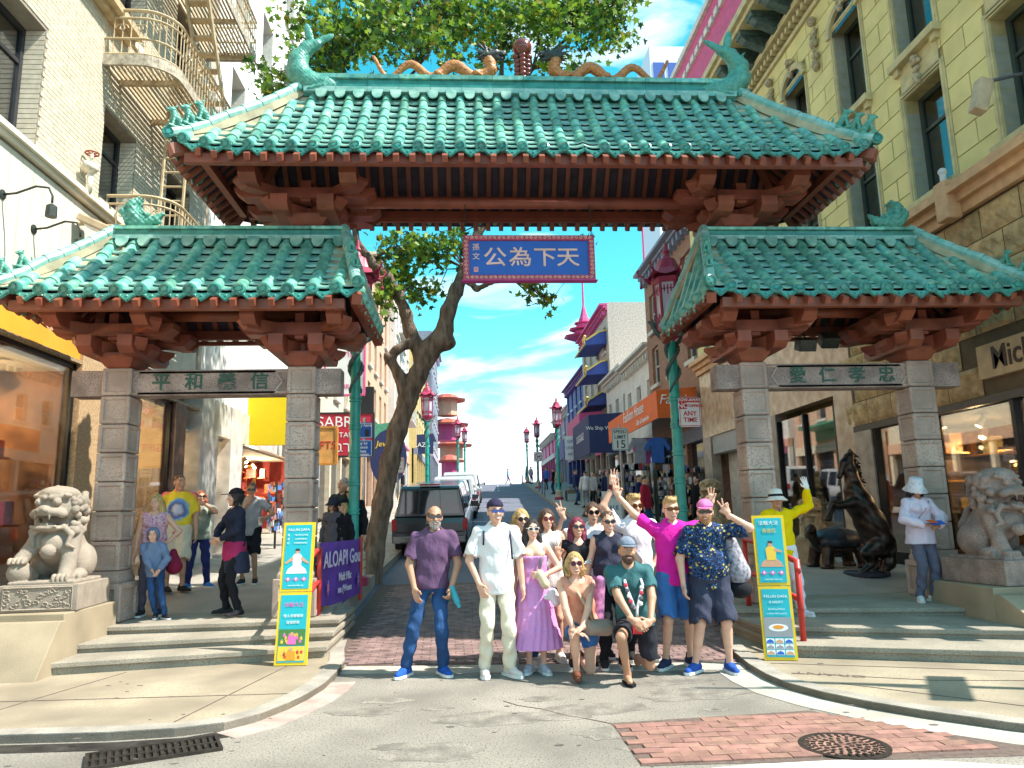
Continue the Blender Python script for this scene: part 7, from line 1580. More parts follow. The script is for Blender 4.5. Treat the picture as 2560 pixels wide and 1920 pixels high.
    # hair
    if hair and hair[0] != 'none':
        hm_ = HR[hair[1]]; st = hair[0]; f = SDF(); vx = .0095 if not far else .02
        w_ = 0. if st in ('short', 'bald', 'spiky') else .005
        f.e(hd(0, .018, .036), ((.079+w_)*hs_, (.098+w_)*hs_, (.097+w_)*hs_), .015, Mh)
        if st == 'spiky': f.e(hd(0, -.02, .105), (.056, .075, .04), .02, Mh); [f.c(hd(x, -.045+.03*q, .115), hd(x*1.15, -.07+.035*q, .150), .015, .004, .006) for x in (-.045, -.022, .003, .027, .047) for q in (0, 1, 2)]
        if st in ('long', 'bob', 'pony'):
            L = dict(long=-.34, bob=-.12, pony=-.05)[st]
            for s in (-1, 1):
                f.c(hd(s*.068, .02, .03), hd(s*.075, .01, -.10), .035, .032, .03)
                if st != 'pony': chain(f, [hd(s*.075, .0, -.08), hd(s*.085, -.02, L*.6), hd(s*.08, -.05 if st == 'long' else .0, L)], [.034, .036, .016], .02); chain(f, [hd(s*.05, .06, -.02), hd(s*.07, .06, L*.8), hd(s*.06, .06, L)], [.045, .04, .02], .03)
            f.c(hd(0, .07, .02), hd(0, .065, L if st != 'pony' else -.08), .06, .03, .03)
        if st == 'bun': f.e(hd(0, .095, .085), .042, .02)
        f.e(hd(0, -.090, -.022), (.066*hs_, .075*hs_, .102*hs_), .01, Mh, True)
        if st in ('short', 'spiky', 'bald'): f.b(hd(0, -.02, -.10), (.12, .16, .105), .02, .01, Mh, True)
        if st == 'bald': f.e(hd(0, -.03, .10), (.075, .08, .07), .01, Mh, True)
        f.obj('hair', hm_, t, vx, (lambda X, Y, Z: .0032*np.sin(X*170+Z*25)*np.sin(Y*150-Z*30)+.002*np.sin(X*90+Y*110)) if not far else None)
    if hair and hair[0] not in ('none', 'bald') and not far:
        m = MB(); r_ = random.Random(hash(label) % 9999 if False else len(label)*7+int(H*1000)); st = hair[0]
        for q in range(80 if st != 'short' else 60):
            a_ = r_.uniform(.25, 2.9) if st in ('short', 'spiky') else r_.uniform(-.1, 3.24); e_ = r_.uniform(.15, 1.25); x_, y_, z_ = math.cos(a_)*math.cos(e_), math.sin(a_)*math.cos(e_), math.sin(e_)
            p0 = hd(.080*x_, .018+.098*y_, .036+.097*z_)
            if st in ('short', 'spiky'): m.tube([p0, p0+Rm @ Vector((x_*.014+r_.uniform(-.008, .008), y_*.014, .012+z_*.012))], [.004, .001], 4)
            else:
                Ld = dict(long=-.33, bob=-.13, pony=-.10, bun=-.04)[st]*r_.uniform(.8, 1.1); s_ = 1 if x_ > 0 else -1; o_ = r_.uniform(.07, .115)
                m.tube([p0, hd(s_*o_, .02+r_.uniform(-.02, .05), -.03), hd(s_*(o_+r_.uniform(-.01, .02)), .01+r_.uniform(-.05, .06), Ld*.6), hd(s_*(o_-.01+r_.uniform(-.02, .025)), r_.uniform(-.06, .06), Ld)], [.004, .006, .005, .0015], 4)
        stuff(m.build('hair_strands', HR[hair[1]], t))
    # clothing
    if top:
        kind, mt, o = top; sl, hem = o.get('sleeve', .62), o.get('hem', hp.z-.12); f = torso(SDF(), .016)
        hb_ = .162*(.62+.38*fat)+.018; f.c(ch+Vector((0, 0, -.02)), Vector((hp.x, hp.y, hem-.04)), .163*fm*(.8+.2*fat)+.014, hb_+o.get('flare', 0), .04, sq=.74, qd=qd)
        for (s0, e, w, sp) in arms:
            if sl > 0:
                k = min(sl, 1.); q = s0.lerp(e, k); w1 = o.get('loose', .022); f.c(s0, q, .050*fl*fm+w1*.45, .044*fl*fm+w1*(.95 if sl < 1 else .7), .025)
                if sl > 1: f.c(e, e.lerp(w, min(1., sl-1)), .045*fl*fm+w1*.8, .034*fm+w1*.6, .02)
        if sl > 0 and sl < 1:
            for (s0, e, w, sp) in arms: d = (e-s0).normalized(); q = s0.lerp(e, sl); f.e(q+d*.055, .078*fl, .004, None, True)
        f.e(nk+Vector((0, -.02, .03)), (.066+o.get('neck', 0), .075+o.get('neck', 0), .05+o.get('neckz', 0)), .008, None, True)
        if sl <= 0: [f.e(s0+Vector(((-1, 1)[i]*.045, 0, .0)), (.06, .1, .085), .01, None, True) for i, (s0, e, w, sp) in enumerate(arms)]
        if o.get('strapless'): f.cut((0, 0, nk.z-o['strapless']), (0, 0, 1))
        f.cut((0, 0, hem), (0, 0, -1)); tp_ = f.obj('top' if kind == 'dress' else kind, mt, t, V, WR if not far else None)
        if kind == 'dress':
            f = SDF(); f.c((hp.x, hp.y, hp.z+.2), (hp.x, hp.y, hp.z-.02), .155*fat, .185*fat, .04, sq=.8, qd=qd); f.c((hp.x, hp.y, hp.z-.02), (hp.x, hp.y, .22), .195*fat, .33*fat, .05, sq=.8, qd=qd); f.cut((0, 0, .27), (0, 0, -1))
            hx, hy = hp.x, hp.y; f.obj('skirt', mt, t, V, lambda X, Y, Z: .013*np.sin(19*np.arctan2(Y-hy, X-hx)+2*np.sin(Z*7))*np.clip(1.15-Z, 0, 1)+.006*np.sign(np.sin(Z*13))*(Z < 1.0))
    if bottom:
        kind, mt, o = bottom; cut = o.get('len', 1.93); g = o.get('loose', .014); f = SDF(); f.e(hp+Vector((0, .005, 0)), (.168*(.6+.4*fat)+.01+g*.5, .115*fat+.012+g*.5, .125), .04); f.c(hp+Vector((0, 0, .04)), hp+Vector((0, 0, .09)), .15*fat**.7+.012, .145*fat**.7+.012, .03, sq=.75, qd=qd)
        for (h0, kn, an) in legs:
            if cut <= 1.: f.c(h0, h0.lerp(kn, cut), .084*fl+g*.8, (.078*(1-cut)+.056*cut)*fl+g*1.5, .03)
            else: f.c(h0, kn, .080*fl+g*.6, .056*fl+g*.6, .02); f.c(kn, kn.lerp(an, cut-1), .056*fl+g*.6, (.040+o.get('hem', .008)*.6)*fl+g*.4, .012)
        if cut <= 1.:
            for (h0, kn, an) in legs: d = (kn-h0).normalized(); q = h0.lerp(kn, cut); f.e(q+d*.075, .10*fl, .003, None, True)
        f.cut(hp+Vector((0, 0, .115)), (0, 0, 1)); f.obj(kind, mt, t, V, WR if not far else None)
    if shoes:
        for i, (h0, kn, an) in enumerate(legs):
            ang = foot[i]; d = Vector((math.sin(ang), -math.cos(ang), 0)); td = toes[i]
            if td: d = Vector(td).normalized()
            u = Vector((0, 0, 1)); u = (u-d*u.dot(d)).normalized(); c = an-u*.085; f = SDF()
            f.c(c-d*.05+u*.05, c+d*.06+u*.052, .043, .043, .03); f.c(c+d*.05+u*.045, c+d*.165+u*.034, .042, .036, .03); f.c(c-d*.02+u*.06, c-d*.015+u*.115, .043, .041, .03); f.cut(c+u*.02, -u)
            so = f.obj('shoe', shoes, t, .011 if not far else .022); x = d.cross(u)
            if sole: MB().prism([(-.045, -.095), (.0, -.105), (.045, -.095), (.046, 0), (.052, .12), (.035, .19), (0, .21), (-.035, .19), (-.052, .12), (-.046, 0)], lambda p, q: c+x*p+d*q, lambda p, q: c+x*p+d*q+u*.028).build('sole', sole, so)
    if acc: acc(dict(t=t, hd=hd, Rm=Rm, nk=nk, ch=ch, hp=hp, arms=arms, sh=sh, Mh=Mh, legs=legs, HD=HD))
    return t
# accessories
def cap(mt, back=False, brim=None, rot=0.):
    def f(k):
        hd = k['hd']; s = SDF(); s.e(hd(0, .014, .05), (.090, .110, .10), .01, k['Mh']); s.cut(hd(0, 0, .062), tuple(k['Rm'] @ Vector((0, 0, -1)))); c = s.obj('cap', mt, k['t'], .009)
        sg = 1 if back else -1; m = MB(); m.prism([(.072*math.cos(q), sg*(.02+.125*math.sin(q))) for q in np.linspace(0, math.pi, 12)], lambda x, y: hd(x, y+sg*.055, .062-.9*x*x-.10*abs(y)), lambda x, y: hd(x, y+sg*.055, .070-.9*x*x-.10*abs(y))); m.build('cap_peak', brim or mt, c)
    return f
def hat(mt, rim=.17, band=None, drop=.06):
    def f(k):
        hd = k['hd']; pr = [(rim, .02-drop+.035), (.105, .055), (.095, .11), (.085, .155), (.05, .17), (.001, .172)]
        m = MB(); n = 20; vs = [hd(r*math.cos(6.283*j/n), r*1.12*math.sin(6.283*j/n)+.012, z) for r, z in pr for j in range(n)]; m.add(vs, [(i*n+j, i*n+(j+1) % n, (i+1)*n+(j+1) % n, (i+1)*n+j) for i in range(len(pr)-1) for j in range(n)]); h = m.build('hat', mt, k['t'], smooth=True); d = h.modifiers.new('thick', 'SOLIDIFY'); d.thickness = .006
        if band: m = MB(); vs = [hd(r*math.cos(6.283*j/n), r*1.12*math.sin(6.283*j/n)+.012, z) for r, z in ((.108, .056), (.101, .09)) for j in range(n)]; m.add(vs, [(j, (j+1) % n, n+(j+1) % n, n+j) for j in range(n)]); m.build('hat_band', band, h)
    return f
def multi(*fs):
    def f(k): [q(k) for q in fs]
    return f
def strap(pts, mt, r=.012, name='strap', squash=.4):
    def f(k): MB().tube([Vector(p) for p in pts], r, 6, squash=squash).build(name, mt, k['t'], smooth=True)
    return f
def blob(prims, mt, name, vox=.012):
    def f(k):
        s = SDF(); [s.c(*q) if q[0].__class__ in (tuple, Vector) and len(q) > 2 and hasattr(q[1], '__len__') and len(q) >= 4 else s.e(*q) for q in prims]; s.obj(name, mt, k['t'], vox)
    return f
def held(i, off, dirv, prof, mt, name):
    def f(k):
        w = k['arms'][i][2]; M = Vector(dirv).normalized().to_track_quat('Z', 'Y').to_matrix(); MB().lathe(prof, 12, w+Vector(off), ax=M).build(name, mt, k['t'], smooth=False)
    return f
def gp(u, vf, vh, zf=lambda y: 0.):
    p = atG(u, vf, zf); p.x = atY(u, (vf+vh)/2-40, p.y).x; return p, atY(u, vh, p.y).z-p.z
# ---- the group in front of the gate
G0 = lambda y: .006+zr(y)
p, H = gp(930, 1458, 1092, G0)
person('man in a plum tee and jeans standing apart at the group edge', p, H, .06, 1.06, skin='tan', hair=('bald', 'brown'), top=('tee', cloth('plum', (.13, .07, .14)), dict(sleeve=.72, loose=.03, hem=.88)), bottom=('jeans', cloth('denim', (.03, .085, .22), var=.2, scale=5), dict(loose=.018, hem=.02)), shoes=cloth('royal_shoe', (.02, .10, .45)), beard=HR['grey'], glasses=(lensm, 'sport'), fa=(-.26, .0, 0), fb=(.13, -.02, 0), hip=(-.0, 0, .94), lean=(.03, 0), foot=(-.5, .35), a=dict(w=(-.17, -.13, .90), e=(-1, .3, 0), n=(.6, .6, 0), t=(.3, -1, .3)), b=dict(w=(.22, -.13, .90), e=(1, .4, 0), pose='grip', n=(-.8, .3, 0)), head=(.08, 0), acc=held(1, (.03, -.03, -.09), (.4, -.1, -1), [(.001, -.10), (.033, -.10), (.033, .07), (.02, .10), (.02, .13)], mat('teal_bottle', (.02, .4, .5), .3), 'water_bottle'))
p, H = gp(1072, 1460, 1081, G0)
wpolo = cloth('white_polo', (.80, .77, .76), var=.03); creamt = cloth('cream_twill', (.78, .68, .52), var=.05)
person('tall man in a white polo and cream trousers with a backward cap', p, H, .05, .98, skin='fair', hair=('short', 'brown'), top=('polo_shirt', wpolo, dict(sleeve=.78, loose=.034, hem=.80)), bottom=('trousers', creamt, dict(loose=.026, hem=.03)), shoes=cloth('white_shoe', (.72, .66, .62)), glasses=(mat('blue_lens', (.03, .06, .22), .08), 'sport'), head=(.2, 0), fa=(-.13, .02, 0), fb=(.12, -.03, 0), foot=(-.05, .5), a=dict(w=(-.19, -.1, .92), e=(-1, .35, 0), n=(.7, .6, 0)), acc=multi(cap(cloth('navy_cap', (.03, .025, .06)), True), strap([(-.13, .05, 1.40), (-.13, -.08, 1.44), (-.14, -.145, 1.30)], MATS['cloth_navy_cap'], .010, 'backpack_strap'), strap([(.14, .05, 1.40), (.14, -.08, 1.44), (.155, -.14, 1.15)], MATS['cloth_navy_cap'], .010, 'backpack_strap')))
p, H = gp(1128, 1438, 1100, G0)
person('blond woman with dark sunglasses behind the tall man in the polo', p, H, .05, .95, True, 'fair', ('long', 'blond'), (.15, .05), ('tee', cloth('cream_stripe', (.7, .66, .6)), dict(sleeve=.5)), ('jeans', MATS['cloth_denim'], {}), MATS['cloth_white_shoe'], glasses=(lensm, 'round'))
p, H = gp(1152, 1452, 1121, G0)
pinkd = cloth('orchid_dress', (.74, .32, .66), var=.08, scale=4)
person('woman in a long orchid pink dress with black hair and white sunglasses', p, H, .0, 1.0, True, 'fair', ('long', 'black'), (.1, .05), ('dress', pinkd, dict(sleeve=0, hem=.98, strapless=.15)), None, cloth('grey_sneaker', (.5, .5, .56)), glasses=(mat('white_frame', (.8, .78, .75), .4), 'frame'), foot=(-.35, .25), fa=(-.07, 0, 0), fb=(.09, -.05, 0), b=dict(w=(.10, -.2, 1.10), e=(1, .3, -.3), pose='grip', d=(-1, -.1, .1), n=(0, 1, 0), t=(0, 0, 1)), a=dict(w=(-.24, -.02, .84)),
       acc=multi(strap([(.13, -.02, 1.46), (.1, -.13, 1.32), (.05, -.18, 1.15)], cloth('grey_strap', (.25, .22, .25)), .02), lambda k: SDF().c((.06, -.2, 1.12), (.12, -.2, 1.0), .05, .055, .02).obj('cream_pouch', cloth('cream_pouch', (.72, .6, .4)), k['t'], .01), lambda k: SDF().c((.13, -.2, .86), (.28, -.19, .84), .035, .05, .02).c((.2, -.2, .9), (.24, -.2, .8), .06, .05, .02).obj('white_pouch', cloth('white_pouch', (.82, .75, .82)), k['t'], .01)))
p, H = gp(1184, 1428, 1100, G0)
person('brown haired woman in a white tank behind the orchid dress', p, H, .0, .95, True, 'fair', ('long', 'brown'), (.1, .05), ('tank_top', cloth('white_tank', (.8, .76, .72)), dict(sleeve=0, neck=.02)), ('shorts', MATS['cloth_denim'], dict(len=.5)), MATS['cloth_white_shoe'], glasses=(mat('red_lens', (.15, .02, .03), .1), 'round'))
p, H = gp(1250, 1440, 1118, G0)
person('woman with wine red hair and a black skeleton hand top making a peace sign', p, H, .05, .97, True, 'light', ('long', 'wine'), (.0, .0), ('crop_top', blackc, dict(sleeve=.15, hem=1.14, neck=.03, neckz=.05)), ('denim_shorts', cloth('pale_denim', (.35, .42, .55)), dict(len=.45)), cloth('black_shoe', (.03, .03, .035)), glasses=(lensm, 'cat'), a=dict(w=(-.27, -.18, 1.30), e=(-.6, .2, -1), pose='v', d=(-.1, -.1, 1), n=(0, -1, 0), t=(1, 0, 0)),
       acc=lambda k: MB().tube([(-.12, -.165, 1.24), (-.06, -.175, 1.27), (-.02, -.175, 1.25)], .009, 5).tube([(-.11, -.165, 1.22), (-.05, -.175, 1.24), (0, -.175, 1.22)], .009, 5).tube([(.05, -.17, 1.22), (.1, -.165, 1.25), (.13, -.15, 1.23)], .009, 5).tube([(.03, -.172, 1.2), (.09, -.168, 1.22), (.13, -.15, 1.2)], .009, 5).build('skeleton_print', teethm, k['t']))
p, H = gp(1284, 1420, 1086, G0)
person('dark haired person in a white tee at the back of the group', p, H, .0, .98, True, 'fair', ('bun', 'brown'), (.0, .05), ('tee', cloth('white_tee', (.82, .80, .84), var=.03), dict(sleeve=.6, loose=.03)), ('trousers', blackc, {}), MATS['cloth_black_shoe'], glasses=(lensm, 'round'), a=dict(w=(-.36, -.06, 1.60), e=(-1, .2, -.6), pose='v', d=(-.45, -.1, .9), n=(0, -1, 0), t=(.9, 0, .4)))
p, H = gp(1318, 1442, 1106, G0)
person('woman in a black sleeveless top with a plaid shirt tied at her waist', p, H, .0, 1.22, True, 'fair', ('short', 'brown'), (.05, .03), ('sleeveless_top', cloth('charcoal', (.035, .035, .06)), dict(sleeve=0, hem=.93)), ('trousers', blackc, {}), MATS['cloth_black_shoe'], glasses=(lensm, 'cat'), b=dict(w=(.26, -.16, .98), e=(1, .4, -.2)), a=dict(w=(-.30, -.02, .88)),
       acc=multi(lambda k: SDF().c((-.15, -.16, .98), (-.22, -.17, .55), .06, .09, .03).c((-.17, -.05, .98), (-.24, -.06, .6), .06, .08, .03).obj('plaid_shirt', mat('plaid_pink', (.62, .25, .48), .8, var=.35, scale=16, col2=(.12, .04, .14)), k['t'], .012), lambda k: SDF().c((.03, -.19, .96), (.2, -.18, .98), .045, .04, .02).obj('belt_bag', cloth('mustard', (.6, .4, .12)), k['t'], .011)))
p, H = gp(1374, 1424, 1070, G0)
person('tall blond man in a white tee raising one arm above the group', p, H, .05, .98, False, 'fair', ('spiky', 'blond'), (.15, .08), ('tee', MATS['cloth_white_tee'], dict(sleeve=.6, loose=.035, hem=.84)), ('trousers', blackc, dict(loose=.02)), MATS['cloth_black_shoe'], glasses=(mat('brown_lens', (.08, .03, .01), .1), 'round'), a=dict(w=(-.24, -.06, 1.86), e=(-1, -.2, .2), pose='three', d=(.02, -.05, 1), n=(0, -1, 0), t=(1, 0, 0)), b=dict(w=(.22, .06, 1.0), e=(1, .5, 0)),
       acc=lambda k: MB().tube([k['arms'][0][2].lerp(k['arms'][0][1], .22), k['arms'][0][2].lerp(k['arms'][0][1], .02)], .036, 12).build('wristband', cloth('maroon_band', (.12, .02, .03)), k['t']))
p, H = gp(1455, 1444, 1076, G0)
person('man in a hot pink tee and denim shorts with flat topped blond hair', p, H, .0, 1.0, False, 'fair', ('spiky', 'blond'), (.0, .05), ('tee', cloth('hot_pink', (.78, .02, .36), var=.04), dict(sleeve=.66, loose=.03, hem=.84)), ('denim_shorts', cloth('blue_denim', (.06, .19, .50), var=.12, scale=8), dict(len=.86, loose=.03)), cloth('navy_shoe', (.03, .04, .09)), glasses=(mat('amber_lens', (.12, .04, .01), .1), 'sport'), fa=(-.13, .04, 0), fb=(.15, .10, 0), foot=(-.6, .1), a=dict(w=(-.53, .22, 1.80), e=(-.5, .4, .2), pose='v', d=(-.25, -.05, 1), n=(0, -1, 0), t=(.9, 0, .3)), b=dict(w=(.52, .22, 1.68), e=(.4, .5, -.4), pose='three', d=(.15, -.1, 1), n=(0, -1, 0), t=(-1, 0, 0)))
p, H = gp(1530, 1452, 1082, G0)
haw = cloth('black_hibiscus', (.012, .018, .05), var=.1)
def floral(m):
    n = m.node_tree.nodes; L = m.node_tree.links.new; tc_ = n.new('ShaderNodeTexCoord'); p_ = n['Principled BSDF']; src = p_.inputs['Base Color'].links[0].from_socket
    mp_ = n.new('ShaderNodeMapping'); mp_.inputs['Scale'].default_value = (5.2, .01, 5.2); mp_.inputs['Location'].default_value = (.37, 0, .2); vo = n.new('ShaderNodeTexVoronoi'); vo.inputs['Randomness'].default_value = .85; L(tc_.outputs['Object'], mp_.inputs[0]); nz = n.new('ShaderNodeTexNoise'); nz.inputs['Scale'].default_value = 26; L(tc_.outputs['Object'], nz.inputs[0])
    ad_ = n.new('ShaderNodeMath'); ad_.operation = 'MULTIPLY_ADD'; ad_.inputs[1].default_value = .34; L(nz.outputs[0], ad_.inputs[0]); L(mp_.outputs[0], vo.inputs['Vector']); L(vo.outputs['Distance'], ad_.inputs[2])
    lt_ = n.new('ShaderNodeMath'); lt_.operation = 'LESS_THAN'; lt_.inputs[1].default_value = .47; L(ad_.outputs[0], lt_.inputs[0]); mx_ = n.new('ShaderNodeMix'); mx_.data_type = 'RGBA'; mx_.inputs['B'].default_value = (.50, .40, .09, 1)
    wv = n.new('ShaderNodeTexNoise'); wv.inputs['Scale'].default_value = 9; wv.inputs['Distortion'].default_value = 4; L(tc_.outputs['Object'], wv.inputs[0]); g2 = n.new('ShaderNodeMath'); g2.operation = 'COMPARE'; g2.inputs[1].default_value = .5; g2.inputs[2].default_value = .022; L(wv.outputs[0], g2.inputs[0]); m2_ = n.new('ShaderNodeMix'); m2_.data_type = 'RGBA'; m2_.inputs['B'].default_value = (.06, .17, .42, 1); L(src, m2_.inputs['A']); L(g2.outputs[0], m2_.inputs['Factor'])
    L(m2_.outputs['Result'], mx_.inputs['A']); L(lt_.outputs[0], mx_.inputs['Factor']); L(mx_.outputs['Result'], p_.inputs['Base Color'])
floral(haw)
person('bearded man in a dark floral shirt and pink cap holding up two fingers', p, H, -.05, 1.26, False, 'fair', ('short', 'sand'), (-.25, .05), ('floral_shirt', haw, dict(sleeve=.8, loose=.04, hem=.84)), ('cargo_shorts', cloth('slate', (.045, .05, .085)), dict(len=.9, loose=.035)), cloth('royal_runner', (.03, .10, .42)), glasses=(lensm, 'sport'), beard=HR['sand'], fa=(-.20, .0, 0), fb=(.15, -.02, 0), foot=(-.75, .1), a=dict(w=(-.29, -.06, .90), e=(-1, .4, 0)), b=dict(w=(.20, -.17, 1.60), e=(1, -.3, -.35), pose='v', d=(-.35, -.1, .9), n=(0, -1, 0), t=(-1, 0, .2)),
       acc=multi(cap(cloth('pink_cap', (.72, .20, .45))), lambda k: SDF().c((.26, .08, 1.3), (.33, .08, 1.0), .09, .13, .05).e((.34, .08, .98), (.12, .12, .12), .04).obj('backpack', mat('grey_print_pack', (.45, .43, .5), .8, var=.4, scale=25, col2=(.08, .08, .1)), k['t'], .014), lambda k: SDF().e((.34, .07, .82), (.13, .11, .1), .04).obj('black_pouch', blackc, k['t'], .014)))
# kneeling in front
p, H = gp(1247, 1462, 1220, G0)
person('blond woman kneeling in a peach top and denim shorts', p, 1.66, .05, 1.05, True, 'fair', ('pony', 'blond'), (.0, .0), ('peach_top', cloth('peach', (.75, .33, .22)), dict(sleeve=0, hem=.44, neck=.03, neckz=.04)), ('denim_shorts', MATS['cloth_blue_denim'], dict(len=.38)), cloth('brown_sandal', (.2, .07, .04)), hip=(.06, .10, .50), lean=(-.06, -.12), fa=(-.06, -.16, 0), fb=(.10, .55, .02), ka=(-.2, -1, .5), kb=(.1, -1, -.6), toes=((-.1, -1, 0), (0, .3, -1)), glasses=(mat('plum_lens', (.06, .01, .03), .1), 'round'), foot=(-.1, .1), a=dict(w=(-.10, -.34, .50), e=(-1, .1, 0), d=(1, -.3, -.3), n=(0, 0, -1), t=(0, -1, 0)), b=dict(w=(-.04, -.37, .53), e=(1, .2, -.2), d=(-1, -.3, -.4), n=(0, 0, -1), t=(0, -1, 0)), sole=None,
       acc=multi(strap([(-.1, -.06, 1.0), (-.02, -.19, .88), (.08, -.2, .7), (.16, -.12, .56)], cloth('tan_strap', (.55, .38, .26)), .022), lambda k: SDF().c((.1, -.12, .52), (.3, -.04, .50), .085, .09, .03).obj('shoulder_bag', cloth('taupe', (.45, .34, .28)), k['t'], .012)))
p, H = gp(1365, 1470, 1205, G0)
def lany(k):
    m = MB(); m.tube([(-.075, -.02, 1.02), (-.09, -.16, .92), (-.02, -.22, .70)], .014, 6, squash=.4); m.tube([(.075, -.02, 1.02), (.08, -.16, .92), (-.0, -.22, .70), (-.01, -.23, .58)], .014, 6, squash=.4); l = m.build('lanyard', cloth('white_lanyard', (.75, .72, .72)), k['t'], smooth=True)
    for q in range(9): t_ = q/8; x = lerp(-.09, .07, (q % 2)); MB().ball((x*(1-t_*.5), -.17-.05*t_, .92-.2*t_), .022, 8, 5, (1, .4, 1)).build('pin_badge', flat('badge_%d' % (q % 3), ((.6, .05, .08), (.8, .75, .7), (.1, .1, .12))[q % 3]), l)
    MB().box(-.055, .035, -.245, -.235, .47, .585).build('pass_card', redl, l)
person('man kneeling in a green tee with a grey cap and a badge covered lanyard', p, 1.76, .0, 1.05, False, 'tan', ('short', 'brown'), (.0, .0), ('green_tee', cloth('sea_green', (.05, .15, .16)), dict(sleeve=.66, loose=.03, hem=.50)), ('shorts', cloth('charcoal_denim', (.03, .03, .04)), dict(len=.8, loose=.02)), None, hip=(.06, .10, .56), lean=(-.06, -.08), fa=(-.10, -.10, 0), fb=(.16, .6, .02), ka=(-.4, -1, .5), kb=(.15, -1, -.8), beard=HR['brown'], a=dict(w=(-.04, -.42, .50), e=(-1, .1, 0), d=(.8, -.4, -.5), n=(0, 1, -.3), t=(.3, 0, 1)), b=dict(w=(.08, -.42, .47), e=(1, .1, 0), d=(-.8, -.4, -.3), n=(0, 1, -.3), t=(0, 0, 1)), smile=True,
       acc=multi(cap(cloth('grey_blue_cap', (.22, .26, .33))), lany, lambda k: [MB().prism([(-.045, -.1), (.045, -.1), (.05, .1), (0, .16), (-.05, .1)], lambda x, y: (k['legs'][0][2].x+x, k['legs'][0][2].y-.05-y, .0), lambda x, y: (k['legs'][0][2].x+x, k['legs'][0][2].y-.05-y, .022)).build('flip_flop', blackc, k['t']), SDF().c((k['legs'][0][2].x, k['legs'][0][2].y+.03, .05), (k['legs'][0][2].x-.01, k['legs'][0][2].y-.15, .04), .036, .028, .02).obj('bare_foot', SK['tan'], k['t'], .01), SDF().c(k['legs'][1][2], k['legs'][1][2]+Vector((0, .06, -.06)), .035, .03, .02).obj('bare_foot', SK['tan'], k['t'], .01)]))
# ---- people on the sunlit side under the gate
ZS = lambda y: zs(y)+.004
LG = 'bystanders under the sunlit roof'
tie = bpy.data.materials.new('tie_dye_cloth'); tie.use_nodes = True; n_ = tie.node_tree.nodes; L_ = tie.node_tree.links.new
tcn = n_.new('ShaderNodeTexCoord'); mpn = n_.new('ShaderNodeMapping'); mpn.inputs['Location'].default_value = (0, 0, -1.22*1.9); gr = n_.new('ShaderNodeTexGradient'); gr.gradient_type = 'SPHERICAL'; nzn = n_.new('ShaderNodeTexNoise'); nzn.inputs['Scale'].default_value = 14; mpn.inputs['Scale'].default_value = (1.9, .01, 1.9)
rpn = n_.new('ShaderNodeValToRGB'); ma = n_.new('ShaderNodeMath'); ma.operation = 'MULTIPLY_ADD'; ma.inputs[1].default_value = .16; rpn.color_ramp.interpolation = 'LINEAR'
cr_ = rpn.color_ramp; cr_.elements[0].color = (.02, .30, .75, 1); cr_.elements[0].position = .1; cr_.elements[1].color = (.7, .7, .8, 1); cr_.elements[1].position = .98
for p_, c_ in ((.3, (.75, .02, .30, 1)), (.45, (.85, .05, .2, 1)), (.56, (.9, .62, .02, 1)), (.74, (.9, .7, .05, 1)), (.82, (.1, .35, .8, 1)), (.88, (.15, .12, .3, 1))): e_ = cr_.elements.new(p_); e_.color = c_
L_(tcn.outputs['Object'], mpn.inputs[0]); L_(mpn.outputs[0], gr.inputs[0]); L_(tcn.outputs['Object'], nzn.inputs[0]); L_(nzn.outputs[0], ma.inputs[0]); L_(gr.outputs[1], ma.inputs[2]); L_(ma.outputs[0], rpn.inputs[0]); L_(rpn.outputs[0], n_['Principled BSDF'].inputs['Base Color']); n_['Principled BSDF'].inputs['Roughness'].default_value = .85
p, H = gp(385, 1280, 1026, ZS)
person('man in a tie-dye tee and cream shorts by the sunlit pillar', p, H, .25, 1.08, False, 'light', ('short', 'brown'), (.5, 0), ('tie_dye_tee', tie, dict(sleeve=.8, loose=.034, hem=.84)), ('shorts', creamt, dict(len=.95, loose=.04)), MATS['cloth_black_shoe'], smile=False, group=LG, sole=None, foot=(.4, .7))
p, H = gp(333, 1330, 1068, ZS)
person('woman with reddish blond hair in a patterned pink top behind the boy', p, H, .3, .98, True, 'fair', ('long', 'blond'), (-.3, .15), ('patterned_top', mat('pink_pattern_cloth', (.72, .55, .6), .8, var=.4, scale=30, col2=(.45, .1, .22)), dict(sleeve=.0, neck=.02, neckz=.04)), ('trousers', cloth('dusk', (.12, .1, .14)), {}), MATS['cloth_black_shoe'], smile=False, group=LG, b=dict(w=(.2, -.2, 1.05), e=(1, .2, -.5)), acc=lambda k: SDF().c((.28, -.1, .9), (.3, -.12, .7), .05, .12, .04).obj('red_bag', cloth('wine_bag', (.28, .02, .06)), k['t'], .014))
p, H = gp(347, 1337, 1140, ZS)
hoodm = cloth('slate_blue_hoodie', (.16, .22, .36))
person('boy in a blue hooded sweatshirt leaning on the pillar base', p, H, .1, .86, False, 'fair', ('short', 'brown'), (.1, .05), ('hoodie', hoodm, dict(sleeve=1.9, loose=.035, hem=.80)), ('jeans', MATS['cloth_denim'], dict(loose=.02)), MATS['cloth_black_shoe'], child=True, smile=False, group=LG, hip=(-.08, .02, .93), lean=(-.06, .02), foot=(.2, .7), fa=(-.04, .05, 0), fb=(.16, -.05, 0), a=dict(w=(-.1, -.17, .95), e=(-1, .2, 0)), b=dict(w=(.05, -.17, .95), e=(1, .2, 0)),
       acc=lambda k: SDF().e(k['hd'](0, .02, .01), (.125, .13, .155), .02, k['Mh']).e(k['hd'](0, -.11, -.01), (.08, .11, .115), .02, k['Mh'], True).e(k['hd'](0, .0, .0), (.1, .11, .13), .01, k['Mh'], True).obj('hood', hoodm, k['t'], .011))
p, H = gp(432, 1270, 1060, ZS)
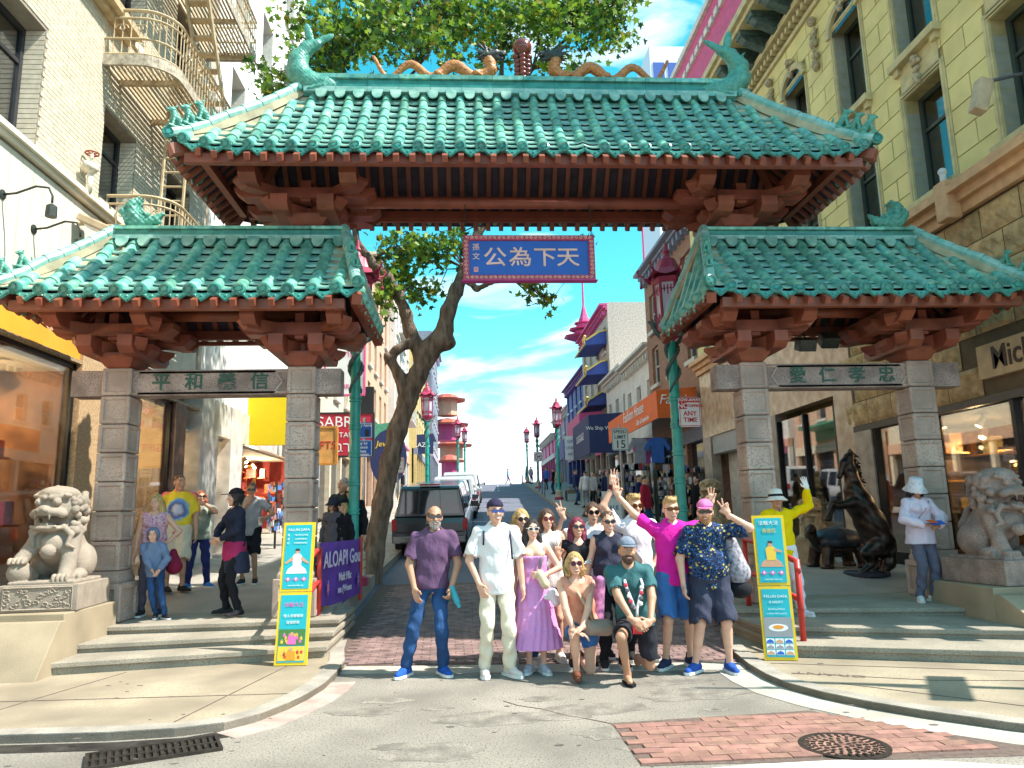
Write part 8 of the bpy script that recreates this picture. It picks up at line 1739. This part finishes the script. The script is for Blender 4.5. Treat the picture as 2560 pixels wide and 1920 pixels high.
person('woman in a sage green tee covering her mouth with her hand', p, H, .3, 1.25, True, 'light', ('bob', 'red'), (.2, 0), ('tee', cloth('sage', (.30, .34, .28)), dict(sleeve=.6, loose=.03, hem=.86)), ('leggings', cloth('navy_legging', (.03, .04, .17)), dict(loose=.016)), cloth('bright_blue_shoe', (.05, .25, .7)), glasses=(lensm, 'cat'), group=LG, foot=(-.4, .6), fa=(-.16, 0, 0), fb=(.17, 0, 0), b=dict(w=(.07, -.20, 1.50), e=(1, -.2, -.7), d=(-1, -.1, .2), n=(0, 1, 0), t=(0, 0, 1)), a=dict(w=(-.33, -.05, .92)))
p, H = gp(508, 1330, 1057, ZS)
person('woman in black with a cap and a crimson jacket tied at her waist', p, H, -.9, 1.0, True, 'light', ('pony', 'black'), (-.3, 0), ('long_sleeved_top', cloth('ink_top', (.02, .025, .05)), dict(sleeve=1.9, loose=.02, hem=.9)), ('leggings', blackc, dict(loose=.016)), MATS['cloth_black_shoe'], smile=False, group=LG, sole=None, fa=(-.20, .0, 0), fb=(.17, .02, 0), foot=(-.4, .3), a=dict(w=(-.02, -.26, 1.06), e=(-1, -.2, -.4)), b=dict(w=(.12, -.25, 1.06), e=(1, .2, -.4)),
       acc=multi(cap(blackc), lambda k: SDF().c((0, 0, .98), (0, 0, .86), .19, .20, .03, False, .8, (0, 1, 0)).cut((0, 0, 1.02), (0, 0, 1)).obj('crimson_jacket', cloth('crimson', (.42, .03, .12)), k['t'], .012), lambda k: SDF().c((0, .02, .88), (.02, .04, .66), .20, .21, .03, False, .8, (0, 1, 0)).cut((0, 0, .88), (0, 0, 1)).cut((0, 0, .58), (0, 0, -1)).obj('dark_skirt', cloth('ink_skirt', (.03, .035, .07)), k['t'], .012)))
p, H = gp(542, 1262, 1044, ZS)
person('man in a grey tee touching his chin and holding a white cup', p, H, .1, 1.0, False, 'tan', ('short', 'brown'), (.1, .1), ('tee', cloth('stone_grey', (.38, .38, .40)), dict(sleeve=.6)), ('shorts', blackc, dict(len=.9, loose=.03)), MATS['cloth_black_shoe'], glasses=(lensm, 'sport'), smile=False, group=LG, a=dict(w=(.0, -.2, 1.42), e=(-.8, -.2, -1), pose='curl', d=(.1, .1, 1), n=(0, 1, 0), t=(1, 0, 0)), b=dict(w=(.25, -.24, 1.1), e=(1, .3, -.5), pose='grip', d=(.1, -1, 0), n=(-1, 0, 0), t=(0, 0, 1)), acc=held(1, (-.03, -.08, -.02), (0, 0, 1), [(.001, -.07), (.03, -.07), (.04, .07), (.001, .07)], solem, 'paper_cup'))
BG = 'bystanders behind the purple banner'
for (u, vf, vh, kw) in ((738, 1295, 1034, dict(label='grey haired man with glasses standing at the back by the lantern post', hair=('short', 'grey'), skin='light', top=('jacket', cloth('dark_teal', (.03, .05, .06)), dict(sleeve=1.9, loose=.03)))), (757, 1300, 1050, dict(label='man with grey hair and sunglasses in a black jacket', hair=('short', 'grey'), skin='light', glasses=(lensm, 'sport'), top=('jacket', blackc, dict(sleeve=1.9, loose=.04, hem=.8)), fat=1.1)),
                        (716, 1300, 1078, dict(label='woman in a wide brimmed navy hat looking left', hair=('bob', 'brown'), fem=True, skin='light', glasses=(lensm, 'round'), top=('coat', cloth('grey_tweed', (.12, .11, .13)), dict(sleeve=1.9, loose=.03)), acc=hat(cloth('navy_felt', (.03, .035, .06)), .17))), (737, 1306, 1080, dict(label='blond woman in a black cap and coat beside the hatted woman', hair=('long', 'blond'), fem=True, skin='fair', glasses=(lensm, 'round'), top=('coat', blackc, dict(sleeve=1.9, loose=.035, hem=.75)), acc=cap(blackc)))):
    Y_ = 12.5+(1-(vh-1034)/46)*.5; p = atY(u, vf, Y_); p.z = zs(Y_)+.004; H = atY(u, vh, Y_).z-p.z; lab = kw.pop('label'); person(lab, p, H, -.35, bottom=('trousers', blackc, {}), shoes=MATS['cloth_black_shoe'], smile=False, group=BG, head=(-.3, 0), **kw)
# ---- two people on the shaded steps
yj = cloth('yellow_jacket', (.82, .58, .0), var=.05); wtr = cloth('white_trouser', (.78, .74, .78), var=.04)
p = atZ(1722, 1330, .292); H = atY(1690, 1062, p.y).z-p.z
person('man in a yellow jacket and white hat raising a white gloved hand', p, H, -.05, 1.05, False, 'tan', ('short', 'black'), (-.1, -.05), ('yellow_jacket', yj, dict(sleeve=1.85, loose=.035, hem=.76)), ('trousers', wtr, dict(loose=.03, hem=.03)), cloth('pale_trainer', (.7, .68, .75)), smile=False, group='people on the shaded steps', hip=(-.12, 0, .95), lean=(-.03, 0), fa=(-.26, .02, 0), fb=(.05, -.03, 0), foot=(.1, .7), a=dict(w=(-.33, -.12, .98), e=(-1, .3, 0)), b=dict(w=(.26, -.10, 1.78), e=(1, .1, -.2), pose='ext', d=(-.25, 0, 1), n=(0, -1, 0), t=(-1, 0, 0)),
       acc=multi(hat(cloth('ivory_hat', (.76, .72, .66)), .165, blackc), lambda k: newobj('white_glove', npmesh('white_glove', *hand(k['arms'][1][2]+Vector((0, 0, .012)), (-.25, 0, 1), (0, -1, 0), (-1, 0, 0), 'ext', .006), solem), k['t'], (0, -.004, 0)), strap([(-.16, -.08, 1.52), (-.15, -.1, 1.42), (-.1, -.11, 1.36)], blackc, .005, 'chin_cord', 1)))
p, H = gp(1985, 1300, 1037, lambda y: .39)
lil = cloth('pale_lilac_jacket', (.72, .62, .74), var=.04)
person('woman in a pale lilac jacket and white bucket hat reading a card', p, H, .05, 1.0, True, 'tan', ('bob', 'black'), (.0, .28), ('jacket', lil, dict(sleeve=1.88, loose=.05, hem=.82, flare=.05)), ('trousers', cloth('slate_trouser', (.13, .13, .19)), dict(loose=.03, hem=.02)), cloth('white_trainer', (.76, .76, .8)), smile=True, group='people on the shaded steps', foot=(-.5, .3), a=dict(w=(-.12, -.27, 1.10), e=(-1, .2, -.4), d=(.9, -.3, 0), n=(0, .3, -1), t=(0, -1, .3), pose='grip'), b=dict(w=(.12, -.27, 1.08), e=(1, .2, -.4), d=(-.9, -.3, 0), n=(0, .3, -1), t=(0, -1, .3), pose='grip'),
       acc=multi(hat(mat('dotted_bucket_hat', (.8, .8, .84), .8, speck=55, speckcol=(.35, .38, .55)), .17, None, .09), lambda k: MB().cbox((.02, -.36, 1.13), (.11, .06, .004), Matrix.Rotation(R(25), 3, 'X')).build('card', bluep, k['t']), lambda k: MB().cbox((-.06, -.37, 1.15), (.06, .05, .004), Matrix.Rotation(R(20), 3, 'X')).build('orange_card', orr, k['t']), strap([(.13, -.09, 1.44), (.0, -.17, 1.3), (-.15, -.15, 1.15)], cloth('rose_strap', (.5, .3, .35)), .01)))
# ---- people farther up the street
def farp(lab, u, vh, vf, H, top, bot, hair, rz=3.1, **k):
    a_, b_ = ray(u, vf), ray(u, vh); Y = H/(b_.z/b_.y-a_.z/a_.y); q = atY(u, (vf+vh)/2, Y); z = zs(Y) if abs(q.x-sx(Y)) > 2.7 else zr(Y)
    person(lab, (q.x, Y, z+.004), H, rz, top=('top', top, dict(sleeve=1.9, loose=.02)), bottom=('trousers', bot, {}), hair=('short', hair), shoes=blackc, sole=None, far=True, group='pedestrians up the street', smile=False, **k)
navyc, redc, greyc, denc = cloth('navy_top', (.03, .04, .12)), cloth('red_hoodie', (.45, .02, .06)), cloth('grey_top', (.35, .35, .38)), MATS['cloth_denim']
farp('pedestrian crossing the hilltop in a pale top and purple trousers', 1097, 1013, 1047, 1.72, cloth('sky_top', (.25, .5, .7)), cloth('violet_trouser', (.16, .05, .2)), 'black', 1.5, fa=(-.05, .25, .05), fb=(.05, -.28, 0))
for q in ((1395, 1012, 1150, 1.72, redc, denc, 'black', 'person in a red hooded top seen from behind near the orange awning'), (1382, 1015, 1135, 1.7, navyc, blackc, 'brown', 'person in a navy top beside the red hooded person'), (1404, 1068, 1160, 1.62, blackc, blackc, 'black', 'person in black with a dark cap near the clothes rail'), (1432, 1072, 1165, 1.6, greyc, denc, 'blond', 'blond person in grey just behind the raised arm'), (1475, 1022, 1150, 1.68, cloth('dark_overall', (.03, .03, .04)), blackc, 'black', 'person in dark overalls beyond the teal lantern post'), (1508, 1025, 1150, 1.66, blackc, blackc, 'black', 'person with long dark clothes beside the tan lion'),
          (1265, 1016, 1096, 1.68, cloth('white_top', (.75, .72, .72)), greyc, 'black', 'woman in a white top near the sale board'), (1283, 1020, 1100, 1.66, greyc, blackc, 'brown', 'person in grey behind the white topped woman'), (1243, 1008, 1085, 1.74, navyc, denc, 'brown', 'man in a blue suit walking past the sale board'), (1312, 1008, 1100, 1.75, navyc, blackc, 'brown', 'man in navy standing behind the raised wristband'), (1208, 1008, 1068, 1.72, cloth('beige_top', (.6, .48, .34)), blackc, 'black', 'person in a beige jacket by the far lantern post'),
          (1196, 1010, 1066, 1.7, blackc, denc, 'brown', 'person in black beside the beige jacket'), (1180, 1012, 1060, 1.7, cloth('blue_top', (.05, .15, .5)), blackc, 'black', 'person in bright blue near the violet awning'), (1147, 1014, 1052, 1.7, greyc, denc, 'black', 'far pedestrian in grey close to the hilltop'), (1138, 1015, 1051, 1.7, navyc, denc, 'brown', 'far pedestrian in navy close to the hilltop'), (870, 1018, 1075, 1.7, blackc, blackc, 'black', 'person in black on the sunny sidewalk behind the pickup'), (1330, 1012, 1105, 1.68, cloth('coral_top', (.7, .2, .15)), denc, 'brown', 'person in coral among the shaded shoppers')):
    farp(q[7], *q[:7], rz=random.Random(q[0]).uniform(-3, 3))
# people browsing behind the shaded lion
p = (6.55, 11.6, zs(11.6)); person('woman in a blue patterned top seen beside the shaded lion', p, 1.62, 1.2, .95, True, 'light', ('bob', 'black'), (0, 0), ('top', mat('blue_pattern_cloth', (.6, .62, .75), .8, var=.4, scale=28, col2=(.04, .06, .25)), dict(sleeve=.6)), ('trousers', blackc, {}), blackc, smile=False, far=True, group='bystanders by the gallery')
